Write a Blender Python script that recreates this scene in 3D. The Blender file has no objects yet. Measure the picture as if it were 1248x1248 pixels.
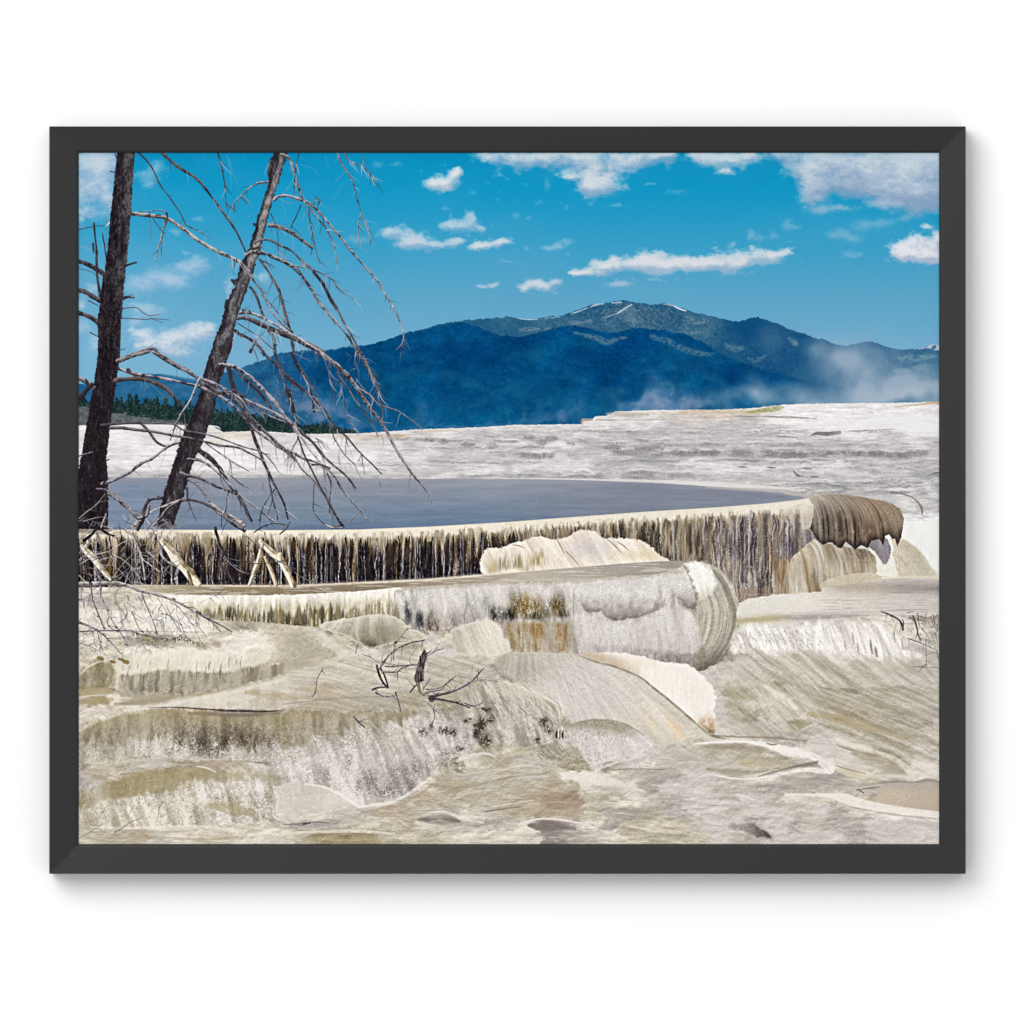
# A framed landscape print hanging on a white wall.
# Units: 1 Blender unit = 1 m; one pixel of the 1248 px photograph = 1 mm on the wall.
import bpy, bmesh, math
import numpy as np
from mathutils import Vector

scene = bpy.context.scene
COLL = scene.collection

# light levels, tuned together so that the wall just saturates to white as in the photograph
WORLD_E, WORLD_G = 0.850, 0.34      # overall level, and how much brighter it is from above than from below
KEY_POWER, KEY_LOC, KEY_SIZE = 600.0, (-4.4, -7.6, 4.6), 6.6
PRINT_GAIN = 0.80        # print reflectance that comes out as full white under this light
SLOPE, PRINT_D = 2.8, 31.6

# ---- camera: straight on, a long way back as for a product picture
FR_X0, FR_X1, FR_Y0, FR_Y1 = 60.0, 1177.0, 154.0, 1065.0        # outer edge of the frame, mm in the picture (y down)
DEPTH = 0.038                                                    # the frame stands this far off the wall
def mx(px): return (px - 624.0) / 1000.0
def mz(py): return (624.0 - py) / 1000.0
cam_d = bpy.data.cameras.new('camera'); cam = bpy.data.objects.new('camera', cam_d); COLL.objects.link(cam)
CAM_DIST = 9.0
cam.location = (0, -CAM_DIST - DEPTH, 0); cam.rotation_euler = (math.radians(90), 0, 0)
cam_d.sensor_width = 36.0
cam_d.lens = 36.0 * CAM_DIST / 1.248
cam_d.clip_end = 100.0
scene.camera = cam

# ---- light: soft white studio light all round plus a large soft box above and a little to the left
world = bpy.data.worlds.new("World"); scene.world = world; world.use_nodes = True
bg = world.node_tree.nodes['Background']
wn = world.node_tree
tcw = wn.nodes.new('ShaderNodeTexCoord'); sxyz = wn.nodes.new('ShaderNodeSeparateXYZ'); mad = wn.nodes.new('ShaderNodeMath'); mad.operation = 'MULTIPLY_ADD'
wn.links.new(tcw.outputs['Generated'], sxyz.inputs[0]); wn.links.new(sxyz.outputs['Z'], mad.inputs[0])
mad.inputs[1].default_value = WORLD_E * WORLD_G; mad.inputs[2].default_value = WORLD_E
bg.inputs[0].default_value = (1, 1, 1, 1); wn.links.new(mad.outputs[0], bg.inputs[1])
def softbox(name, loc, target, size, power):
    l = bpy.data.lights.new(name, 'AREA'); l.shape = 'SQUARE'; l.size = size; l.energy = power; l.color = (1, 1, 1)
    o = bpy.data.objects.new(name, l); COLL.objects.link(o); o.location = loc
    o.rotation_euler = (Vector(target) - Vector(loc)).to_track_quat('-Z', 'Y').to_euler()
    return o
softbox('softbox_above', KEY_LOC, (0, 0, 0), KEY_SIZE, KEY_POWER)
scene.view_settings.view_transform = 'Standard'; scene.view_settings.look = 'None'
scene.view_settings.exposure = 0; scene.view_settings.gamma = 1; scene.view_settings.use_curve_mapping = False


def material(name, color, rough=.6, spec=.5):
    m = bpy.data.materials.new(name); m.use_nodes = True
    b = m.node_tree.nodes['Principled BSDF']
    b.inputs['Base Color'].default_value = (*color, 1); b.inputs['Roughness'].default_value = rough
    b.inputs['Specular IOR Level'].default_value = spec
    return m
def add_noise_bump(m, scale, strength, dist=.0004, rough_var=0.):
    nt = m.node_tree; b = nt.nodes['Principled BSDF']
    tc = nt.nodes.new('ShaderNodeTexCoord'); n = nt.nodes.new('ShaderNodeTexNoise'); n.inputs['Scale'].default_value = scale; n.inputs['Detail'].default_value = 6
    nt.links.new(tc.outputs['Object'], n.inputs['Vector'])
    bp = nt.nodes.new('ShaderNodeBump'); bp.inputs['Strength'].default_value = strength; bp.inputs['Distance'].default_value = dist
    nt.links.new(n.outputs['Fac'], bp.inputs['Height']); nt.links.new(bp.outputs['Normal'], b.inputs['Normal'])
def link(name, bm, mat, parent=None):
    me = bpy.data.meshes.new(name); bmesh.ops.recalc_face_normals(bm, faces=bm.faces); bm.to_mesh(me); bm.free()
    me.materials.append(mat)
    o = bpy.data.objects.new(name, me); COLL.objects.link(o)
    if parent: o.parent = parent
    return o

# ---- the wall: a plastered white surface
wall_mat = material('white_wall_paint', (.86, .86, .86), .9, .1)
add_noise_bump(wall_mat, 260, .05)
bm = bmesh.new(); bmesh.ops.create_cube(bm, size=1)
for v in bm.verts: v.co = Vector((v.co.x * 14, v.co.y * .12 + .06, v.co.z * 14))
wall = link('wall', bm, wall_mat); wall['kind'] = 'structure'

# ---- the frame: four mitred rails, each its own mesh, face sloping slightly inwards, with a thin dark inner lip
pic = bpy.data.objects.new('picture_frame', None); COLL.objects.link(pic)
pic.location = (mx((FR_X0 + FR_X1) / 2), 0, mz(FR_Y1))
pic['label'] = 'slim charcoal frame on the white wall holding a print of terraces, pool and mountain'
pic['category'] = 'picture frame'
PCX, PCZ = pic.location.x, pic.location.z
rail_mat = material('charcoal_painted_wood', (.0022, .0022, .0022), .34, .48)
add_noise_bump(rail_mat, 420, .10, .0003)
lip_mat = material('dark_inner_lip', (.012, .013, .013), .6, .3)
# cross-section: (distance inwards from the outer edge in mm, distance from wall in mm)
RW = 36.0 - 1.0
PROFILE = [(0, 2), (0, DEPTH * 1000 - .6), (.6, DEPTH * 1000), (RW - 3.2, DEPTH * 1000 - SLOPE), (RW - 2.2, DEPTH * 1000 - SLOPE - .5), (RW - 2.2, 2)]
LIP = [(RW - 2.2, 2), (RW - 2.2, DEPTH * 1000 - SLOPE - 1.2), (RW - .3, DEPTH * 1000 - SLOPE - 2.0), (RW, DEPTH * 1000 - SLOPE - 2.6), (RW, 2)]
IN_X0, IN_X1, IN_Y0, IN_Y1 = 95.5, 1144.8, 185.8, 1029.2          # picture opening
def rail(name, side, prof, mat, parent):
    bm = bmesh.new(); rings = []
    for end in (0, 1):
        ring = []
        for u, d in prof:
            t = u / RW
            x0 = FR_X0 + (IN_X0 - FR_X0) * t; x1 = FR_X1 + (IN_X1 - FR_X1) * t
            y0 = FR_Y0 + (IN_Y0 - FR_Y0) * t; y1 = FR_Y1 + (IN_Y1 - FR_Y1) * t
            if side == 'top': p = ((x0, x1)[end], y0)
            elif side == 'bottom': p = ((x0, x1)[end], y1)
            elif side == 'left': p = (x0, (y0, y1)[end])
            else: p = (x1, (y0, y1)[end])
            ring.append(bm.verts.new((mx(p[0]) - PCX, -d / 1000, mz(p[1]) - PCZ)))
        rings.append(ring)
    n = len(prof)
    for i in range(n):
        bm.faces.new((rings[0][i], rings[0][(i + 1) % n], rings[1][(i + 1) % n], rings[1][i]))
    bm.faces.new(rings[0]); bm.faces.new(rings[1][::-1])
    return link(name, bm, mat, parent)
for side in ('top', 'left', 'right', 'bottom'):
    r = rail('frame_rail', side, PROFILE, rail_mat, pic)
    rail('inner_lip', side, LIP, lip_mat, r)
# backing board just behind the print
bm = bmesh.new(); bmesh.ops.create_cube(bm, size=1)
for v in bm.verts:
    v.co = Vector((mx((IN_X0 + IN_X1) / 2 + v.co.x * 2 * (IN_X1 - IN_X0) / 2 * .999) - PCX, -(PRINT_D - 1.5 + v.co.y * 2) / 1000, mz((IN_Y0 + IN_Y1) / 2 - v.co.z * 2 * (IN_Y1 - IN_Y0) / 2 * .999) - PCZ))
link('backing_board', bm, material('grey_board', (.3, .28, .25), .9, .1), pic)

# ----------------------------------------------------------------------------
# THE PRINT: a flat landscape picture, painted procedurally into a pixel buffer.
# All coordinates are millimetres on the wall (1 px of the photograph = 1 mm),
# x to the right, y down, picture area 95..1145 x 186..1029.
# ----------------------------------------------------------------------------
S = 1.5
PX0, PY0, PX1, PY1 = 95.0, 186.0, 1145.0, 1029.0
W = int(round((PX1 - PX0) * S)); H = int(round((PY1 - PY0) * S))
F = np.float32
gx = (PX0 + (np.arange(W) + .5) / S).astype(F); gy = (PY0 + (np.arange(H) + .5) / S).astype(F)
X, Y = np.meshgrid(gx, gy)
img = np.zeros((H, W, 3), F)
rng = np.random.RandomState(7)
TAB = rng.uniform(-1, 1, (24, 256, 256)).astype(F)


def n2(x, y, k=0):
    """value noise in -1..1"""
    t = TAB[k % 24]
    xf = np.floor(x); yf = np.floor(y)
    u = (x - xf).astype(F); v = (y - yf).astype(F)
    xi = xf.astype(np.int32) & 255; yi = yf.astype(np.int32) & 255
    xj = (xi + 1) & 255; yj = (yi + 1) & 255
    u = u * u * (3 - 2 * u); v = v * v * (3 - 2 * v)
    a = t[yi, xi]; b = t[yi, xj]; c = t[yj, xi]; d = t[yj, xj]
    a = a + (b - a) * u; c = c + (d - c) * u
    return a + (c - a) * v


def fbm(x, y, o=4, k=0, g=.5):
    r = 0; a = 1.; s = 0
    for i in range(o):
        r = r + a * n2(x * 2 ** i + 17.3 * i, y * 2 ** i + 9.1 * i, k + i); s += a; a *= g
    return r / s * 1.35


def C(*c): return np.array(c, F) / 255.
def sst(a, b, v):
    t = np.clip((v - a) / (b - a), 0, 1); return t * t * (3 - 2 * t)
def mix(a, b, t):
    if np.ndim(t) >= 2: t = t[..., None]
    return a * (1 - t) + b * t


def win(x0, y0, x1, y1):
    j0 = max(0, int((x0 - PX0) * S)); j1 = min(W, int((x1 - PX0) * S) + 1)
    i0 = max(0, int((y0 - PY0) * S)); i1 = min(H, int((y1 - PY0) * S) + 1)
    if j1 <= j0 or i1 <= i0: return None
    return (slice(i0, i1), slice(j0, j1))


def put(sl, m, col):
    m = np.clip(m, 0, 1)[..., None]
    img[sl] = img[sl] * (1 - m) + col * m


def ramp(v, stops):
    """piecewise colour ramp"""
    p = [s[0] for s in stops]
    return np.stack([np.interp(v, p, [s[1][k] for s in stops]) for k in range(3)], -1).astype(F)


def smooth(pts, k=5, closed=False, cols=None):
    P = np.array(pts, float)
    n = len(P)
    if n < 3: return P
    out = []
    rg = range(n) if closed else range(n - 1)
    for i in rg:
        if closed:
            a, b, c, d = P[(i - 1) % n], P[i], P[(i + 1) % n], P[(i + 2) % n]
        else:
            a, b, c, d = P[max(i - 1, 0)], P[i], P[i + 1], P[min(i + 2, n - 1)]
        for q in range(k):
            t = q / k
            out.append(.5 * (2 * b + (c - a) * t + (2 * a - 5 * b + 4 * c - d) * t * t + (3 * b - a - 3 * c + d) * t ** 3))
    if not closed: out.append(P[-1])
    return np.array(out)


def zz(x0, y0, s, pts):
    """points measured on an enlargement of the photograph"""
    return [(x0 + p[0] / s, y0 + p[1] / s) + tuple(p[2:]) for p in pts]


def poly(pts, rough=0., rs=6., R=14., sm=True, k=0, pad=4, kk=4):
    """signed distance (inside positive, clamped to R) on the polygon's window"""
    P = smooth(pts, kk, True) if sm else np.array(pts, float)
    e = pad + rough * 2
    sl = win(P[:, 0].min() - e, P[:, 1].min() - e, P[:, 0].max() + e, P[:, 1].max() + e)
    xx = X[sl]; yy = Y[sl]; h, w = xx.shape
    i0, j0 = sl[0].start, sl[1].start
    par = np.zeros((h, w), np.int8)
    ys = gy[sl[0]]; xs = gx[sl[1]]
    Q = np.roll(P, -1, 0)
    cr = [[] for _ in range(h)]
    for (x1, y1), (x2, y2) in zip(P, Q):
        if y1 == y2: continue
        lo, hi = min(y1, y2), max(y1, y2)
        a = np.searchsorted(ys, lo, 'left'); b = np.searchsorted(ys, hi, 'left')
        for i in range(a, b):
            cr[i].append(x1 + (ys[i] - y1) * (x2 - x1) / (y2 - y1))
    for i, c in enumerate(cr):
        c.sort()
        for a, b in zip(c[::2], c[1::2]):
            par[i, np.searchsorted(xs, a):np.searchsorted(xs, b)] = 1
    d = np.full((h, w), R * R, F)
    for (x1, y1), (x2, y2) in zip(P, Q):
        ja = np.searchsorted(xs, min(x1, x2) - R); jb = np.searchsorted(xs, max(x1, x2) + R)
        ia = np.searchsorted(ys, min(y1, y2) - R); ib = np.searchsorted(ys, max(y1, y2) + R)
        if jb <= ja or ib <= ia: continue
        ax = xs[None, ja:jb] - x1; ay = ys[ia:ib, None] - y1
        bx, by = x2 - x1, y2 - y1; L = bx * bx + by * by + 1e-9
        t = np.clip((ax * bx + ay * by) / L, 0, 1)
        q = (ax - t * bx) ** 2 + (ay - t * by) ** 2
        np.minimum(d[ia:ib, ja:jb], q, out=d[ia:ib, ja:jb])
    sd = np.sqrt(d) * (par * 2 - 1)
    if rough > 0:
        wx = fbm(xx / rs, yy / rs, 3, 3 + k) * rough * S; wy = fbm(xx / rs + 40, yy / rs, 3, 6 + k) * rough * S
        I, J = np.indices((h, w))
        sd = sd[np.clip(I + np.rint(wy).astype(int), 0, h - 1), np.clip(J + np.rint(wx).astype(int), 0, w - 1)]
    return sl, sd.astype(F), xx, yy


def stroke(pts, sm=4):
    """pts (x,y,width). returns window, distance, signed offset / half width, half width, arclength"""
    P = smooth(pts, sm) if len(pts) > 2 else np.array(pts, float)
    mw = P[:, 2].max() / 2 + 2
    sl = win(P[:, 0].min() - mw, P[:, 1].min() - mw, P[:, 0].max() + mw, P[:, 1].max() + mw)
    if sl is None: return None
    xs = gx[sl[1]]; ys = gy[sl[0]]; h, w = len(ys), len(xs)
    if h < 1 or w < 1: return None
    D = np.full((h, w), 99., F); SG = np.zeros((h, w), F); RR = np.ones((h, w), F); T = np.zeros((h, w), F)
    NX = np.zeros((h, w), F); NY = np.zeros((h, w), F)
    acc = 0.
    for a, b in zip(P[:-1], P[1:]):
        e = max(a[2], b[2]) / 2 + 1.5
        ja = np.searchsorted(xs, min(a[0], b[0]) - e); jb = np.searchsorted(xs, max(a[0], b[0]) + e)
        ia = np.searchsorted(ys, min(a[1], b[1]) - e); ib = np.searchsorted(ys, max(a[1], b[1]) + e)
        L = math.hypot(b[0] - a[0], b[1] - a[1])
        if jb > ja and ib > ia:
            ax = xs[None, ja:jb] - a[0]; ay = ys[ia:ib, None] - a[1]
            bx, by = b[0] - a[0], b[1] - a[1]
            t = np.clip((ax * bx + ay * by) / (L * L + 1e-9), 0, 1)
            ox = ax - t * bx; oy = ay - t * by
            r = (a[2] + (b[2] - a[2]) * t) / 2
            dd = np.sqrt(ox * ox + oy * oy)
            e2 = dd - r
            u = e2 < D[ia:ib, ja:jb]
            for A, B in ((D, e2), (SG, (bx * oy - by * ox) / (L + 1e-9) / np.maximum(r, .3)), (RR, r), (T, acc + t * L),
                         (NX, ox / np.maximum(r, .3)), (NY, oy / np.maximum(r, .3))):
                v = A[ia:ib, ja:jb]; v[u] = np.broadcast_to(B, v.shape)[u]
        acc += L
    return sl, D, SG, RR, T, NX, NY


def line(pts, col, a=1., soft=.7, sm=4, br=0., k=0):
    """soft plain stroke; br breaks it up along its length"""
    r = stroke(pts, sm)
    if r is None: return
    sl, D, SG, RR, T, NX, NY = r
    m = np.clip(.5 - D / soft, 0, 1) * np.clip(RR * 2 * 1.1, .15, 1) * a
    if br: m = m * np.clip(1 - br + br * 1.6 * (.5 + n2(T / 5, SG * 1.5 + k, k)), 0, 1)
    put(sl, m, col)


def glow(pts, col, a=1., sm=4, br=.0, sc=8., p=2.):
    """feathered band: full at the axis, zero at the half width"""
    r = stroke(pts, sm)
    if r is None: return
    sl, D, SG, RR, T, NX, NY = r
    q = np.clip(1 + D / np.maximum(RR, .3) * -1 - 1, 0, 1) if False else np.clip(-D / np.maximum(RR, .3), 0, 1)
    m = q ** (1 / p) * a
    if br: m = m * np.clip(1 - br + br * (1 + 1.3 * fbm(X[sl] / sc, Y[sl] / sc * 1.8, 3, 5)), 0, 1.3)
    put(sl, m, col)


BPTS = []
def branch(pts, w0=None, w1=None, lit=(186, 180, 182), dark=(38, 35, 41), bias=0., a=1., sm=4, k=0, twig=0., knots=.5):
    """woody branch with a lit and a dark side and patchy bark"""
    p = [tuple(q) for q in pts]
    if w0 is not None:
        n = len(p); p = [(q[0], q[1], w0 + (w1 - w0) * i / (n - 1)) for i, q in enumerate(p)]
    # slight wobble
    P = smooth(p, sm) if len(p) > 2 else np.array(p, float)
    k0 = (len(p) * 7 + int(p[0][0]) * 3 + int(p[0][1])) % 97
    wob = np.array([n2(np.array(i * .45 + k0), np.array(k0 * 1.), 2) for i in range(len(P))])
    P[1:-1, 0] += wob[1:-1] * .55
    P[:, 2] *= 1 + .22 * np.array([n2(np.array(i * .8 + k0), np.array(5.), 4) for i in range(len(P))])
    BPTS.extend([tuple(q) for q in P[2:]])
    r = stroke(P, 1)
    if r is None: return
    sl, D, SG, RR, T, NX, NY = r
    m = np.clip(.5 - D / .8, 0, 1) * np.clip(RR * 2.2, .2, 1) * a
    l = (-NY * .85 - NX * .35)
    xx, yy = X[sl], Y[sl]
    pat = n2(T / 3.2 + k0, SG * 1.1, 1) * .8 + n2(T / 9 + k0, SG * .3 + 3, 2) * .7
    fine = n2(xx * 1.1, yy * 1.1, 9)
    q = np.clip(.5 + .85 * l + .30 * pat + .22 * fine + bias, 0, 1); q = np.where(pat < -.55, q * .3, q)
    col = mix(C(*dark), C(*lit), q)
    put(sl, m, col)
    if twig > 0:
        L = len(P)
        for i in range(1, L - 1):
            if rng.rand() < twig:
                dx, dy = P[i + 1, 0] - P[i - 1, 0], P[i + 1, 1] - P[i - 1, 1]
                an = math.atan2(dy, dx) + rng.choice([-1, 1]) * rng.uniform(.5, 1.3)
                ln = rng.uniform(3, 17)
                q0 = P[i, :2]; pp = [(q0[0], q0[1], .9)]
                for s in range(3):
                    an += rng.uniform(-.25, .25) + (.25 if math.cos(an) > 0 else -.25) * .6
                    q0 = q0 + np.array([math.cos(an), math.sin(an)]) * ln / 3
                    pp.append((q0[0], q0[1], .8 - .2 * s))
                c = rng.choice([60, 120, 175])
                line(pp, C(c, c - 5, c + 2), .65, .8, 2)
            if knots and rng.rand() < .12 * knots:
                q0 = P[i]; rr = q0[2] * rng.uniform(.5, .8)
                an = rng.uniform(0, 6.28)
                line([(q0[0], q0[1], rr), (q0[0] + math.cos(an) * q0[2] * .8, q0[1] + math.sin(an) * q0[2] * .8, rr * .5)], C(40, 32, 38), .9, .8)


def grid_field(rows, x0, dx, y0, dy, sl, table, wx=0, wy=0):
    """bilinear field from rows of letters"""
    A = np.array([[table[c] for c in r] for r in rows], F)
    u = np.clip((X[sl] + wx - x0) / dx, 0, A.shape[1] - 1.001); v = np.clip((Y[sl] + wy - y0) / dy, 0, A.shape[0] - 1.001)
    i = v.astype(int); j = u.astype(int); u = (u - j); v = (v - i)
    u = sst(.2, .8, u)[..., None]; v = sst(.2, .8, v)[..., None]
    return (A[i, j] * (1 - u) + A[i, j + 1] * u) * (1 - v) + (A[i + 1, j] * (1 - u) + A[i + 1, j + 1] * u) * v


def lic(sl, ca, sa, L=10, k=3, cell=1.0):
    """noise smeared along a direction field: flow streaks"""
    r = np.random.RandomState(k); h, w = ca.shape
    N = r.uniform(-1, 1, (h, w)).astype(F)
    if cell > 1:
        N = n2(X[sl] / cell * S, Y[sl] / cell * S, k)
    out = N.copy(); cnt = 1
    I, J = np.indices((h, w)).astype(F)
    for s in (1, -1):
        x = J.copy(); y = I.copy()
        for q in range(L):
            ii = np.clip(y, 0, h - 1).astype(np.int32); jj = np.clip(x, 0, w - 1).astype(np.int32)
            x += s * ca[ii, jj]; y += s * sa[ii, jj]
            out += N[np.clip(y, 0, h - 1).astype(np.int32), np.clip(x, 0, w - 1).astype(np.int32)]; cnt += 1
    out /= cnt ** .5 * .6
    return np.clip(out, -2.2, 2.2)


def speck(sl, k=0):
    r = np.random.RandomState(100 + k); sh = X[sl].shape
    a = r.normal(0, 1, (sh[0] + 1, sh[1] + 1)).astype(F)
    a = (a[:-1, :-1] + a[1:, :-1] + a[:-1, 1:] + a[1:, 1:]) * .35
    v = np.clip(.62 + .95 * fbm(X[sl] / 17, Y[sl] / 10, 3, k + 5), .12, 1.5)
    return ((a * .55 + n2(X[sl] * .62, Y[sl] * .62, k + 1) * .5) * v + n2(X[sl] * .26, Y[sl] * .26, k + 2) * .32).astype(F)
# ---- sky
img[:] = ramp(Y, [(186, C(8, 140, 188)), (230, C(18, 148, 194)), (290, C(50, 156, 197)), (350, C(86, 162, 198)), (430, C(116, 172, 204)), (480, C(120, 174, 205))])
put((slice(0, H), slice(0, W)), .30 * sst(330, 95, X) * sst(186, 420, Y), C(130, 185, 215))
put((slice(0, H), slice(0, W)), .10 * (fbm(X / 90, Y / 40, 3, 2) + .4), C(120, 170, 205))


def cloud(blobs, a=1., top=(210, 213, 221), bot=(160, 177, 199), rag=.55, sc=22., k=0, th=.45, soft=.35, st=1.5, base=None):
    """blobs (x, y, rx, ry)"""
    x0 = min(b[0] - b[2] * 1.6 for b in blobs); x1 = max(b[0] + b[2] * 1.6 for b in blobs)
    y0 = min(b[1] - b[3] * 1.8 for b in blobs); y1 = max(b[1] + b[3] * 1.8 for b in blobs)
    sl = win(x0, y0, x1, y1)
    if sl is None: return
    x, y = X[sl], Y[sl]
    wx = fbm(x / sc, y / sc * st, 5, k, .6) * sc * .32; wy = fbm(x / sc + 31, y / sc * st, 5, k + 4, .6) * sc * .2
    def field(x, y):
        f = 0
        for b in blobs:
            q = ((x - b[0]) / b[2]) ** 2 + ((y - b[1]) / b[3]) ** 2
            f = f + np.exp(-q * 1.1)
        return f
    f = field(x + wx, y + wy)
    nz = fbm(x / sc * 1.5 + 5, y / sc * 1.5 * st, 5, k + 2, .55)
    fine = fbm(x / sc * 4 + 9, y / sc * 5 * st, 4, k + 5, .7)
    f = f + rag * .45 * nz
    dens = np.maximum(0, f + .18 * rag * nz + .16 * fine - (th - .22))
    m = (1 - np.exp(-(1.35 / (soft + .18)) * dens ** 1.35)) * a
    fu = field(x + wx - 2, y + wy - 5)          # density towards the light
    sh = np.clip(.50 + 1.5 * (f - rag * .45 * nz - fu) + .34 * fine + .40 * nz, 0, 1)
    tp_ = np.array(top, float) + np.array((4, 6, 4))
    col = mix(C(*bot), C(*tp_), sh)
    put(sl, m, col)


cloud([(100, 200, 40, 26), (125, 200, 26, 20), (108, 232, 34, 22), (135, 250, 16, 22), (102, 262, 16, 10)], .95, (196, 204, 218), (142, 170, 204), k=1, sc=30)
cloud([(178, 210, 17, 11), (195, 203, 13, 10), (182, 225, 10, 8)], .7, (176, 196, 216), (140, 176, 206), k=2, soft=.6)
cloud([(168, 350, 22, 12), (195, 338, 30, 12), (235, 328, 22, 10), (238, 320, 16, 7), (215, 345, 24, 8)], .72, (196, 204, 222), (152, 182, 212), k=3, soft=.7)
cloud([(172, 372, 16, 6), (182, 380, 20, 9), (168, 392, 12, 7)], .62, (196, 206, 222), (158, 186, 212), k=4, soft=.7)
cloud([(180, 418, 16, 10), (205, 415, 20, 12), (232, 408, 24, 14), (252, 400, 14, 10), (170, 405, 14, 7), (215, 428, 24, 8)], .95, (212, 215, 224), (160, 184, 208), k=5, sc=18)
cloud([(100, 400, 18, 12), (112, 350, 12, 9), (99, 372, 9, 7), (98, 268, 7, 6), (116, 420, 14, 8)], .8, (196, 206, 220), (160, 184, 210), k=6, soft=.5)
cloud([(283, 350, 8, 11), (322, 338, 8, 10), (280, 364, 5, 6)], .7, k=7, soft=.5)
cloud([(527, 222, 13, 9), (541, 224, 13, 8), (553, 214, 9, 9), (560, 208, 6, 6)], 1, (214, 217, 224), (172, 188, 206), k=8, sc=14, soft=.22)
cloud([(243, 268, 9, 4), (215, 283, 8, 4), (230, 305, 6, 3)], .35, k=2)
cloud([(472, 283, 12, 7), (492, 284, 16, 10), (508, 294, 18, 9), (532, 299, 22, 6), (556, 294, 14, 5), (498, 296, 14, 6)], .88, (204, 208, 220), (160, 180, 206), k=9, sc=15, soft=.35)
cloud([(545, 275, 11, 7), (562, 273, 14, 9), (574, 265, 7, 8), (585, 277, 10, 6)], .82, (206, 209, 220), (160, 182, 206), k=10, sc=14, soft=.38)
cloud([(580, 300, 11, 6), (596, 298, 14, 6), (613, 294, 10, 5)], .95, (212, 213, 222), (168, 184, 205), k=11, sc=13, soft=.28)
cloud([(602, 347, 7, 3.6), (588, 349, 8, 3)], .75, (206, 209, 220), (160, 186, 208), k=12, sc=9)
cloud([(637, 350, 9, 5), (650, 345, 12, 6), (664, 350, 13, 6), (678, 343, 8, 5)], .92, (210, 211, 220), (165, 184, 206), k=13, sc=12, soft=.3)
cloud([(668, 302, 10, 3.5), (681, 300, 10, 5), (693, 294, 7, 4)], .7, (180, 196, 218), (140, 180, 210), k=14, sc=10, soft=.5)
for q in ((628, 263, 7, 4), (644, 265, 5, 3), (667, 225, 6, 9), (692, 253, 4, 5), (460, 200, 9, 4), (482, 200, 8, 4), (543, 254, 6, 4), (642, 303, 4, 3), (436, 292, 16, 5), (620, 318, 10, 2.5), (752, 250, 8, 2.5)):
    cloud([q], .42, (186, 196, 214), (150, 180, 208), k=int(q[0]) % 17, sc=9, soft=.6)
cloud([(600, 190, 20, 10), (632, 195, 22, 16), (662, 192, 26, 14), (700, 190, 28, 16), (726, 208, 22, 24), (736, 228, 30, 10), (718, 224, 18, 12), (762, 195, 30, 16), (790, 192, 26, 13), (815, 189, 16, 8), (694, 213, 12, 7)], .97, (205, 211, 221), (140, 170, 200), k=15, sc=24, rag=.75, soft=.25)
for q in ((724, 206, 13, 13), (738, 220, 15, 11), (770, 196, 10, 8), (700, 214, 8, 5)):
    cloud([q], .8, (214, 217, 222), (180, 192, 206), k=16, sc=9, soft=.5, rag=.9)
cloud([(850, 188, 16, 8), (870, 195, 20, 10), (895, 194, 22, 10), (916, 189, 14, 9), (884, 208, 10, 5)], .95, (208, 213, 222), (160, 184, 205), k=17, sc=14, soft=.25)
cloud([(955, 188, 28, 9), (985, 205, 26, 18), (988, 235, 14, 16), (1020, 200, 40, 24), (1015, 228, 30, 13), (1060, 205, 44, 30), (1100, 210, 46, 34), (1130, 215, 40, 38), (1120, 240, 36, 18), (1080, 232, 34, 16), (1145, 195, 40, 30)], .97, (192, 202, 216), (138, 162, 192), k=18, sc=30, rag=.7, soft=.3)
for q in ((988, 205, 10, 9), (993, 222, 12, 12), (1062, 196, 18, 13), (1060, 210, 14, 10), (1110, 200, 20, 12)):
    cloud([q], .75, (204, 213, 220), (180, 196, 208), k=19, sc=12, soft=.5, rag=.9)
cloud([(1035, 226, 36, 10), (1010, 222, 20, 8), (1075, 215, 20, 6)], .42, (128, 154, 188), (124, 150, 186), k=20, soft=.6)
cloud([(1000, 257, 18, 7), (1025, 253, 14, 5), (1065, 250, 12, 6), (1085, 248, 20, 6)], .78, (172, 188, 210), (130, 168, 202), k=3, sc=12, soft=.6)
cloud([(1052, 275, 18, 10), (1078, 272, 16, 7), (1022, 286, 15, 8), (1040, 291, 12, 6), (970, 278, 8, 6), (1042, 310, 13, 5), (925, 290, 14, 6), (916, 284, 5, 7), (943, 287, 5, 4), (960, 273, 6, 7), (893, 298, 8, 4)], .52, (176, 192, 214), (130, 172, 206), k=5, sc=12, soft=.7)
cloud([(1098, 304, 15, 11), (1118, 296, 16, 13), (1138, 303, 18, 16), (1110, 310, 22, 8), (1132, 314, 20, 7), (1129, 275, 6, 4), (1146, 290, 8, 8)], 1, (220, 220, 227), (172, 186, 208), k=7, sc=15, soft=.2)
cloud([(712, 332, 16, 6), (738, 326, 22, 9), (765, 321, 24, 11), (795, 316, 22, 12), (818, 321, 20, 9), (845, 320, 20, 9), (872, 321, 20, 9), (898, 319, 22, 11), (922, 311, 18, 11), (940, 314, 14, 8), (958, 309, 12, 4), (800, 326, 26, 8), (700, 333, 10, 4)], .97, (216, 215, 221), (168, 186, 208), k=9, sc=17, soft=.22, rag=.7)
cloud([(757, 346, 18, 5)], .7, (196, 200, 216), (170, 186, 208), k=2, sc=12)
cloud([(808, 313, 13, 5), (878, 314, 10, 4), (925, 320, 13, 5)], .55, (160, 186, 212), (150, 178, 208), k=1, sc=8, soft=.6)

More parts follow.
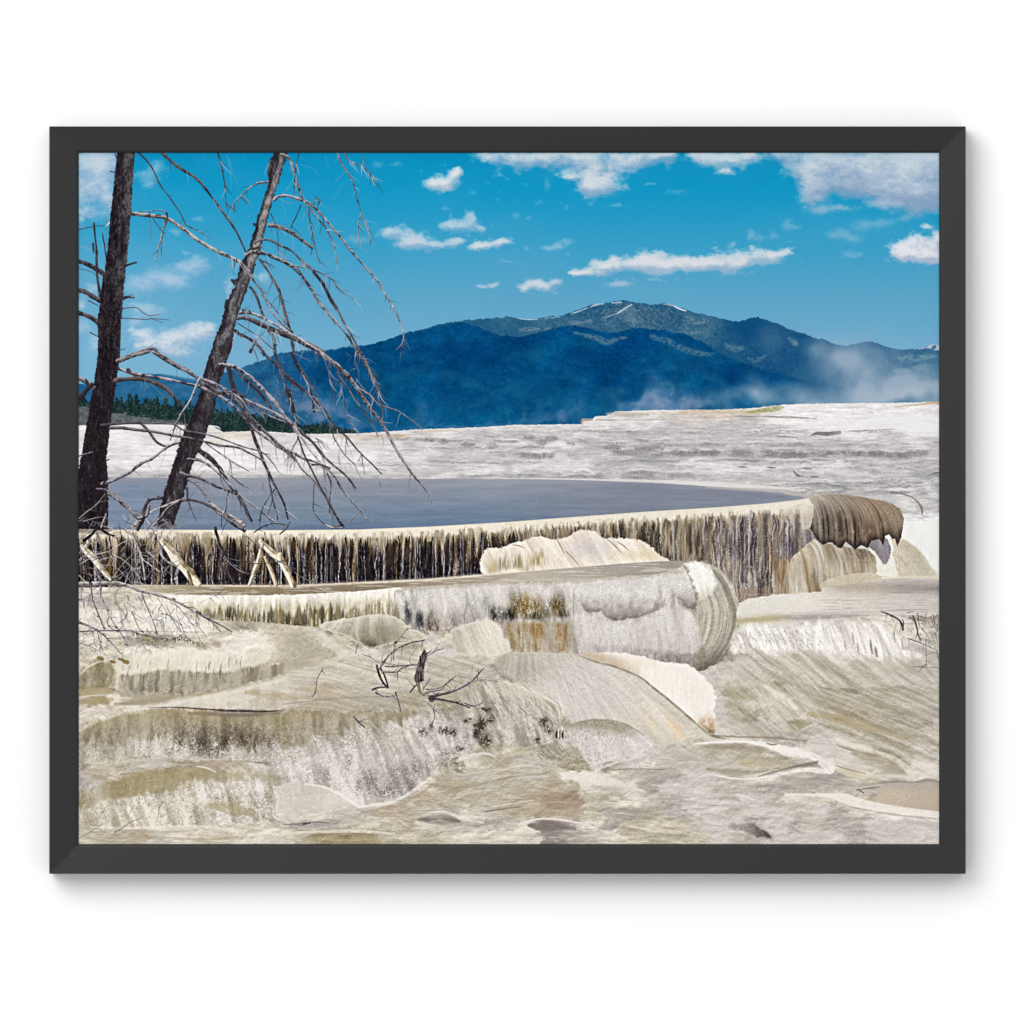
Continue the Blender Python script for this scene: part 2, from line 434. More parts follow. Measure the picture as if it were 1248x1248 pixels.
# ---- far mountain
RB = [(95, 468), (120, 470), (142, 467), (165, 459), (181, 456), (197, 455), (215, 461), (235, 464), (255, 459), (270, 454), (295, 447), (319, 439), (341, 430), (365, 427), (393, 427), (421, 423), (443, 421), (471, 414), (499, 404), (538, 395), (562, 390), (592, 388), (621, 385.5), (642, 389), (684, 384.5), (701, 378), (727, 370), (744, 368), (761, 364), (774, 368), (796, 371), (809, 369), (822, 372.5), (839, 378), (857, 383), (880, 388), (893, 391), (908, 390), (919, 386), (930, 388), (945, 393), (967, 403), (992, 410), (1014, 418), (1031, 421), (1044, 418), (1055, 416), (1068, 417.5), (1085, 424.5), (1107, 426), (1127, 424.5), (1145, 427)]
RFr = [(290, 451), (341, 431), (393, 428), (443, 422), (499, 405), (562, 391), (585, 399), (608, 408), (632, 410), (664, 403), (686, 397), (701, 396), (731, 403), (748, 405), (772, 398.5), (790, 400), (815, 403), (837, 407), (859, 418), (880, 431), (902, 440), (923, 448), (960, 458), (1000, 468), (1145, 480)]
sl = win(95, 355, 1145, 545); x, y = X[sl], Y[sl]
jag = n2(x / 2.2, x * 0, 3) * .7 + n2(x / 6, x * 0, 4) * .9
rb = np.interp(x, *zip(*RB)) + jag
# peak behind on the far right
put(sl, sst(-.6, .6, y - (424 - 5 * np.clip(1 - np.abs(x - 1138) / 14, 0, 1))) * (x > 1122), mix(C(70, 110, 150), C(190, 200, 215), sst(0, .5, fbm(x / 3, y / 2, 3, 5) + .3)))
d = y - rb
rg = fbm(x / 26 + y / 60, y / 16 - x / 60, 5, 6, .6)
sp = n2(x / 1.3, y / 1.3, 7) * .6 + n2(x / 2.6, y / 2, 8) * .5
col = mix(C(26, 84, 122), C(62, 112, 138), np.clip(.35 + .5 * rg + .38 * sp, 0, 1))
summit = np.exp(-((x - 775) / 95) ** 2) * sst(0, 8, d) * sst(48, 22, d)
col = mix(col, mix(C(38, 82, 112), C(128, 148, 162), np.clip(.35 + .5 * sp + .35 * rg, 0, 1)), .72 * summit)
col = mix(col, mix(C(8, 66, 116), C(40, 100, 132), np.clip(.35 + .4 * rg + .3 * sp, 0, 1)), sst(865, 905, x) * .9)
for i in range(150):
    px = rng.normal(775, 48); py = np.interp(px, *zip(*RB)) + abs(rng.normal(6, 9)) + 2
    L = rng.uniform(1.5, 7); sgn = 1 if px > 768 else -1
    SNOWF = globals().setdefault('SNOWF', []); SNOWF.append((px, py, px + sgn * L * rng.uniform(.3, 1.1), py + L * rng.uniform(.4, .9), rng.uniform(.5, 1.1), rng.choice([190, 160, 60, 70])))
darkr = np.exp(-((x - 925) / 32) ** 2) * sst(26, 6, d)
col = mix(col, C(10, 72, 120), .75 * darkr)
col = mix(col, mix(C(38, 92, 132), C(88, 132, 156), np.clip(.4 + .6 * rg + .35 * sp, 0, 1)), sst(1020, 1060, x) * .75)
col = mix(col, mix(C(18, 84, 130), C(48, 106, 144), np.clip(.4 + .6 * rg, 0, 1)), sst(560, 380, x) * .8)
put(sl, sst(-.5, .6, d), col)
# nearer, darker mass
rf = np.interp(x, *zip(*RFr)) + jag * .8
d2 = y - rf
c2 = mix(C(0, 60, 112), C(6, 82, 128), np.clip(.42 + .5 * fbm(x / 50 + y / 90, y / 18, 5, 9, .55) + .16 * sp, 0, 1))
c2 = mix(c2, C(8, 90, 132), sst(440, 505, y) * .5)
c2 = mix(c2, C(0, 62, 108), sst(10, 0, d2) * .35)
lf = sst(420, 300, x)
c2 = mix(c2, mix(C(28, 84, 130), C(84, 126, 158), np.clip(.35 + .7 * fbm(x / 14, y / 8, 5, 3, .65) + .25 * sp, 0, 1)), lf * .75)
c2 = c2 + (.022 * sp + .02 * fbm(x / 5, y / 3.5, 3, 2))[..., None]
m2 = sst(-.6, 1.2, d2) * sst(285, 330, x) * (1 - sst(930, 1040, x) * .75)
gul = fbm(x / 22 + y / 30, y / 40 - x / 120, 4, 5, .6); gul2 = n2(x / 9 - y / 16, y / 26, 3)
c2 = c2 * (1 + .10 * gul + .05 * gul2 + .05 * n2(x / 1.6, y / 1.4, 9))[..., None]
c2 = mix(c2, C(20, 96, 128), .35 * sst(.15, .8, fbm(x / 30 + 4, y / 9, 4, 8)) * sst(400, 440, y))
put(sl, m2, c2)
for p, a in (((605, 440, 655, 432, 720, 470), .2), ((450, 470, 520, 452, 600, 478), .22), ((780, 455, 840, 445, 900, 480), .25), ((560, 500, 620, 480, 700, 490), .22)):
    glow([(p[0], p[1], 4), (p[2], p[3], 18), (p[4], p[5], 8)], C(30, 108, 140), a, br=.8, sc=14)
for p in ((690, 425, 740, 442, 800, 470), (820, 440, 870, 452, 930, 475), (500, 430, 560, 425, 620, 445), (300, 465, 360, 450, 430, 448)):
    glow([(p[0], p[1], 8), (p[2], p[3], 22), (p[4], p[5], 8)], C(0, 50, 104), .3, br=.8, sc=18)
# snow and bare patches
for q in SNOWF: line([(q[0], q[1], q[4]), (q[2], q[3], q[4] * .6)], C(q[5] * .92, q[5] * 1.0, min(255, q[5] * 1.08 + 20)), .5, .8)
def patch(pts, c, a, br=.8, sc=4.): glow(pts, C(*c), a, br=br, sc=sc, p=3)
line([(627, 387, .5), (642, 389.2, 1.2), (662, 388.4, .9), (683, 385.5, .9)], C(220, 222, 230), .75, br=.95)
line([(696, 382, 1.5), (706, 379, 1.6), (716, 375, 1.1)], C(218, 222, 230), .8, br=.9)
line([(718, 374, 1.5), (728, 371, 2.2), (736, 370, 1.1)], C(205, 210, 220), .8, br=.9)
line([(746, 369, 1.6), (757, 368, 2.2)], C(190, 198, 210), .8)
line([(751, 383, 1.6), (758, 378, 2.0), (770, 371, 1.6)], C(216, 220, 230), .85, br=.8)
line([(735, 388, 1), (745, 384, 1.6), (753, 381, 1.)], C(170, 182, 196), .7, br=.5)
line([(822, 373, 1.4), (828, 376, 2), (836, 378.5, 1.4)], C(232, 230, 236), .95)
line([(808, 370, 1.2), (820, 372, 1.8)], C(190, 180, 180), .8)
for q in ((645, 401, 22, 7), (700, 393, 12, 6), (716, 391, 12, 5), (852, 393, 12, 5), (770, 392, 3, 14), (850, 405, 14, 4), (668, 400, 8, 3)):
    patch([(q[0] - q[2] / 2, q[1] + 1, q[3] * .6), (q[0], q[1], q[3]), (q[0] + q[2] / 2, q[1], q[3] * .6)], (130, 146, 160), .5, 1.1, 3)
patch([(700, 405, 3), (714, 409, 6), (728, 412, 9), (740, 417, 9), (752, 413, 6), (763, 411, 3)], (104, 132, 142), .6, 1.1, 3)
patch([(795, 410, 8), (815, 416, 9), (826, 422, 8), (840, 427, 9), (856, 431, 7), (870, 431, 3)], (104, 132, 142), .6, 1.1, 3)
patch([(884, 420, 6), (894, 425, 10), (905, 424, 6)], (104, 136, 152), .5, 1.1, 3)
patch([(962, 412, 3), (968, 417, 9), (972, 420, 3)], (120, 150, 155), .6)
patch([(912, 436, 3), (922, 439, 8), (936, 432, 3)], (100, 132, 150), .45, 1.1, 3)
for q in ((1112, 437, 30, 14), (1128, 447, 26, 12), (1100, 452, 20, 8), (1132, 434, 18, 8)):
    patch([(q[0] - q[2] / 2, q[1], q[3] * .5), (q[0], q[1], q[3]), (q[0] + q[2] / 2, q[1], q[3] * .5)], (104, 146, 160), .6, 1., 5.)
put(sl, .28 * sst(.1, .6, fbm(x / 10, y / 7, 3, 1)) * sst(470, 500, y) * sst(500, 640, x) * sst(900, 700, x), C(40, 112, 140))
sl2 = win(95, 440, 450, 530); x, y = X[sl2], Y[sl2]
put(sl2, sst(1.5, -1, np.interp(x, [95, 120, 142, 181, 200, 235, 260, 300], [468, 470, 467, 456, 456, 462, 458, 447]) - y) * sst(290, 250, x) * .75, mix(C(20, 86, 134), C(58, 116, 152), .5 + .6 * fbm(x / 9, y / 5, 4, 3)))

# ---- steam
def steam(blobs, c=(160, 178, 196), a=.6, k=0, sc=48.):
    x0 = min(b[0] - b[2] * 2 for b in blobs); x1 = max(b[0] + b[2] * 2 for b in blobs)
    y0 = min(b[1] - b[3] * 2 for b in blobs); y1 = max(b[1] + b[3] * 2 for b in blobs)
    sl = win(x0, y0, x1, y1); x, y = X[sl], Y[sl]
    wx = fbm(x / sc, y / sc, 4, k) * 14; wy = fbm(x / sc + 9, y / sc, 4, k + 3) * 14
    f = 0
    for b in blobs:
        f = f + b[4] * np.exp(-((x + wx - b[0]) / b[2]) ** 2 - ((y + wy - b[1]) / b[3]) ** 2)
    f = f * np.clip(.85 + .42 * fbm(x / sc * 1.4, y / sc * 1.1, 4, k + 8, .5), 0, 2)
    put(sl, np.clip(f * a, 0, .88), C(*c))
steam([(1020, 432, 34, 22, .45), (1040, 455, 44, 26, .65), (1000, 425, 16, 12, .4), (1068, 440, 36, 26, .35), (1060, 475, 60, 18, .9), (1000, 490, 60, 10, .7), (1125, 470, 34, 26, .5), (1100, 484, 70, 12, .9), (960, 482, 50, 10, .5), (920, 468, 16, 22, .35), (900, 488, 40, 10, .5)], (160, 178, 196), .8, 1)
steam([(1035, 480, 90, 10, .8), (1110, 480, 40, 14, .6)], (178, 190, 204), .6, 2)
steam([(945, 408, 26, 14, .4), (935, 430, 18, 16, .3)], (120, 140, 168), .7, 3)
steam([(1055, 425, 18, 10, .5)], (100, 140, 168), .8, 4)
steam([(795, 492, 44, 9, .8), (800, 474, 12, 14, .4), (830, 484, 26, 12, .5), (860, 490, 40, 8, .5), (775, 486, 16, 8, .4)], (140, 156, 184), .8, 5, 18)
steam([(680, 508, 24, 7, .7), (640, 513, 30, 4, .6), (700, 500, 16, 9, .35), (520, 505, 16, 12, .4), (560, 517, 60, 3, .7)], (118, 140, 176), .7, 6, 16)
steam([(365, 500, 24, 11, .8), (398, 505, 26, 12, .9), (420, 490, 16, 5, .5), (362, 478, 20, 6, .35), (430, 512, 30, 8, .6)], (112, 132, 164), .95, 7, 16)
steam([(330, 495, 14, 10, .6), (310, 490, 12, 8, .4)], (110, 124, 148), .7, 8, 14)
# ---- far treeline on the left
sl = win(95, 470, 450, 532); x, y = X[sl], Y[sl]
hill = np.interp(x, [95, 118, 140, 180, 215, 262, 300], [493, 494, 500, 503, 507, 512, 520])
put(sl, sst(-1, 1, y - hill - n2(x / 4, y / 4, 2)) * (x < 300), mix(C(66, 74, 76), C(120, 122, 122), .5 + .5 * fbm(x / 3, y / 2.5, 3, 3)))
tm = np.interp(x, [95, 118, 140, 200, 262, 300, 346, 362, 397, 412, 436], [488, 492, 490, 493, 503, 507, 514, 519, 518, 523, 528]) + 2.5 * n2(x / 3, x * 0, 7) + 1.5 * n2(x / 1.3, x * 0, 8)
tb = np.interp(x, [95, 118, 140, 200, 262, 300, 436], [490, 493, 501, 511, 520, 527, 529])
put(sl, sst(-.6, .6, y - tm) * sst(.5, -.5, y - tb - 1.5 * n2(x / 3, y / 3, 4)), mix(C(16, 34, 42), C(52, 78, 66), np.clip(.2 + .8 * n2(x / 1.5, y / 1.5, 5), 0, 1)))
trs = []
for i in range(105):
    tx = rng.uniform(95, 300); top = np.interp(tx, [95, 112, 120, 138, 160, 175, 200, 215, 235, 270, 300], [478, 486, 492, 486, 479, 486, 484, 483, 492, 500, 508]) + rng.uniform(-3, 10)
    trs.append((tx, top, np.interp(tx, [95, 130, 210, 300], [495, 503, 514, 526]) + rng.uniform(-4, 0), rng.uniform(3, 7.5)))
for i in range(85):
    tx = rng.uniform(262, 346); trs.append((tx, np.interp(tx, [262, 280, 300, 346], [497, 500, 503, 508]) + rng.uniform(-2, 6), 527, rng.uniform(2.6, 5.5)))
for i in range(80):
    tx = rng.uniform(340, 436); trs.append((tx, np.interp(tx, [340, 365, 397, 410, 436], [512, 518, 514, 520, 526]) + rng.uniform(-1, 4), 529, rng.uniform(2, 4)))
trs.sort(key=lambda t: t[2])
for tx, t0, t1, r in trs:
    if t1 - t0 < 2: continue
    sl = win(tx - r - 2, t0 - 2, tx + r + 2, t1 + 1)
    if sl is None: continue
    x, y = X[sl], Y[sl]
    v = np.clip((y - t0) / (t1 - t0), 0, 1)
    hw = r * (.12 + .88 * v ** .65) * (.75 + .55 * n2(y / 2.2, x * 0 + tx, 5)) + 1.3 * n2(x / 1.6, y / 1.6, 6)
    m = sst(.6, -.4, np.abs(x - tx) - hw) * (y >= t0) * (y <= t1)
    g = rng.uniform(0, 1)
    lt = mix(C(16, 34, 42), C(66, 94, 70), np.clip(.12 + .3 * g + .5 * n2(x * .7, y * .7, 7) * (.4 + g) - .3 * (x - tx) / r, 0, 1))
    put(sl, m * .95, lt)

# ---- white travertine flats
HZ = [(95, 518), (140, 518), (200, 518), (258, 519), (272, 526), (310, 525), (376, 528.5), (436, 528), (450, 527), (467, 526), (512, 522.6), (566, 521), (610, 519), (623, 517.6), (675, 517), (708, 516.5), (709, 510), (722, 510), (725, 507.5), (740, 506), (751, 501), (794, 499.5), (880, 499), (919, 497), (954, 493), (988, 491.6), (1042, 491), (1096, 490.6), (1135, 489.5), (1145, 489.5)]
SH = [(95, 582), (350, 582), (475, 583), (620, 583.6), (740, 585), (800, 587), (880, 594), (930, 598), (985, 606)]
sl = win(95, 480, 1145, 720); x, y = X[sl], Y[sl]
hz = np.interp(x, *zip(*HZ)) + .4 * n2(x / 3, x * 0, 3)
FLT = ["WWWWWWWWWWWWWWWWWWWWWWWWWWWWWWWWWWWWWWWWWWW",   # 490
       "WWWWWWWWWWWWWWWWWWWWWWWWWWwwccccccWWWWWWWWW",   # 503
       "WWWWWWWWWWWWWWWwwwwwwwwwwwwwwgggggWWWWWWWWW",   # 516
       "WWWWwwwccwwwwccwwgwggggggwgggggggggwwwWwwWW",   # 529
       "wwwWWwWWWwwwWWwwgwgggwggwggggggggggggggggwg",   # 542
       "WWwWWWwWWwWWWwWwwwgggggwgggGGgggGGggGgggGgg",   # 555
       "WwWWWwWWWwWwwwWwgwgwwgwwwwggggwwwwwwwwggggg",   # 568
       "ggggggggggggGgggggwggGGggGgGGggggggggggggGg",   # 581
       "GGGGgggggggggggggggggggggggggwwggggggGgggwg",   # 594
       "ggggggggggggggggggggggggggggggggggggggggwwg",   # 607
       "gggggggggggggggggggggggggggggggggggggggwggg",   # 620
       "gggggggggggggggggggggggggggggggggggggggWWWW",   # 633
       "gggggggggggggggggggggggggggggggggggggggWWWW",   # 646
       "gggggggggggggggggggggggggggggggggggggggWWWW",   # 659
       "gggggggggggggggggggggggggggggggggggggggWWWW"]
FT = {'W': C(236, 233, 232), 'w': C(220, 217, 216), 'c': C(220, 210, 200), 'g': C(196, 193, 192), 'G': C(172, 169, 170)}
wx = fbm(x / 40, y / 9, 4, 11) * 22; wy = fbm(x / 34 + 7, y / 12, 4, 12) * 7
base = grid_field(FLT, 95, 25, 490, 13, sl, FT, wx, wy)
nn = n2(x / 5.5, y / 1.15, 9) * .55 + n2(x / 14, y / 1.4, 10) * .45 + n2(x / 2.4, y / 1., 8) * .4 + n2(x / 11, y / 1.5, 1) * .5 + n2(x / 3.5, y / 1.1, 2) * .45 + n2(x / 26, y / 2.6, 3) * .55 + n2(x / 1.2, y / .9, 4) * .28
amp = .046 + .030 * sst(400, 620, x)
base = base - .03 * sst(.1, .6, fbm(x / 45, y / 3.2, 4, 2))[..., None]
col = base + (nn * amp)[..., None]
# small terraced steps: dark risers under bright rims
for k, (yy0, thk, a, lo, hi) in enumerate([(534, 5, .34, 440, 860), (541, 5, .30, 560, 1145), (549.5, 8, .55, 600, 1145), (560, 3, .3, 400, 1145), (575, 8, .38, 620, 860), (571, 6, .25, 900, 1145), (523, 4, .25, 620, 760), (586, 7, .25, 960, 1145), (597, 5, .22, 1010, 1145), (527, 3, .2, 880, 1145), (567, 3, .25, 95, 620), (553, 2.5, .2, 95, 500), (539, 2.5, .2, 95, 420), (578, 6, .3, 95, 720)]):
    cy = yy0 + 2.2 * fbm(x / 60 + k * 3, x * 0, 3, 13 + k % 5) + .9 * n2(x / 7, x * 0, k)
    dd = (y - cy) / thk
    seg = sst(-.25, .35, fbm(x / 28 + k * 9, y / 40, 3, 15 + k % 4)) * sst(lo - 20, lo + 20, x) * sst(hi + 20, hi - 20, x)
    r = (dd > 0) * sst(1.1, .6, dd) * seg * a * (1 + .5 * n2(x / 1.6, y / 6, k + 3))
    col = mix(col, C(112, 108, 110), np.clip(r, 0, .8))
    rim = np.exp(-((dd + .15) / .22) ** 2) * seg * .45
    col = mix(col, C(240, 238, 236), np.clip(rim, 0, 1))
for k in range(26):
    yy0 = rng.uniform(521, 600); lo = rng.uniform(95, 950); hi = lo + rng.uniform(90, 380)
    if yy0 > 582 and lo < 930: lo = 940; hi = 1145
    thk = rng.uniform(2, 5)
    cy = yy0 + 1.6 * fbm(x / 40 + k * 5, x * 0, 4, k % 9) + .8 * n2(x / 4, x * 0, k)
    dd = (y - cy) / thk
    seg = sst(-.1, .4, fbm(x / 20 + k * 7, y / 40, 3, k % 11)) * sst(lo - 20, lo + 20, x) * sst(hi + 20, hi - 20, x)
    col = mix(col, C(118, 114, 116), np.clip((dd > 0) * sst(1.1, .5, dd) * seg * (.16 + .15 * sst(300, 700, x)) * (1 + .9 * n2(x / 1.3, y / 5, k + 3)), 0, .8))
    col = mix(col, C(242, 240, 238), np.clip(np.exp(-((dd + .2) / .25) ** 2) * seg * .6, 0, 1))
put(sl, sst(-.3, .5, y - hz), col)
put(sl, sst(-.3, .5, y - hz) * sst(3.5, 1.5, y - hz) * .55, C(236, 234, 232))
# details on the flats
line([(120, 517.5, 1.2), (200, 518, 2), (258, 519, 2), (268, 523, 1)], C(238, 236, 234), .9)
line([(170, 516, 1), (205, 515.5, 2), (240, 519, 1.6)], C(95, 90, 84), .8, br=.5)
patch([(450, 531, 3), (475, 531, 5), (500, 530, 3)], (190, 158, 130), .7)
patch([(505, 526, 2), (530, 525, 4), (560, 525, 2)], (205, 180, 155), .5)
line([(709, 515, 3), (709.5, 512, 3), (722, 511.5, 2)], C(150, 118, 108), .7)
line([(724, 511.5, 1.5), (760, 512, 2), (810, 511, 1.5)], C(150, 142, 138), .7, br=.7)
line([(712, 516, 4), (760, 514, 4), (800, 507, 4)], C(236, 232, 228), .6, br=.3)
patch([(828, 503, 4), (845, 502, 7), (870, 502, 6), (900, 502, 7), (925, 503, 4)], (205, 185, 160), .8)
patch([(912, 502, 3), (930, 500, 6), (945, 498, 8), (955, 496, 3)], (160, 160, 110), .95, .5)
patch([(740, 504, 4), (765, 505, 6), (790, 505, 4)], (180, 168, 150), .6)
line([(1090, 496, 1), (1120, 493, 1.6), (1134, 491, 3), (1145, 491, 4)], C(196, 170, 128), .8)
line([(893, 507, 1), (930, 507.5, 1.8), (965, 508.5, 2.4), (995, 510, 1)], C(120, 116, 114), .75, br=.5)
line([(988, 531, 1), (996, 528, 4), (1010, 528.5, 5), (1024, 526.5, 3.5)], C(112, 106, 106), .9, br=.3)
line([(1034, 525, 1), (1048, 525, 1.6), (1060, 524, 2), (1090, 523, 1)], C(110, 106, 106), .7, br=.5)
line([(946, 531, 1), (958, 532, 1.8), (972, 533, 1)], C(110, 106, 106), .7)
patch([(980, 518, 8), (1020, 516, 18), (1080, 514, 22), (1140, 520, 30)], (236, 234, 234), .75, .5, 9)
for cx in (905, 935, 950, 962, 972, 1002, 1020, 1036, 1068, 1118):
    ww = 5 + 7 * rng.rand()
    patch([(cx - ww, 551, 6), (cx, 552, 10), (cx + ww, 552, 6)], (118, 113, 114), .5, .9, 3)
for cx, cy, r in ((745, 545, 12), (752, 548, 6), (785, 547, 16), (800, 547, 12), (848, 550, 14), (870, 551, 12), (695, 541, 6), (672, 534, 10), (645, 533, 9), (825, 551, 10), (660, 539, 8), (570, 542, 12), (600, 543, 10), (522, 536, 10), (540, 538, 8)):
    patch([(cx - r * .6, cy, 5), (cx, cy, 9), (cx + r * .6, cy, 5)], (120, 116, 118), .55, .9, 2.5)
patch([(665, 544, 3), (680, 541, 8), (694, 544, 5)], (234, 232, 232), .9, .3)
patch([(700, 574, 3), (712, 571, 5), (724, 577, 3)], (232, 230, 230), .9, .3)
patch([(1000, 570, 4), (1020, 574, 9), (1045, 578, 6), (1060, 574, 4)], (222, 220, 218), .7)
for q in ((905, 569), (940, 569.5), (984, 571), (974, 580), (992, 581)):
    line([(q[0] - 5, q[1] - .5, 1), (q[0], q[1], 1.8), (q[0] + 6, q[1] + .3, .8)], C(90, 88, 88), .75)
line([(967, 573, 1), (970, 577, 2), (975, 579.5, 1)], C(80, 78, 78), .8)
line([(880, 604, 1), (920, 585, .1)], C(200, 200, 200), 0)
line([(1086, 600, 2), (1100, 602, 1.5), (1112, 606, 1.6), (1120, 613, 2.2), (1124, 621, 2.4), (1124, 626, 1.5)], C(96, 90, 88), .85, br=.25)
patch([(1090, 604, 4), (1098, 608, 12), (1106, 616, 16), (1114, 622, 10)], (228, 226, 222), .85, .5)
patch([(1086, 597, 3), (1100, 596, 3)], (236, 234, 232), .8, .3)
patch([(1127, 585, 6), (1132, 592, 14), (1138, 602, 10)], (228, 226, 224), .75, .6)
line([(1136, 578, 1), (1141, 576, 2), (1145, 576, 2)], C(92, 88, 86), .7)
sl = win(960, 580, 1145, 640); x, y = X[sl], Y[sl]
put(sl, .35 * sst(.0, .5, fbm(x / 16 + y / 12, y / 4 - x / 30, 4, 5)), C(150, 148, 150))

# ---- upper pool water
LIPT = [(95, 645), (350, 645.8), (436, 645), (523, 641.5), (620, 635.8), (696, 630), (783, 623.6), (880, 617.5), (934, 613.2), (971, 609), (984, 607)]
sl = win(95, 578, 990, 650); x, y = X[sl], Y[sl]
sh = np.interp(x, *zip(*SH)) + .3 * n2(x / 8, x * 0, 3); lt = np.interp(x, *zip(*LIPT))
v = np.clip((y - sh) / (lt - sh + 1e-3), 0, 1)
cw = mix(C(154, 156, 165), C(112, 130, 152), v ** .7)
cw = mix(cw, C(98, 122, 150), .45 * np.exp(-((x - 500) / 130) ** 2) * sst(.3, 1, v))
cw = mix(cw, C(130, 134, 149), sst(560, 800, x) * .8)
cw = mix(cw, C(122, 136, 160), sst(330, 140, x) * .7)
rip = n2(x / 18, y / 1.3, 5) * .5 + n2(x / 60, y / 3.5, 6) * .8 + n2(x / 5, y / .9, 7) * .3
for tx0, tw, la in ((112, 20, .28), (205, 14, .22)):
    cw = mix(cw, C(70, 78, 96), la * np.exp(-((x - tx0 - 3 * n2(y / 2, x * 0, 3)) / tw) ** 2) * sst(598, 640, y) * np.clip(.6 + .8 * n2(x / 3, y / 1.1, 4), 0, 1))
cw = cw + (rip * .03)[..., None]
cw = mix(cw, C(150, 152, 162), sst(5, 0, y - sh) * .7)
put(sl, sst(-.4, .5, y - sh) * sst(988, 980, x), cw)
put(sl, sst(592, 584, y) * sst(330, 120, x) * .5 * sst(-.4, .5, y - sh), C(146, 148, 158))
line([(610, 583, .8), (680, 583.4, 1.6), (740, 585, 2.2), (800, 586.5, 4), (850, 589, 5), (880, 590, 6), (920, 593, 5), (955, 595, 3), (975, 598, 1.5)], C(228, 224, 222), .9, br=.15)
line([(860, 594, 1), (900, 596, 2.5), (950, 598, 4), (978, 603, 5), (984, 607, 5)], C(190, 180, 176), .8, br=.2)
# ---- foreground base: rows of letters every 15 mm, columns every 25 mm
FG = ["gggggggggggggggggggggggggggggggggggbbttmmcc",   # 705
      "wwcwwwwWWWWWWWWWlllllllllllllllwwwwwwgtmmmm",   # 720
      "wmcwWWWwcooWwwwwslllllllllllllgwwWWWWwwLLLm",   # 735
      "WwWWWWWWwcsOOccckSdlllllllllllgwwbbggLgwLss",   # 750
      "wwwWwWWcsbccsssLcsswwlllllllllgggwwwLLwwwws",   # 765
      "wwcsswcwWWcbwcdsbLcwwlllllllllgssbwssWwwwwg",   # 780
      "cwcWWWWWWwcbbwwgbwLcwggggggwlllssswbwwWWWgg",   # 795
      "cOsccwwcbbcbcwwwwgbggsgmgLLLLLLggsswwWgwwgg",   # 810
      "ssccssdsbbcwwwwwwgbggsbLLmmmgggLLgobwoogLLL",   # 825
      "OObssdsbbwcttcgwwbbccwwLLLmmLmbgobbggosbggg",   # 840
      "tOwbtwwwcttbtbmmobogsssbwLLLmLbLbwwwgbgbggg",   # 855
      "wwccoOOOmooOobosblslssswcLLLcLtLbswwtOObsgm",   # 870
      "cbsbssddddOssbwswlsldlssooLLbcwLLLgbgbtoosL",   # 885
      "ssbcslddkkdlsbbwwllsdllslOLLwLcLwwmmLLwbbgw",   # 900
      "sswcwcdddllllllgLldlbcbsbslLLggbbbWWLlwoowg",   # 915
      "bcbggottblllllLlLsdwbbggooslwggggbbgmWcwoww",   # 930
      "mtcOOOtswcwlllslswbggbgbWWwgmmLLgwwgmmccgww",   # 945
      "mgOOssllwWlcwwsdswtbgbbtbwgwmLLggmmmmmgmttm",   # 960
      "OcslswwOOslLWWwwgtbbbbtTTbbwgmLLLLgwwwwtttt",   # 975
      "cwwWwwowsslwwggttgmwgbtttcmmbmLLgLLgLmwWWWW",   # 990
      "cwcwWwwwcwcmmgccbwggmgwDmwmbccgLLmLmgmmLLLL",   # 1005
      "cbbtgwccwwwbOOObcbcwwwwDmgwcbbcLgmLLLLmLLLL",   # 1020
      "cbbtgwccwwwbOOObcbcwwwwDmgwcbbcLgmLLLLmLLLL"]   # 1035
for i, r in enumerate(FG):
    if len(r) != 43: print('row', 705 + 15 * i, len(r))
#          r    g    b   streak speckle
FGT = {'W': (233, 226, 214, .45, .35), 'w': (217, 209, 195, .8, .6), 'c': (203, 195, 175, .9, .7), 'l': (208, 200, 192, .6, 1.2),
       'L': (208, 201, 194, .5, .5), 'g': (194, 187, 175, .6, .5), 'b': (184, 176, 156, .7, .6), 'o': (168, 160, 138, .8, .8),
       'O': (162, 149, 120, .8, .9), 't': (182, 169, 148, .5, .5), 'T': (166, 146, 126, .4, .4), 's': (166, 158, 145, 1.0, 1.3),
       'd': (140, 132, 118, 1.1, 1.7), 'k': (112, 102, 92, 1., 1.6), 'S': (140, 132, 118, 1., 1.5), 'm': (182, 174, 165, .7, .7), 'D': (148, 140, 132, .7, .7)}
FGT = {k: (v[0] / 255, v[1] / 255, v[2] / 255, v[3], v[4]) for k, v in FGT.items()}
FLOW = ["0 0 0 0 0 0 0 0 0 0 0 0 0 0 0",
        "20 20 20 60 90 90 80 80 80 80 80 0 0 10 30",
        "0 0 10 20 30 60 40 60 70 70 80 55 60 90 20",
        "80 85 90 80 -20 10 0 0 40 50 55 50 50 25 15",
        "0 60 80 -15 -10 0 10 40 50 50 50 50 35 22 18",
        "-15 80 90 80 80 60 60 80 60 50 50 50 45 20 20",
        "80 100 100 90 80 60 60 80 60 50 40 25 20 25 35",
        "0 -5 -5 45 80 70 90 0 10 10 0 0 -10 20 35",
        "70 -20 80 60 80 60 -20 0 -5 5 0 0 0 5 0",
        "80 80 70 50 0 0 5 5 -5 0 5 5 0 8 5",
        "0 0 0 0 0 0 0 0 0 5 5 8 0 8 5"]
fa = np.array([[float(v) for v in r.split()] for r in FLOW]) * math.pi / 180
FX = np.cos(fa); FY = np.sin(fa)
SLF = win(95, 655, 1145, 1029)
x, y = X[SLF], Y[SLF]
u = np.clip((x - 95) / 75, 0, 13.999); v = np.clip((y - 720) / 30, 0, 9.999); i = v.astype(int); j = u.astype(int); u = u - j; v = v - i
def bl(A): return (A[i, j] * (1 - u) + A[i, j + 1] * u) * (1 - v) + (A[i + 1, j] * (1 - u) + A[i + 1, j + 1] * u) * v
ca = bl(FX) + .25 * fbm(x / 30, y / 20, 3, 4); sa = bl(FY) + .30 * fbm(x / 30 + 50, y / 20, 3, 5)
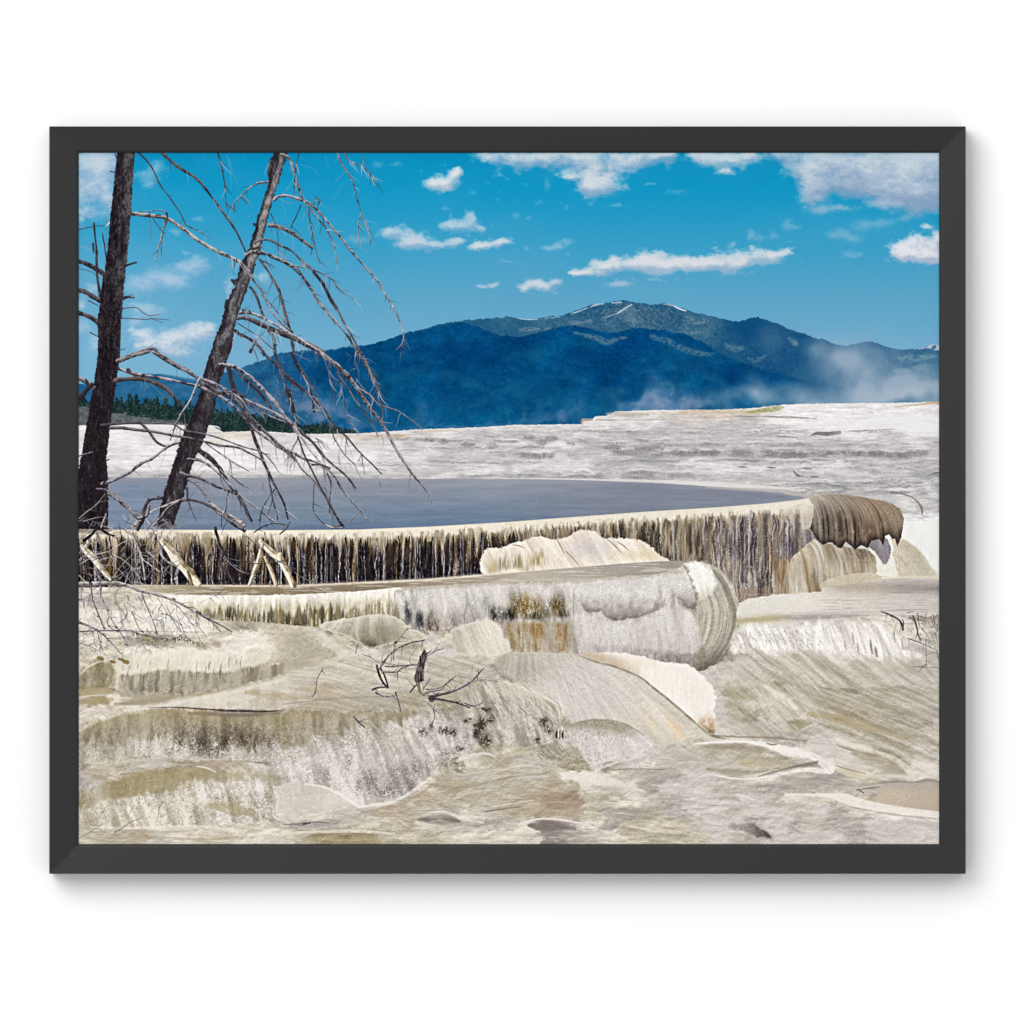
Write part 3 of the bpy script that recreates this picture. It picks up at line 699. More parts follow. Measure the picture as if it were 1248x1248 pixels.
q = np.sqrt(ca * ca + sa * sa) + 1e-4; ca = (ca / q).astype(F); sa = (sa / q).astype(F)
L1 = lic(SLF, ca, sa, 7, 3, 1.0); L2 = lic(SLF, ca, sa, 16, 5, 2.4); L3 = lic(SLF, ca, sa, 30, 8, 5.5)
wx = fbm(x / 30, y / 14, 5, 7, .6) * 12 + L3 * 1.5 * ca; wy = fbm(x / 26 + 11, y / 15, 5, 9, .6) * 6 + L3 * 1.5 * sa
wx = wx + fbm(x / 6, y / 4, 4, 13, .7) * 7; wy = wy + fbm(x / 6 + 31, y / 4, 4, 15, .7) * 3.5
fld = grid_field(FG, 95, 25, 705, 15, SLF, FGT, wx, wy)
SP = speck(SLF, 3); SPF = rng.normal(0, .6, x.shape).astype(F)
hh = L1 * .4 + L2 * .2 + fbm(x / 4, y / 3, 4, 2, .7) * 1.1 + SP * .35
EMB = np.zeros_like(hh); EMB[1:-1, 1:-1] = (hh[2:, 1:-1] - hh[:-2, 1:-1]) * .75 + (hh[1:-1, 2:] - hh[1:-1, :-2]) * .35
EMB = np.clip(EMB, -1.6, 1.6)
hi_ = fbm(x / 3.6, y / 3.2, 4, 12, .75) * 1.3 + SP * .4
EMI = np.zeros_like(hi_); EMI[1:-1, 1:-1] = (hi_[2:, 1:-1] - hi_[:-2, 1:-1]) * .8 + (hi_[1:-1, 2:] - hi_[1:-1, :-2]) * .35
EMI = np.clip(EMI, -1.5, 1.5); EMB = EMB * .45 + EMI * .35
hb = fbm(x / 15 + L3 * .12, y / 8, 5, 6, .62)
EMB2 = np.zeros_like(hb); EMB2[3:-3, 3:-3] = (hb[6:, 3:-3] - hb[:-6, 3:-3]) * 1. + (hb[3:-3, 6:] - hb[3:-3, :-6]) * .5
EMB2 = np.clip(EMB2, -1., 1.)
def tex(base, sa_, sp_):
    t = (L1 * .006 + L2 * .006 + L3 * .008) * sa_ + EMB * .040 * (.35 + .75 * sp_) + EMB2 * .085 * (.4 + .6 * sa_) + SP * .036 * sp_ + SPF * .02 * (.25 + sp_)
    out = base + t[..., None] * C(255, 250, 240)
    # bright threads of falling water and dark gaps
    th = sst(.9, 1.7, L1 * .75 + L2 * .3 + SPF * .5) * .42 * np.clip(sa_, 0, 1)
    out = mix(out, C(240, 235, 226), th)
    dk = sst(-.9, -1.7, L1 * .75 + L2 * .25 + SPF * .5) * .34 * np.clip(sa_ * sp_, 0, 1)
    return mix(out, C(96, 88, 72), dk)
put(SLF, sst(-4, 4, y - np.interp(x, [95, 590, 900, 990, 1145], [705, 705, 700, 700, 700])), tex(fld[..., :3], fld[..., 3], fld[..., 4]))


def region(pts, base, st=.8, spk=.8, soft=.9, rough=1.2, rs=6., lean=None, shade=None, rim=None, sm=True, a=1., cell=1.6, stlen=16., k=0):
    """polygon with its own streak texture. lean(x,y)->across coordinate"""
    r = poly(pts, rough, rs, sm=sm, k=k)
    sl, sd, xx, yy = r
    cv = lean(xx, yy) if lean else (xx, yy)
    a1 = n2(cv[0] / cell, cv[1] / stlen, 11 + k) * .5 + n2(cv[0] / (cell * 2.6), cv[1] / (stlen * 1.6), 12 + k) * .6 + n2(cv[0] / (cell * 7), cv[1] / (stlen * 2.2), 13 + k) * .5
    sp = speck(sl, 5 + k)
    i0 = sl[0].start - SLF[0].start; j0 = sl[1].start - SLF[1].start
    if i0 >= 0 and j0 >= 0 and i0 + xx.shape[0] <= EMB.shape[0] and j0 + xx.shape[1] <= EMB.shape[1]:
        em = EMI[i0:i0 + xx.shape[0], j0:j0 + xx.shape[1]]; sp = sp * .8 + em * .5
    b = base(xx, yy, sd) if callable(base) else np.broadcast_to(C(*base), xx.shape + (3,))
    col = b + (a1 * .075 * st + sp * .06 * spk)[..., None]
    if rim is not None: col = mix(col, C(*rim[0]), np.exp(-(sd / rim[1]) ** 2) * rim[2])
    put(sl, sst(-soft * .5, soft * .5, sd) * a, col)
    return sl, sd, xx, yy

# ---- right-hand hollow behind the dome
region([(1086, 640), (1096, 636), (1145, 634), (1150, 634), (1150, 712), (1100, 712), (1070, 700)], (240, 239, 236), .2, .25, 2, 1)
region([(1066, 706), (1066, 668), (1084, 655), (1098, 655), (1112, 662), (1124, 673), (1134, 688), (1142, 706)],
       lambda x, y, d: ramp(x, [(1066, C(228, 222, 208)), (1095, C(214, 204, 184)), (1120, C(204, 196, 174)), (1142, C(214, 208, 190))]), .7, 1.1, 1, .6, lean=lambda x, y: (np.hypot(x - 1060, (y - 720) * 1.1), np.arctan2(y - 720, x - 1060) * 30), rim=((238, 234, 222), 2.2, .5))
region([(1055, 652), (1078, 654), (1086, 668), (1084, 684), (1076, 686), (1066, 672), (1054, 664)], (138, 131, 136), .8, 1, 1.2, 1.6)
region([(1067, 706), (1068, 686), (1070, 679), (1074, 686), (1078, 690), (1083, 682), (1087, 676), (1091, 684), (1094, 706)], (236, 231, 220), .5, .6, 2.4, 2.2, 3)
region([(1078, 652), (1082, 657), (1086, 668), (1085, 676), (1089, 672), (1088, 662), (1084, 654)], (240, 237, 230), .3, .5, .8, 1)

# ---- main curtain below the upper pool
LTOP = [(95, 653), (200, 653), (350, 654), (436, 654), (523, 651), (620, 645), (696, 639), (783, 633.5), (880, 627.5), (934, 624), (984, 623), (1002, 628)]
BOT = [(95, 716), (200, 714), (350, 713.5), (436, 710), (523, 706), (590, 700), (650, 695), (813, 684), (848, 684), (866, 688), (880, 697), (893, 712), (900, 734), (925, 731), (956, 724), (1002, 721)]
sl = win(95, 605, 1004, 740); x, y = X[sl], Y[sl]
tp = np.interp(x, *zip(*LIPT)); bt = np.interp(x, *zip(*BOT)) + .5 * n2(x / 3, x * 0, 2)
lp = np.interp(x, *zip(*LTOP))
dn = y - lp; vv = np.clip(dn / (bt - lp), 0, 1.2)
xe = x + 2.6 * fbm(x / 9, y / 16, 4, 3) + 3 * fbm(x / 30, x * 0, 2, 5)
rt = sst(590, 660, x); rt2 = sst(840, 900, x)
c1 = n2(xe / 1.5, y / 16, 1); c2 = n2(xe / 4.2, y / 30, 2); c3 = n2(xe / 13, y / 60, 3); sp = speck(sl, 7)
dark = mix(C(26, 21, 28), C(72, 55, 36), np.clip(.22 + .6 * c2 + .35 * c3 + .3 * c1 - .45 * vv, 0, 1))
dark = mix(dark, C(20, 18, 28), sst(.55, 1, vv) * .5)
rcol = mix(C(62, 53, 44), C(170, 152, 128), np.clip(.42 + .65 * c1 + .4 * c2 + .2 * sp, 0, 1))
rcol = mix(rcol, mix(C(70, 62, 62), C(188, 176, 164), np.clip(.45 + .55 * c1 + .3 * c3 + .25 * sp, 0, 1)), rt2)
rcol = mix(rcol, C(60, 54, 62), sst(.5, 1, n2(xe / 6, y / 20, 8)) * .7 * sst(.15, .6, vv))
big_ = fbm(xe / 16, y / 60, 3, 4)
dark = mix(dark, C(120, 98, 64) * (1 + .2 * c1)[..., None], np.clip(big_ * 1.2 - .15, 0, .35) * sst(1., .35, vv)); rcol = mix(rcol, C(58, 50, 46), np.clip(-big_ * 1.3, 0, .6)); rcol = mix(rcol, C(176, 160, 136), np.clip(big_ * 1.1, 0, .5))
col = mix(dark, rcol, rt)
# tan curtains hanging from the lip, of uneven length
ln = (10 + 9 * fbm(xe / 14, y * 0, 2, 9) + 15 * n2(xe / 2.1, y * 0, 4) + 13 * n2(xe / 6, y * 0, 5) + 8 * n2(xe / 1.1, y * 0, 6)) * (1 - .35 * rt)
ht = sst(ln + 3, ln * .3, dn + 1.5 * n2(x / 1.2, y / 2, 9))
cur = ramp(np.clip(dn / 34, 0, 1), [(0, C(222, 212, 192)), (.15, C(172, 158, 132)), (.5, C(128, 112, 88)), (1, C(96, 78, 50))])
cur = cur * (1 + .26 * c1 + .15 * n2(xe / 2.4, y / 8, 6))[..., None]
col = mix(col, cur, np.clip(ht, 0, 1) * .92)
# long amber columns
am = sst(.3, .75, n2(xe / 3.4, y / 70, 9) + .2 * n2(xe / 12, y / 90, 2)) * sst(2, 12, dn) * sst(1.02, .6, vv + .2 * c2) * (1 - rt) * sst(120, 330, x)
col = mix(col, mix(C(84, 62, 34), C(150, 124, 82), np.clip(.5 + .8 * c1, 0, 1)), am * .4)
# white water threads
th = sst(.42, .72, n2(xe / 1.25, y / 38, 10)) * np.clip(.55 + .9 * n2(x / 1.1, y / 1.9, 11), 0, 1)
col = mix(col, C(196, 192, 198), th * (.62 - .1 * rt) * sst(0, 8, dn))
th2 = sst(.62, .8, n2(xe / 2.2 + 30, y / 90, 12)) * np.clip(.7 + .6 * n2(x / 1.1, y / 1.5, 13), 0, 1)
col = mix(col, C(214, 210, 214), th2 * .8)
col = mix(col, C(205, 205, 215), sst(.45, .8, n2(x / .9, y / .9, 14)) * .55 * (.35 + .65 * rt2))
# mist and stones at the foot
col = mix(col, C(158, 144, 126), sst(.9, 1.0, vv) * .45)
col = mix(col, C(160, 140, 122), sst(1, .6, np.abs(y - bt + 8) / 9) * sst(890, 905, x) * sst(950, 925, x) * .8 * np.clip(.6 + c2, 0, 1))
for cx, w_, cc in ((962, 9, (188, 142, 84)), (975, 8, (206, 192, 176)), (988, 7, (168, 138, 112)), (948, 5, (150, 118, 84))):
    col = mix(col, C(*cc) + (.1 * c1)[..., None], np.exp(-((x - cx - (y - 690) * .12) / w_) ** 2) * sst(672, 692, y) * .8)
col = mix(col, C(48, 44, 62), np.exp(-((x - 964) / 6) ** 2 - ((y - 668) / 14) ** 2) * .75)
col = mix(col, C(132, 124, 130), np.exp(-((x - 985) / 9) ** 2 - ((y - 655) / 10) ** 2) * .6)
# cream lip
lipc = mix(C(236, 228, 212), C(212, 200, 176), sst(330, 110, x) * .6)
lipc = mix(lipc, C(204, 192, 168), sst(.2, .9, fbm(x / 6, y / 3, 3, 2)) * .4)
edge = lp - .5 + 3.2 * n2(x / 2.6, x * 0, 6) + 2.4 * n2(x / 7, x * 0, 7)
col = mix(col, lipc + (.04 * sp)[..., None], sst(1.8, -1.6, y - edge))
col = mix(col, C(206, 198, 182), sst(1.6, .2, y - tp) * .6)
m = sst(-.5, .5, y - tp) * sst(.6, -.6, y - bt) * sst(1002, 999, x)
put(sl, m, col)
region([(958, 622), (978, 614), (992, 618), (994, 628), (990, 640), (980, 646), (974, 634), (968, 646), (962, 632)], (216, 208, 194), 1.2, .9, 2, 2, a=.6)

for i in range(95):
    x0 = rng.uniform(97, 985); yt = np.interp(x0, *zip(*LTOP)); yb = np.interp(x0, *zip(*BOT))
    L = (yb - yt) * rng.uniform(.18, .75) * (.6 if x0 > 620 else 1); w = rng.uniform(1.8, 5)
    if 590 < x0 < 812: L *= .35
    cc = [(196, 184, 160), (164, 146, 116), (122, 104, 78), (214, 206, 190)][rng.randint(4)]
    if x0 > 640: w *= .5
    line([(x0, yt - 2, w * 1.5), (x0 + rng.uniform(-.5, .5), yt + L * .4, w), (x0 + rng.uniform(-1, 1), yt + L, w * .25)], C(*cc), rng.uniform(.4, .8), 1.4, 3, br=.55, k=i % 9)
for i in range(60):
    x0 = rng.uniform(140, 985); yt = np.interp(x0, *zip(*LTOP)); yb = np.interp(x0, *zip(*BOT))
    if 592 < x0 < 812: continue
    y0 = yt + rng.uniform(4, 20)
    line([(x0, y0, rng.uniform(2, 6)), (x0, y0 + (yb - y0) * rng.uniform(.4, .95), rng.uniform(2, 5))], C(24, 19, 24) if x0 < 620 else C(48, 41, 42), rng.uniform(.35, .7), 2.5, 2, br=.4, k=i % 7)
for i in range(80):
    x0 = rng.uniform(150, 985); yt = np.interp(x0, *zip(*LTOP)); yb = np.interp(x0, *zip(*BOT))
    if 592 < x0 < 812: continue
    line([(x0, yt + rng.uniform(0, 12), 1.2), (x0 + rng.uniform(-1, 1), yb - 2, 1.6)], C(214, 210, 214), rng.uniform(.3, .75), 1, 2, br=.95, k=i % 9)
# ---- dome and its apron
region([(956, 704), (962, 688), (967, 677), (978, 668), (992, 657), (1000, 662), (1020, 664), (1042, 668), (1058, 671), (1068, 681), (1068, 704), (1066, 716), (1030, 718), (1002, 716), (1001, 722), (956, 726)],
       lambda x, y, d: mix(mix(C(172, 156, 132), C(204, 194, 178), np.clip(.45 + .8 * n2((x - .25 * (y - 690)) / 5, y / 60, 3), 0, 1)), C(116, 104, 92), sst(985, 1035, x) * .4 * sst(700, 672, y)), 1.9, 1, 1, 1.2, lean=lambda x, y: (x + 16 * np.exp(-np.clip(y - 660, 0, 90) / 16), y))
line([(993, 657, 3), (1000, 668, 3), (1004, 684, 2), (1006, 700, 1)], C(232, 226, 214), .75, 1.5, br=.4)
line([(976, 670, 2), (982, 690, 3), (984, 712, 2)], C(150, 118, 78), .6, 2)
def domecol(x, y, d):
    b = ramp(x, [(985, C(162, 155, 144)), (1008, C(138, 129, 118)), (1030, C(130, 114, 98)), (1060, C(142, 118, 96)), (1085, C(150, 130, 108)), (1102, C(150, 134, 114))])
    b = mix(b, C(172, 162, 148), sst(28, 4, y - np.interp(x, [985, 1010, 1053, 1088, 1102], [603, 600, 606, 614, 628])) * .6 * sst(1080, 1000, x))
    ty = np.interp(x, [985, 1010, 1053, 1088, 1102], [603, 600, 606, 614, 628]); cu = x + 24 * np.exp(-(y - ty) / 13) * sst(985, 1010, x)
    b = mix(b, C(52, 43, 40), sst(.1, .62, n2(cu / 3.2, y / 70, 7) + .25 * n2(cu / 1.2, y / 30, 8)) * sst(4, 34, y - ty) * sst(1100, 1060, x + 10 * n2(cu / 5, y * 0, 2)) * .8)
    b = mix(b, C(184, 168, 146), sst(.2, .7, n2(cu / 2.6 + 60, y / 80, 9)) * .5 * sst(34, 6, y - ty))
    b = mix(b, C(70, 58, 52), .35 * sst(12, 40, y - ty))
    b = mix(b, C(190, 182, 168), sst(1012, 988, x) * sst(22, 2, y - ty) * .8)
    b = mix(b, C(150, 138, 122), .55 * sst(.1, .7, fbm(x / 5, y / 9, 3, 5)) )
    b = mix(b, C(44, 36, 34), sst(9, 0, d) * sst(636, 655, y) * .7)
    return b
region([(984, 604), (996, 601), (1010, 600), (1031, 602), (1053, 606), (1075, 610), (1088, 614), (1097, 620), (1102, 631), (1100.7, 644), (1098, 656), (1094, 666), (1091, 656), (1088, 657), (1084, 651), (1079, 653), (1077, 665), (1072, 657), (1062, 659), (1058, 668), (1050, 664), (1042, 670), (1036, 664), (1031, 660), (1026, 668), (1020.6, 667), (1015, 661), (1010, 661), (1003, 664), (995, 656), (988, 644), (991, 630), (992, 618)],
       domecol, 1.5, .9, .9, .5, 3, sm=False, lean=lambda x, y: (x + 24 * np.exp(-(y - np.interp(x, [985, 1010, 1053, 1088, 1102], [603, 600, 606, 614, 628])) / 13), y), cell=1.1, stlen=24)
line([(984, 607, 2), (1000, 602, 2.4), (1020, 601.5, 2), (1045, 605, 1)], C(196, 190, 180), .6, 1.5, br=.3)

# ---- cream mound in front of the curtain
def wmcol(x, y, d):
    t = sst(-.2, .75, n2((x - .55 * (y - 650)) / 5.5, y / 70, 2) + .2 * n2((x - .5 * y) / 1.6, y / 30, 4))
    b = mix(C(240, 231, 217), C(214, 200, 180), t * .6)
    b = mix(b, C(204, 194, 196), np.exp(-((x - 718) / 26) ** 2 - ((y - 668) / 14) ** 2) * .65)
    b = mix(b, C(218, 202, 158), np.exp(-((x - 780) / 26) ** 2 - ((y - 676) / 6) ** 2) * .5)
    return b
region([(590, 701), (590, 671), (610, 667), (632, 660), (648, 656), (660, 653), (668, 656), (675, 657), (690, 655), (700, 648), (708, 645.5), (720, 646), (729, 650), (735.5, 655), (760, 656), (783, 659), (792, 665), (798, 670), (806, 678), (814, 684), (760, 688), (718, 692), (650, 700)], wmcol, .6, .8, 2.2, 1.4, 4, lean=lambda x, y: (x - .6 * (y - 650), y), k=1)
for a, b in (((678, 656), (688, 676)), ((740, 657), (760, 676)), ((690, 672), (706, 690)), ((625, 664), (640, 668)), ((752, 660), (768, 672))):
    line([(a[0], a[1], 1), ((a[0] + b[0]) / 2, (a[1] + b[1]) / 2 - 1, 1.4), (b[0], b[1], .6)], C(150, 128, 108), .75)
for cx, cy, r, c in ((628, 684, 10, (136, 128, 92)), (655, 680, 9, (160, 138, 96)), (612, 686, 8, (150, 140, 112)), (600, 690, 7, (196, 176, 136)), (645, 688, 6, (186, 172, 140))):
    sl = win(cx - r * 1.6, cy - 16, cx + r * 1.6, cy + 13); x, y = X[sl], Y[sl]
    put(sl, np.exp(-((x - cx) / r) ** 2) * sst(-13, 2, y - cy + 4 * n2(x / 2, x * 0, 3)) * sst(12, 5, y - cy) * np.clip(.75 + .7 * n2(x / 1.6, y / 12, 4), 0, 1), C(*c))

# ---- second terrace: brown pool strip, lip and face
region([(150, 712.5), (350, 713), (436, 709.5), (523, 705.5), (610, 699), (700, 691.5), (760, 686.5), (813, 683.5), (850, 683.5), (866, 688), (840, 694), (780, 702), (718, 706), (660, 708), (620, 709), (540, 713), (485, 717), (458, 719), (404, 724), (350, 726), (240, 725), (190, 722)],
       lambda x, y, d: mix(ramp(x, [(150, C(196, 188, 168)), (260, C(150, 136, 112)), (440, C(142, 128, 108)), (560, C(166, 152, 134)), (650, C(190, 182, 168)), (760, C(166, 160, 150)), (866, C(158, 150, 140))]), C(216, 208, 194), .55 * sst(.1, .7, n2(x / 22, y / 1.4, 3) + .3 * n2(x / 5, y, 5))), .0, .5, 1, .4, sm=False)
line([(235, 713.5, 2), (350, 714, 2.6), (436, 710.5, 3), (523, 706, 3), (590, 700.5, 3), (640, 696, 1.5)], C(226, 216, 198), .8, 1.6, br=.3)
line([(650, 706, 1), (700, 705.5, 1.6), (760, 704, 1.2), (790, 702, 1)], C(216, 206, 186), .6, 1.2, br=.4)

def lipface(x, y, d):
    tpy = np.interp(x, [200, 350, 404, 458, 490], [727, 725, 723, 720, 716])
    dn = y - tpy
    b = mix(C(242, 236, 224), C(214, 206, 186), sst(4, 15, dn + 5 * n2(x / 3, y / 30, 2)))
    g = sst(13, 23, dn + 6 * n2(x / 2.2, x * 0, 4) + 5 * n2(x / 6, x * 0, 5)) * np.clip(sst(215, 262, x) + .0, 0, 1) * np.clip(1.1 - sst(395, 450, x) * .5, 0, 1)
    gc = mix(C(52, 48, 38), C(140, 124, 80), np.clip(.5 + .7 * n2(x / 3.2, y / 60, 6) + .3 * n2(x / 1.3, y / 20, 7), 0, 1))
    gc = mix(gc, C(206, 198, 176), sst(.15, .6, n2(x / 1.4, y / 20, 8) + .3 * n2(x / 1.1, y / 3, 9)) * .85)
    return mix(b, gc, g * .74)
region([(196, 726), (240, 725.5), (300, 725), (350, 724.5), (404, 722), (458, 718.5), (486, 716), (490, 724), (492, 740), (494, 757), (470, 765), (387, 764), (361, 762), (320, 758), (270, 756), (246, 752), (228, 745), (210, 735)], lipface, 1.2, .8, 1, .8, 4, k=2)

def wall2(x, y, d):
    top = np.interp(x, [480, 540, 620, 700, 780, 840], [719, 714, 709, 708, 702, 696]); dn = y - top
    b = mix(C(216, 210, 203), C(196, 189, 180), sst(0, 45, dn))
    b = mix(b, C(236, 232, 228), sst(.25, .8, n2((x - .1 * y) / 4, y / 16, 2)) * .55)
    for cx, cy, rx, ry, cc, a in ((512, 757, 7, 13, (40, 42, 46), .95), (497, 748, 5, 14, (70, 70, 72), .8), (524, 760, 5, 12, (92, 76, 60), .8), (535, 765, 12, 8, (104, 88, 70), .75), (548, 758, 6, 12, (96, 82, 66), .6),
                                  (602, 750, 5, 12, (44, 40, 38), .85), (611, 748, 6, 11, (50, 44, 38), .8), (590, 735, 5, 12, (70, 72, 72), .5), (580, 742, 4, 16, (120, 120, 118), .4),
                                  (622, 749, 8, 9, (26, 24, 22), .95), (630, 738, 8, 13, (112, 88, 40), .9), (641, 738, 7, 14, (126, 98, 40), .95), (655, 738, 8, 13, (112, 92, 44), .9), (668, 742, 7, 12, (72, 64, 44), .8), (680, 738, 9, 12, (118, 96, 48), .9), (686, 748, 8, 5, (66, 56, 42), .8), (650, 751, 14, 5, (72, 60, 40), .75),
                                  (757, 749, 16, 7, (120, 112, 108), .7), (755, 750, 5, 6, (78, 64, 58), .7), (722, 738, 8, 6, (150, 142, 136), .6), (790, 742, 10, 8, (150, 143, 140), .5), (840, 735, 8, 9, (118, 112, 106), .8), (825, 722, 7, 12, (168, 160, 156), .5), (846, 738, 6, 5, (92, 86, 82), .7)):
        e = np.exp(-(((x - cx) / rx) ** 2 + ((y - cy) / ry) ** 2) ** 1.4)
        b = mix(b, C(*cc), e * a * np.clip(.85 + .6 * n2(x / 1.5, y / 5, 5) + .5 * n2(x, y, 9), 0, 1))
    vx = x - .14 * (y - 720) + 2 * fbm(x / 9, y / 18, 3, 4)
    val = np.abs(n2(vx / 9, y / 60, 8)); b = b * (1 - .17 * sst(.22, 0, val) * sst(712, 724, y))[..., None]
    b = mix(b, C(236, 231, 225), .4 * sst(.45, .8, val) * sst(4, 14, dn))
    # lower amber stains
    lo = sst(755, 762, y) * sst(798, 790, y)
    am = (np.exp(-((x - 685 - (y - 770) * .12) / 8) ** 2) + .75 * np.exp(-((x - 655 - (y - 770) * .1) / 8) ** 2) + .55 * np.exp(-((x - 636) / 8) ** 2) + .4 * np.exp(-((x - 622 - (y - 770) * .3) / 4) ** 2))
    lowm = sst(606, 618, x + 4 * n2(x / 3, y / 6, 5)) * sst(708, 690, x + 6 * n2(x / 3, y / 8, 6)) * lo * np.clip(.75 + .5 * n2(x / 2.5, y / 16, 7), 0, 1)
    b = mix(b, mix(C(180, 170, 154), C(150, 120, 74), np.clip((am + .25) * (.75 + .6 * n2(x / 4, y / 16, 6) + .3 * n2(x / 1.5, y / 3, 2)), 0, 1)), lowm * .95)
    # billows: each lobe bright above, shaded along its lower rim
    for cx, cy, rx, ry, a in ((768, 722, 54, 27, .9), (724, 728, 18, 17, .6), (836, 716, 14, 26, .75), (775, 765, 30, 40, .35), (722, 768, 22, 32, .3), (822, 768, 26, 40, .4), (570, 735, 26, 28, .35), (520, 740, 24, 26, .35)):
        q = ((x - cx + 2 * n2(x / 6, y / 6, 3)) / rx) ** 2 + ((y - cy + 2 * n2(x / 6, y / 6, 4)) / ry) ** 2
        e = sst(1.08, .94, q)
        b = mix(b, C(222, 216, 212), e * a * .75 * sst(.6, -.8, (y - cy) / ry))
        b = mix(b, C(124, 115, 109), e * a * .95 * sst(.05, 1.05, (y - cy) / ry * 1.05) * np.clip(.75 + .5 * n2(x / 3, y / 6, 6), 0, 1))
    b = mix(b, C(206, 198, 194), sst(745, 760, y) * sst(700, 725, x) * sst(850, 820, x) * .6)
    b = mix(b, C(150, 142, 136), sst(780, 812, y + .12 * (x - 800)) * sst(760, 830, x) * .75)
    dk_ = np.exp(-(((x - 815) / 50) ** 2 + ((y - 806 - .1 * (x - 815)) / 14) ** 2) ** 1.2)
    b = mix(b, C(146, 137, 129), .8 * dk_ * np.clip(.6 + .8 * n2(x / 3, y / 4, 5), 0, 1))
    b = mix(b, C(184, 175, 160), .7 * sst(5, 0, dn + 1.5 * n2(x / 5, y / 3, 3)))
    # olive side
    oside = sst(835, 848, x - (y - 730) * .10) * sst(722, 736, y)
    b = mix(b, mix(C(150, 144, 128), C(178, 172, 152), np.clip(.5 + .8 * n2(d / 2.2, y / 50, 7) + .3 * n2(d / .9, y / 30, 8), 0, 1)), oside * .92)
    b = mix(b, C(104, 96, 84), oside * sst(10, 0, d) * sst(760, 790, y) * .8)
    b = mix(b, C(108, 100, 90), oside * sst(775, 815, y + .3 * (x - 870)) * .6)
    b = mix(b, C(242, 236, 224), np.exp(-(((x - 852) / 20) ** 2 + ((y - 701 - .35 * (x - 850)) / 14) ** 2) ** 1.5) * 1.)
    return b
BLK = [(480, 721), (500, 718), (540, 713.5), (620, 709), (700, 707), (780, 702), (820, 695), (837, 685), (852, 684.5), (865, 688), (880, 696), (891, 715), (898, 732), (901.6, 746), (899.5, 766), (893, 784), (880, 803), (866, 812), (852, 818), (837, 811), (815, 808), (794, 803), (772, 798), (740, 795), (714, 797), (690, 797), (664, 795), (640, 795), (621, 794), (614, 780), (608, 764), (600, 757), (588, 755), (570, 760), (553, 765), (534, 769), (516, 768), (501, 764), (490, 753), (484, 738)]
region(BLK, wall2, .6, 1.05, .9, 1., 5, lean=lambda x, y: (x - .12 * (y - 700) + .0004 * (x - 780) * (y - 700), y), cell=1.3, stlen=6, k=3)
glow([(834, 690, 3), (842, 702, 6), (847, 715, 8), (849.5, 730, 8), (848, 743, 4)], C(128, 119, 108), .6, br=.6, sc=4)
line([(866, 689, 1), (880, 697, 1.4), (890, 712, 1.4), (897, 730, 1.2), (900, 746, 1.)], C(204, 198, 184), .4, 1.1, br=.4)
line([(870, 694, 2), (884, 708, 2.4), (893, 730, 2), (896, 750, 1.5)], C(128, 122, 108), .5, 1.6)
for k in range(7):
    x0 = 708 + k * 17
    line([(x0, 760, 1.4), (x0 + 4, 772, 1.6), (x0 + 5, 786 + k, 1)], C(168, 160, 154), .5, 1.4, br=.5)

def capcol(x, y, d):
    b = mix(C(250, 246, 236), C(214, 208, 196), sst(712, 732, y + 4 * n2(x / 2, y / 8, 3)))
    return mix(b, C(150, 144, 132), sst(3.5, 0, d) * sst(850, 838, x) * .7)
region([(833, 687), (846, 685), (857, 687), (866, 693), (871, 704), (871, 715), (868, 725), (860, 732), (851, 735), (848, 722), (843, 706)], capcol, .7, 1.0, 6, 3.5, 4, lean=lambda x, y: (x - .3 * (y - 700), y), k=2)
def sideu(x, y): return x - np.interp(y, [690, 700, 712, 720, 732, 746, 766, 784, 803, 818], [867, 882, 890, 893, 898, 901.6, 899.5, 893, 880, 860])
def sidecol(x, y, d):
    u = sideu(x, y)
    b = mix(C(166, 160, 146), C(204, 198, 184), np.clip(.5 + .6 * n2(u / 3.2, y / 60, 5) + .45 * n2(u / 1.3, y / 40, 6), 0, 1))
    b = mix(b, C(120, 114, 102), np.exp(-((u + 7) / 4) ** 2) * .5)
    b = mix(b, C(206, 201, 188), np.exp(-((u + 1.5) / 1.4) ** 2) * .6)
    return mix(b, C(104, 97, 86), sst(778, 812, y + .2 * (x - 870)) * .75)
region([(848, 744), (851, 735), (860, 731), (869, 722), (873, 712), (870, 698), (868, 691), (880, 697), (889, 712), (897.6, 730), (901, 746), (899, 766), (892.5, 784), (879.5, 803), (866, 811), (857, 812), (858, 800), (856, 785), (855, 768), (851, 754)], sidecol, .5, 1.2, 5, 2.5, lean=lambda x, y: (sideu(x, y), y), k=6)
def lobe(pts, yt, yb, a=1.):
    def c(x, y, d):
        v = np.clip((y - yt) / (yb - yt), 0, 1)
        b = ramp(v + .12 * n2(x / 6, y / 6, 3), [(0, C(214, 209, 203)), (.3, C(228, 223, 218)), (.6, C(200, 193, 187)), (.85, C(160, 151, 144)), (1, C(132, 122, 114))])
        return mix(b, C(118, 108, 101), sst(3.2, 0, d) * sst(.45, .8, v) * .6)
    region(pts, c, .5, 1.3, 3.2, 2.2, 5, a=a, k=3)
lobe([(700, 716), (715, 710), (730, 712), (736, 722), (735, 738), (728, 746), (720, 747), (713, 741), (704, 728)], 712, 747, .75)
lobe([(728, 722), (734, 712), (750, 707), (770, 706), (788, 710), (797, 720), (799.5, 734), (795, 745), (785, 750.5), (770, 753), (756, 756), (744, 754), (735, 748), (729, 736)], 708, 756, .92)
lobe([(815, 702), (830, 702), (840, 708), (846, 720), (849.5, 734), (846, 742), (838, 741), (829, 732), (820, 716)], 702, 743, .85)
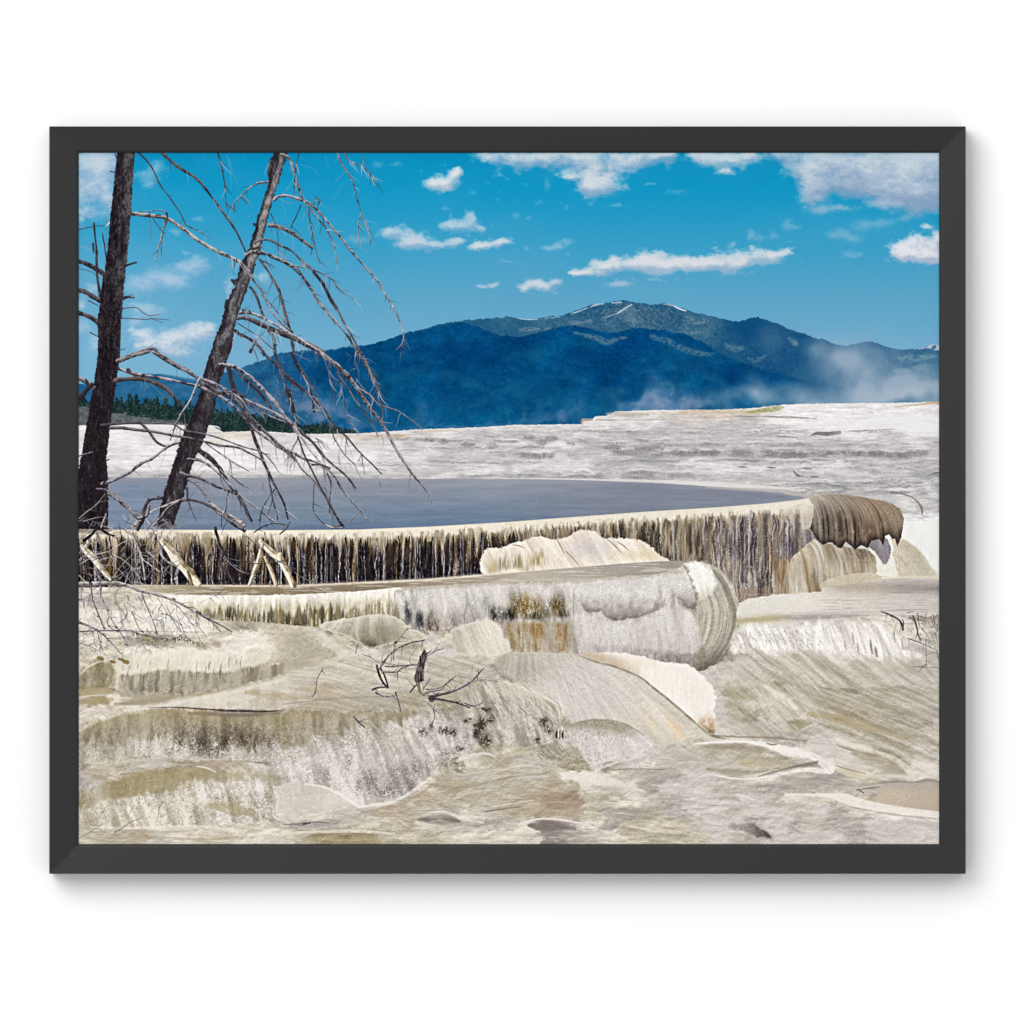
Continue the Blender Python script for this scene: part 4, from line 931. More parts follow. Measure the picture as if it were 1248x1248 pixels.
region([(700, 752), (716, 749), (735, 757), (757, 760), (785, 755), (803, 744), (822, 740), (846, 748), (853, 762), (852, 790), (838, 796), (800, 792), (760, 786), (715, 786), (702, 776)],
       lambda x, y, d: mix(C(224, 218, 212), C(202, 195, 188), np.clip(.25 + .5 * n2((x - .12 * y) / 5, y / 40, 2) + .5 * sst(755, 795, y) + .7 * sst(.2, 0, np.abs(n2((x - .14 * y + 2 * fbm(x / 9, y / 18, 3, 4)) / 8, y / 50, 6))), 0, 1)), .6, 1.1, 8, 3, 8, a=.8, k=4)
# small slopes at the foot of the terrace
region([(548, 772), (556, 765), (572, 760), (592, 754.5), (602, 756), (610, 766), (616, 780), (622, 795), (600, 799), (560, 798), (552, 785)], lambda x, y, d: mix(C(222, 214, 200), C(196, 188, 172), sst(590, 552, x)), .7, .7, 6, 2.4, lean=lambda x, y: (x - .45 * (y - 760), y), rim=((236, 230, 218), 2, .6), k=4)
DM = region([(389, 764), (400, 757), (415, 754), (430, 752.5), (446, 749.5), (462, 748), (476, 749.5), (485, 753), (493, 760), (499, 764), (512, 770), (520, 779), (500, 783), (478, 784), (462, 788), (452, 791), (446, 789), (437, 784), (425, 777), (405, 770)],
       lambda x, y, d: mix(mix(mix(C(206, 199, 183), C(166, 158, 140), sst(-2, 22, y - np.interp(x, [389, 430, 462, 485, 520], [764, 752, 748, 753, 778]))), C(190, 182, 166), sst(480, 500, x)), C(98, 90, 74), (np.exp(-((x - 452) / 13) ** 2 - ((y - 788) / 9) ** 2) * .8)), 1.0, 1.1, 1.6, 1.4, lean=lambda x, y: ((x - 455) / (1 + np.clip(y - 745, 0, 60) / 60), y), rim=((220, 214, 198), 2.6, .8), k=5, cell=1.2, stlen=12)
line([(436, 756, 2), (434, 768, 3), (437, 780, 2)], C(214, 208, 192), .6, 2, br=.4)


# ---- faces of the lower terraces: drapery with white, finger-topped spray
def emb(sl):
    i0 = sl[0].start - SLF[0].start; j0 = sl[1].start - SLF[1].start; h = sl[0].stop - sl[0].start; w = sl[1].stop - sl[1].start
    return EMI[i0:i0 + h, j0:j0 + w]
def face(top, bot, light, darkc, h=3., cell=5., lean=0., a=1., drape=.5, gran=1., bh=1.5, k=0, fade=6., soft=2.5):
    x0 = max(top[0][0], bot[0][0]); x1 = min(top[-1][0], bot[-1][0])
    sl = win(x0, min(p[1] for p in top) - h * 2, x1, max(p[1] for p in bot) + 4)
    x, y = X[sl], Y[sl]
    T = np.interp(x, *zip(*top)); B = np.interp(x, *zip(*bot))
    xe = x - lean * (y - T) + 1.5 * fbm(x / 8, y / 8, 3, k)
    ed = T + h * (n2(xe / cell, y / 60, k + 1) * .7 + n2(xe / (cell * .35), y / 20, k + 2) * .45)
    v = np.clip((y - T) / np.maximum(B - T, 1), 0, 1)
    st = n2(xe / 1.6, y / 7, k + 3) * .24 + n2(xe / 4.5, y / 18, k + 4) * .55 + n2(xe / 12, y / 40, k + 5) * .75 + .35 * (1 - 3 * np.abs(n2(xe / 8, y / 50, k + 7)))
    g = .38 * emb(sl) + .6 * speck(sl, k)
    q = np.clip(.6 + .62 * drape * st + .40 * gran * g, 0, 1)
    lc = light(x, y, v) if callable(light) else C(*light); dc = darkc(x, y, v) if callable(darkc) else C(*darkc)
    col = mix(dc, lc, q)
    m = sst(-soft * .5, soft, y - ed) * sst(1.2, -1.2, y - B - bh * n2(x / 5, y / 5, k + 6)) * sst(x0, x0 + fade, x) * sst(x1, x1 - fade, x) * a
    put(sl, m * np.clip(.85 + .3 * g, 0, 1), col)

# L0 face under the cream shelf
face([(140, 822), (170, 818), (200, 817), (240, 818), (275, 818), (310, 812), (345, 806), (372, 800)], [(140, 838), (165, 842), (205, 845), (250, 842), (300, 833), (345, 822), (372, 812)],
     lambda x, y, v: ramp(v, [(0, C(190, 182, 158)), (.5, C(182, 175, 155)), (1, C(186, 179, 162))]), lambda x, y, v: mix(C(128, 120, 100), C(96, 88, 74), np.exp(-((x - 192) / 22) ** 2)[..., None][..., 0] * v), 4, 4, -.1, .95, 1., 1.3, k=1, fade=12)
face([(95, 808), (108, 812), (120, 806), (140, 808), (144, 816)], [(95, 842), (110, 840), (125, 838), (138, 834), (144, 828)], (190, 180, 150), (122, 112, 86), 3, 4, -.2, .8, .9, 1.2, k=2)
# L1 tan pool strip, L2 pale flow
glow([(150, 850, 10), (200, 850, 9), (250, 846, 7), (290, 840, 4)], C(174, 162, 138), .8, br=.4)
face([(150, 862), (180, 858), (215, 851), (250, 845), (300, 836), (345, 825), (385, 816), (400, 812)], [(150, 868), (195, 862), (270, 864), (330, 865), (360, 862), (385, 850), (400, 830)], (232, 225, 212), (186, 178, 162), 1.5, 9, 0, .85, .6, .9, k=3, fade=20, soft=4)
# L3 face below the dark crack
face([(95, 892), (112, 882), (130, 876), (152, 870), (195, 865), (270, 869), (345, 869), (400, 867), (450, 868), (500, 866), (530, 866)], [(95, 940), (130, 926), (180, 923), (230, 919), (262, 926), (300, 928), (340, 935), (400, 915), (450, 905), (500, 890), (530, 880)],
     lambda x, y, v: mix(ramp(v, [(0, C(176, 164, 132)), (.25, C(180, 171, 148)), (1, C(190, 183, 166))]), C(196, 188, 172), sst(340, 420, x) * .4), lambda x, y, v: mix(ramp(v, [(0, C(138, 124, 92)), (.3, C(122, 112, 90)), (1, C(120, 112, 98))]), C(70, 61, 50), np.exp(-((x - 258) / 52) ** 2) * sst(.25, .6, v) * .95), 2, 6, .0, .95, .8, 1.4, k=4, fade=8)
for (x0_, x1_, y0_, y1_, a_) in ((150, 232, 898, 921, .9), (205, 340, 908, 926, .75), (95, 160, 905, 930, .5)):
    face([(x0_, y0_ + 4), ((x0_ + x1_) / 2, y0_), (x1_, y0_ + 5)], [(x0_, y1_ + 2), ((x0_ + x1_) / 2, y1_), (x1_, y1_ + 3)], (234, 227, 218), (170, 162, 148), 11, 5, .1, a_, .5, 1.4, k=int(x0_) % 9, fade=10, soft=5)
# L4 froth
face([(322, 925), (334, 903), (350, 912), (366, 908), (378, 902), (400, 896), (418, 890), (431, 884), (448, 888), (470, 884), (490, 878), (510, 868), (530, 866), (560, 872), (585, 880)], [(322, 948), (350, 953), (371, 955), (397, 960), (413, 967), (437, 984), (469, 979), (485, 974), (501, 965), (517, 953), (530, 940), (545, 930), (560, 920), (585, 905)],
     (232, 226, 219), lambda x, y, v: mix(C(164, 156, 147), C(140, 133, 126), sst(.5, 1, v)), 9, 6, .35, .9, .75, 1.5, k=5, fade=10, soft=6)
# L5 ochre band
face([(97, 960), (118, 958), (150, 944), (195, 936), (245, 934), (290, 938), (335, 944), (352, 952)], [(97, 985), (125, 976), (160, 972), (200, 966), (240, 958), (270, 954), (300, 952), (335, 958), (352, 962)],
     lambda x, y, v: mix(C(196, 188, 168), C(180, 168, 136), sst(340, 240, x) * sst(110, 140, x)), lambda x, y, v: mix(C(150, 142, 122), C(146, 132, 98), sst(340, 240, x) * sst(110, 140, x)), 3, 12, 0, .85, .6, .8, k=6, fade=14, soft=5)
# L6 spray below it
face([(95, 988), (125, 976), (150, 974), (175, 968), (200, 966), (222, 958), (245, 952), (270, 948), (300, 947), (325, 952), (350, 962)], [(95, 1012), (150, 1010), (200, 1008), (260, 1006), (310, 1002), (340, 996), (350, 992)],
     lambda x, y, v: mix(C(232, 226, 212), C(232, 226, 220), sst(220, 260, x)), lambda x, y, v: mix(C(160, 150, 126), C(146, 136, 118), v), 9, 7, .25, .92, .85, 1.5, k=7, fade=8, soft=6)
face([(245, 980), (262, 976), (285, 978), (305, 984), (318, 990)], [(245, 984), (262, 988), (285, 994), (305, 994), (318, 992)], (184, 172, 142), (150, 136, 104), 2, 6, .3, .8, .6, .8, k=8, fade=10, soft=4)
# L7 smooth white lens
face([(330, 958), (352, 955), (371, 955.5), (384, 958), (397, 961), (413, 968), (425, 976), (438, 985)], [(330, 990), (360, 992), (385, 991), (410, 988), (428, 986), (438, 986)], (226, 219, 209), (182, 174, 160), .6, 9, 0, .9, .3, 1.1, k=9, fade=10, soft=2)

face([(548, 826), (580, 820), (605, 822), (625, 830), (645, 840), (665, 852), (690, 872)], [(548, 872), (575, 885), (600, 905), (625, 908), (650, 906), (675, 900), (690, 886)],
     (212, 206, 193), (150, 142, 127), 3, 5, .45, .85, 1.2, 1.2, k=3, fade=14, soft=6)
face([(596, 880), (615, 872), (640, 868), (660, 874), (680, 886)], [(596, 905), (615, 908), (640, 910), (660, 908), (680, 902)], (226, 220, 210), (140, 132, 120), 8, 5, .3, .8, .8, 1.3, k=6, fade=10, soft=5)

# drapery of the right-hand slopes
face([(875, 812), (900, 800), (930, 800), (960, 800), (1000, 806), (1030, 812)], [(875, 880), (900, 896), (940, 900), (980, 888), (1005, 880), (1030, 872)], (216, 210, 197), (154, 147, 126), 4, 8, 1.1, .55, 1.1, 1.2, k=2, fade=16, soft=10)
face([(985, 812), (1040, 810), (1080, 812), (1120, 812), (1150, 815)], [(985, 876), (1040, 905), (1080, 915), (1120, 928), (1150, 935)], lambda x, y, v: mix(C(214, 207, 193), C(218, 211, 204), sst(1060, 1130, x)), (154, 146, 124), 3, 8, 2.6, .55, 1.1, 1.1, k=4, fade=16, soft=10)
face([(345, 812), (400, 800), (450, 800), (520, 796), (600, 800)], [(345, 864), (400, 866), (450, 866), (520, 862), (600, 826)], lambda x, y, v: mix(C(222, 214, 200), C(196, 187, 168), v), (158, 149, 132), 3, 12, 3.5, .65, 1.0, 1.0, k=6, fade=16, soft=10)
# ---- the pale ledge that pushes out from the terrace
def ledge(x, y, d):
    low = np.interp(x, [709, 748, 779, 796, 815, 837, 859, 874], [799, 810, 823, 836, 851, 870, 890, 900]) - y
    b = mix(C(243, 236, 227), C(204, 188, 164), sst(14, 0, low) * sst(800, 740, x))
    b = mix(b, C(196, 182, 160), sst(16, 4, low) * sst(800, 720, x) * .7)
    b = mix(b, C(190, 158, 122), np.exp(-((x - 862) / 13) ** 2 - ((y - 883) / 9) ** 2) * np.clip(.8 + .6 * n2(x / 3, y / 3, 4), 0, 1))
    b = mix(b, C(118, 98, 66), np.exp(-((x - 866) / 7) ** 2 - ((y - 892) / 5) ** 2) * .8)
    b = mix(b, C(226, 206, 180), np.exp(-((x - 770) / 30) ** 2 - ((y - 808) / 8) ** 2) * .4)
    return b
region([(704, 798), (725, 795), (745, 794.5), (772, 797.5), (794, 803), (815, 807.5), (837, 810), (852, 818), (862, 829), (869, 839), (873, 850), (871, 864), (873, 880), (872, 893), (864, 893), (850, 882), (837, 871), (815, 852), (796, 837), (779, 824), (764, 816), (748, 811), (726, 805)], ledge, .3, .45, 2.4, 1.8, 5, k=6)
line([(705, 799, 1), (730, 808, 2.4), (748, 812, 2.4), (779, 825, 2.2), (796, 838, 2.6), (815, 853, 3), (837, 872, 3), (855, 888, 3), (866, 896, 4), (884, 900, 1)], C(128, 116, 94), .8, 1.4, br=.2)
line([(715, 806, 2), (740, 815, 4), (775, 828, 3)], C(170, 160, 142), .5, 3)
line([(700, 797.5, 1), (690, 797, 1.4), (640, 796, 1.6), (612, 796, 1)], C(214, 204, 186), .7, 1.2)

# ---- fan-shaped flow below the ledge
def fan(cx, cy): return lambda x, y: (np.arctan2(y - cy, x - cx) * 150, np.hypot(x - cx, y - cy))
def fancol(x, y, d):
    th = np.arctan2(y - 740, x - 600)
    b = ramp(x + .3 * (y - 820), [(610, C(184, 177, 163)), (660, C(200, 194, 184)), (720, C(214, 208, 200)), (790, C(220, 213, 200)), (850, C(208, 201, 185))])
    b = mix(b, C(216, 209, 202), .7 * np.exp(-((x - 735) / 60) ** 2 - ((y - 850) / 26) ** 2))
    b = mix(b, C(216, 186, 148), .7 * np.exp(-((x - 822 - .55 * (y - 885)) / 7) ** 2 - ((y - 886) / 14) ** 2))
    b = mix(b, C(220, 206, 178), .5 * np.exp(-((x - 795 - .6 * (y - 885)) / 8) ** 2 - ((y - 880) / 22) ** 2))
    b = mix(b, C(168, 160, 150), .5 * np.exp(-((x - 640) / 30) ** 2 - ((y - 815) / 10) ** 2))
    return b
region([(612, 799), (650, 798), (700, 799), (728, 808), (748, 813), (779, 826), (796, 839), (815, 854), (837, 873), (856, 890), (866, 898), (836, 902), (800, 908), (786, 899), (770, 889), (750, 882), (720, 880), (700, 884), (688, 868), (668, 852), (645, 838), (622, 826), (604, 812)],
       fancol, .75, .8, 6, 1.5, 7, lean=fan(640, 690), cell=2.0, stlen=40, k=7)
for a, b, c in (((652, 800), (720, 840), (775, 905)), ((690, 805), (760, 850), (812, 905)), ((725, 812), (790, 850), (845, 897)), ((668, 815), (700, 845), (735, 878)), ((760, 826), (800, 858), (838, 897)), ((640, 812), (672, 838), (700, 874))):
    line([(a[0], a[1], 1), (b[0], b[1], 3), (c[0], c[1], 2)], C(222, 214, 204), .55, 3, br=.6, k=a[0] % 9)
    line([(a[0] + 9, a[1] + 3, 1), (b[0] + 9, b[1] + 3, 2), (c[0] + 7, c[1] - 3, 1)], C(168, 160, 146), .28, 3, br=.8)
line([(613, 831, 1), (632, 836, 3), (655, 845, 4.5), (675, 855, 4), (690, 862, 2)], C(232, 225, 214), .8, 2.4, br=.35)
line([(668, 830, 3), (685, 845, 6), (700, 862, 8), (704, 876, 4)], C(220, 213, 207), .6, 4, br=.3)
# low lens-shaped mound
region([(690, 886), (700, 881), (720, 877.5), (745, 878), (762, 882.5), (777, 890), (790, 899), (799, 908), (786, 916), (770, 923), (750, 927), (735, 932), (727, 940), (716, 930), (706, 915), (696, 900)],
       lambda x, y, d: mix(mix(C(168, 160, 142), C(214, 206, 200), sst(884, 902, y - .1 * (x - 740) + 3 * n2(x / 7, y / 7, 3))), C(220, 212, 208), sst(758, 785, x) * .8), .6, 1.1, 3, 2, 6, lean=fan(700, 830), k=8)
line([(700, 881, 1), (720, 877.5, 1.6), (745, 878, 1.6), (765, 883.5, 1.4), (785, 896, 1)], C(158, 148, 132), .7, 1.4)
line([(727, 939, 1.5), (735, 935, 3), (752, 929, 3), (770, 925, 2), (784, 918, 1)], C(230, 224, 216), .75, 2.2, br=.3)

# ---- hairy curtain (595..665, 825..900)
for i in range(90):
    x0 = rng.uniform(568, 664); y0 = rng.uniform(826, 872) + .25 * (x0 - 620)
    if y0 < 826: continue
    L = rng.uniform(10, 26); le = (x0 - 590) * .006
    c = rng.choice([228, 218, 205, 140, 120], p=[.3, .25, .15, .2, .1])
    line([(x0, y0, 1.1), (x0 + L * (.25 + le), y0 + L * .45, 1.3), (x0 + L * (.38 + le), y0 + L, .7)], C(c, c - 6, c - 14), .5, .9, 2)
for i in range(30):
    x0 = rng.uniform(596, 650); y0 = rng.uniform(830, 850)
    line([(x0, y0, .9), (x0 + 12, y0 + 5, 1.2), (x0 + 24, y0 + 16, .8)], C(214, 208, 190), .55, .9, 3)

# ---- long features of the lower left
def crest(pts, up=None, dn=None, wu=2., wd=8., a=.8, br=.4):
    """pts along a crest running left to right: bright crest, darker or lighter face below"""
    if dn: glow([(p[0], p[1] + wd * .28, wd) for p in pts], C(*dn), a * .8, br=br, p=1.4)
    if up: line([(p[0], p[1], wu) for p in pts], C(*up), a, 1.4, br=br)
line([(180, 862, .8), (215, 862, 1.2), (240, 863.5, 1.6), (262, 865, 1.6), (275, 866, 2.6), (300, 866.6, 2.8), (322, 867, 2.4), (345, 866, 1)], C(74, 66, 62), .9, .9, br=.25)
glow([(230, 869, 4), (290, 871, 7), (340, 869, 4)], C(128, 116, 104), .7, br=.4)
def facepatch(pts, c, st=1.2, spk=1.6, soft=5, rough=2.5, a=.9, lean=None, k=0): region(pts, c, st * .7, spk, soft, rough, 7, lean=lean, a=a * .9, cell=1.5, stlen=5, k=k)
# bright cream shelf with drips
facepatch([(138, 806), (160, 800), (180, 796), (200, 793), (240, 792), (270, 797), (300, 797), (330, 790), (342, 796), (330, 806), (300, 814), (275, 818), (250, 818), (225, 817), (205, 816), (180, 819), (162, 822), (145, 820)], (230, 222, 205), .7, .5, 5, 2.5, .85, k=1)
for i in range(60):
    x0 = rng.uniform(148, 330); y0 = rng.uniform(806, 824) - .05 * (x0 - 150)
    L = rng.uniform(5, 17); c = rng.choice([230, 214, 128, 108])
    line([(x0, y0, 1.), (x0 - L * .12, y0 + L * .5, 1.2), (x0 - L * .1, y0 + L, .7)], C(c, c - 7, c - 20), .45, .9, 2)
line([(97, 822, 1.5), (108, 812, 2.4), (122, 806, 2.4), (136, 803, 2)], C(226, 220, 204), .75, 1.8, br=.3)
line([(142, 840, 3), (143, 825, 3.4), (148, 815, 3)], C(224, 217, 202), .75, 2.4, br=.3)
for q in ((122, 802, 6), (137, 806, 4), (153, 806, 6), (147, 803, 4)): glow([(q[0] - 2, q[1], q[2]), (q[0] + 2, q[1] + 1, q[2])], C(120, 98, 48), .8, p=3)
patch([(168, 774, 4), (180, 778, 8), (192, 781, 4)], (160, 150, 118), .7)
# pool ribbons on the left
glow([(95, 846, 8), (120, 842, 10), (136, 843, 5)], C(178, 163, 132), .8, p=3, br=.3)
glow([(96, 856, 5), (115, 854, 8), (136, 852, 6)], C(170, 154, 122), .8, p=3, br=.4)
glow([(140, 858, 4), (170, 856, 7), (200, 852, 6), (220, 847, 2)], C(168, 156, 132), .85, p=3, br=.3)
line([(95, 850, 1.5), (120, 847, 2), (140, 850, 3), (160, 851, 2)], C(226, 218, 200), .7, 1.6, br=.3)
line([(150, 866, 2), (190, 861, 3), (240, 852, 5), (290, 842, 6), (330, 832, 4), (350, 826, 2)], C(228, 221, 206), .75, 3, br=.35)
line([(230, 857, 4), (270, 852, 8), (310, 850, 6)], C(224, 217, 204), .6, 4, br=.4)
line([(318, 836, 1), (335, 838, 1.6), (350, 845, 1.4)], C(222, 214, 196), .5, 1.2)
# band of ochre algae and spray
line([(240, 934, 1.2), (252, 936, 1.8), (263, 941, 1.2)], C(228, 222, 208), .8, 1.2)
for cx, cy, rx, ry, a in ((218, 905, 8, 10, .65), (245, 908, 14, 12, .75), (262, 915, 12, 8, .7), (273, 905, 9, 10, .8), (295, 900, 10, 11, .75), (330, 905, 6, 8, .5), (222, 893, 10, 6, .3), (255, 890, 16, 6, .3), (285, 888, 10, 6, .3)):
    sl = win(cx - rx * 2, cy - ry * 2, cx + rx * 2, cy + ry * 2); x, y = X[sl], Y[sl]
    e = np.exp(-((x - cx) / rx) ** 2 - ((y - cy) / ry) ** 2) * a * np.clip(.8 + .8 * n2(x / 1.1, y / 1.3, 4) + .4 * n2(x / 3, y / 6, 5), 0, 1.2)
    put(sl, e, C(78, 68, 58))
for cx, cy, rx, ry in ((206, 905, 5, 10), (190, 912, 6, 9), (212, 911, 10, 4), (228, 915, 12, 4), (262, 908, 4, 9), (268, 918, 9, 4), (285, 913, 5, 7), (235, 903, 3, 7), (175, 905, 4, 7)):
    sl = win(cx - rx * 2, cy - ry * 2, cx + rx * 2, cy + ry * 2); x, y = X[sl], Y[sl]
    e = np.exp(-((x - cx) / rx) ** 2 - ((y - cy) / ry) ** 2) * np.clip(.55 + 1.1 * n2(x / 1.2, y / 1.5, 6), 0, 1)
    put(sl, e * .85, C(228, 221, 216))
# spray flecks over the whole lower left
def flecks(n, x0, x1, y0, y1, ang, Lr, cols, a=.5, f=None):
    for i in range(n):
        px = rng.uniform(x0, x1); py = rng.uniform(y0, y1)
        if f and not f(px, py): continue
        L = rng.uniform(*Lr); t = math.radians(ang(px, py) + rng.normal(0, 14))
        c = cols[rng.randint(len(cols))]
        line([(px, py, rng.uniform(.8, 1.3)), (px + math.cos(t) * L, py + math.sin(t) * L, .5)], C(*c), a * .75, .9, 2)
flecks(160, 97, 340, 955, 1006, lambda x, y: 70 + (x - 200) * -.1, (2, 6), [(238, 232, 222), (232, 226, 214), (120, 110, 90), (238, 234, 226)], .55)
flecks(120, 300, 540, 885, 970, lambda x, y: 62, (2, 7), [(232, 226, 222), (236, 230, 226), (120, 112, 108), (226, 220, 216)], .5)
flecks(260, 97, 340, 880, 925, lambda x, y: 85, (2, 6), [(222, 214, 200), (104, 96, 82), (112, 104, 90)], .5)
flecks(160, 640, 740, 885, 935, lambda x, y: 60, (1.5, 4), [(232, 226, 216), (110, 102, 90)], .5)
flecks(150, 250, 325, 951, 978, lambda x, y: 60, (2, 5), [(240, 236, 232), (236, 230, 226)], .6)

# ---- froth mound, centre
for pts in ([(371, 955, 1.5), (384, 957, 2), (397, 960, 3), (413, 967, 4), (425, 975, 4), (437, 983, 3)], [(437, 984, 2), (450, 981.5, 3), (469, 979, 3), (485, 974, 3), (501, 965, 3), (517, 953, 3.4)]):
    line(pts, C(238, 232, 225), .85, 1.8, br=.25)
glow([(440, 990, 3), (470, 985, 6), (500, 975, 6), (525, 958, 4)], C(172, 156, 134), .6, br=.4)
for q in ((449, 952, 8, 12), (472, 965, 12, 7), (500, 958, 6, 7), (508, 938, 7, 12), (398, 944, 4, 8), (437, 958, 4, 12), (425, 930, 4, 10), (485, 940, 14, 10)):
    sl = win(q[0] - q[2] * 2, q[1] - q[3] * 2, q[0] + q[2] * 2, q[1] + q[3] * 2); x, y = X[sl], Y[sl]
    put(sl, np.exp(-((x - q[0]) / q[2]) ** 2 - ((y - q[1]) / q[3]) ** 2) * .6 * np.clip(.6 + .9 * n2(x / 1.1, y / 1.2, 4), 0, 1), C(104, 100, 98))
for q in ((515, 892, 6, 5), (541, 890, 8, 6), (552, 893, 5, 5), (583, 888, 6, 6), (588, 880, 6, 7), (592, 903, 8, 9), (580, 895, 4, 6), (568, 878, 4, 3), (595, 865, 5, 4), (598, 876, 4, 5), (560, 912, 6, 3), (525, 885, 3, 4), (668, 890, 5, 5), (655, 902, 4, 4), (663, 880, 7, 6)):
    sl = win(q[0] - q[2] * 2, q[1] - q[3] * 2, q[0] + q[2] * 2, q[1] + q[3] * 2); x, y = X[sl], Y[sl]
    put(sl, np.exp(-(((x - q[0]) / q[2]) ** 2 + ((y - q[1]) / q[3]) ** 2) ** 1.3) * .85 * np.clip(.7 + .9 * n2(x / 1.6, y / 1.8, 4), 0, 1), C(58, 50, 44))
for q in ((541, 882, 5), (552, 908, 4), (534, 900, 4), (575, 872, 5), (573, 905, 5), (608, 885, 4), (617, 892, 4), (520, 880, 5), (533, 940, 6)):
    sl = win(q[0] - q[2] * 2, q[1] - q[2] * 2, q[0] + q[2] * 2, q[1] + q[2] * 2); x, y = X[sl], Y[sl]
    put(sl, np.exp(-(((x - q[0]) / q[2]) ** 2 + ((y - q[1]) / q[2]) ** 2)) * .75 * np.clip(.7 + .7 * n2(x / 1.2, y / 1.4, 4), 0, 1), C(232, 226, 222))
for dx in (0, 3.6, 7.6): line([(679 + dx, 890.5, 1), (678 + dx, 895, 2.4), (678.5 + dx, 899, 1.6)], C(48, 42, 36), .9, .8)
line([(681, 889, 1), (681, 898, 1.6)], C(238, 232, 222), .9, .8)
line([(570, 921, 1.4), (590, 918, 3), (604, 922, 2)], C(234, 226, 216), .7, 2)
for s in range(9):
    x0 = 470 + s * 9
    line([(x0 - 40, 868 + s * 2, 1), (x0 - 18, 890 + s, 2), (x0, 925, 2.6), (x0 + 4, 950, 1)], C(226, 220, 212) if s % 2 else C(158, 150, 134), .38, 3, br=.7)

# ---- smooth water right of the froth
def ripple(pts, c, w, a=.7, br=.35): line([(p[0], p[1], w * (.5 + .5 * math.sin(math.pi * (i + .5) / len(pts)))) for i, p in enumerate(pts)], C(*c), a, 1.3, br=br)
ripple([(560, 945), (590, 940), (610, 938), (640, 940)], (214, 204, 184), 2)
ripple([(520, 955), (560, 960), (600, 952), (625, 946)], (158, 146, 126), 2.4, .5)
ripple([(600, 942), (625, 935), (645, 933), (660, 936)], (222, 212, 196), 2)
ripple([(640, 927), (670, 932), (690, 940), (710, 946)], (214, 206, 190), 2)
ripple([(595, 984), (620, 980), (650, 975)], (222, 212, 196), 2.2)
ripple([(590, 989), (612, 986), (635, 983)], (128, 116, 100), 2.2, .7)
ripple([(605, 950), (640, 945), (670, 942)], (150, 138, 120), 1.8, .5)
region([(675, 940), (688, 944), (700, 950), (713, 962), (723, 957), (740, 957), (760, 960), (783, 963), (770, 956), (750, 950), (733, 945), (715, 945), (695, 943)], (226, 221, 208), .3, .4, 5, 2.5, a=.8, k=9)
glow([(672, 982, 8), (690, 983, 20), (706, 984, 14), (715, 986, 4)], C(170, 152, 132), .55, br=.8)
ripple([(635, 1003), (648, 999.5), (661, 998), (685, 999), (700, 1002), (715, 1005), (735, 1013)], (230, 222, 210), 2.4, .9, .2)
glow([(645, 1006, 5), (660, 1006, 14), (680, 1007, 14), (700, 1010, 5)], C(130, 121, 114), .85, br=.25, p=2.4)
glow([(655, 1016, 4), (675, 1016, 8), (695, 1017, 3)], C(150, 142, 134), .6)
ripple([(735, 1013), (748, 1016), (760, 1021), (768, 1026)], (228, 220, 206), 3)
ripple([(765, 1007), (780, 1009), (800, 1013)], (224, 214, 204), 2)
ripple([(515, 993), (535, 989), (555, 993), (569, 999), (590, 1003)], (230, 221, 206), 2.6, .85)
glow([(510, 999, 4), (528, 999, 12), (548, 999, 11), (560, 1001, 4)], C(134, 124, 118), .85, br=.25, p=2.2)
ripple([(468, 996), (485, 998), (497, 1007), (515, 1010)], (220, 212, 196), 2)
ripple([(565, 1000), (580, 992), (590, 996), (585, 1004)], (224, 215, 200), 2.4)
ripple([(345, 1016), (380, 1014), (430, 1013), (480, 1016)], (226, 220, 202), 4, .7)
glow([(370, 1022, 5), (420, 1023, 8), (460, 1022, 5)], C(176, 166, 132), .6, br=.8, sc=5)
glow([(370, 1004, 4), (378, 1003, 2)], C(90, 82, 76), .9)
ripple([(345, 1005), (365, 1004), (385, 1002), (400, 1003)], (110, 102, 96), 1.3, .7)
ripple([(100, 1016), (140, 1012), (190, 1014), (240, 1012)], (178, 166, 146), 3, .6)
ripple([(130, 1022), (180, 1020), (240, 1023), (290, 1020)], (172, 158, 132), 3, .55)
ripple([(110, 1008), (160, 1009), (230, 1007), (300, 1012)], (232, 226, 210), 3, .6)
ripple([(735, 977), (755, 979), (775, 974), (792, 972)], (226, 216, 206), 2.4)
glow([(765, 972, 4), (776, 972, 10), (788, 975, 5)], C(228, 220, 210), .6, br=.5)
ripple([(743, 938), (775, 937), (810, 938)], (140, 130, 118), 1.6, .7, .5)
ripple([(800, 924), (812, 923), (822, 925)], (222, 216, 208), 1.6)
glow([(755, 986, 4), (780, 990, 14), (800, 986, 6)], C(158, 152, 140), .5, br=.5)
for i in range(150):
    px = rng.uniform(440, 880); py = rng.uniform(965, 1027); L = rng.uniform(6, 26)
    c = [(226, 218, 206), (150, 140, 128), (232, 225, 214), (162, 150, 132)][rng.randint(4)]
    line([(px, py, .6), (px + L * .5, py + rng.uniform(-1.6, 1.2), 1.5), (px + L, py + rng.uniform(-1, 2), .5)], C(*c), .4, 1, 3, br=.5)

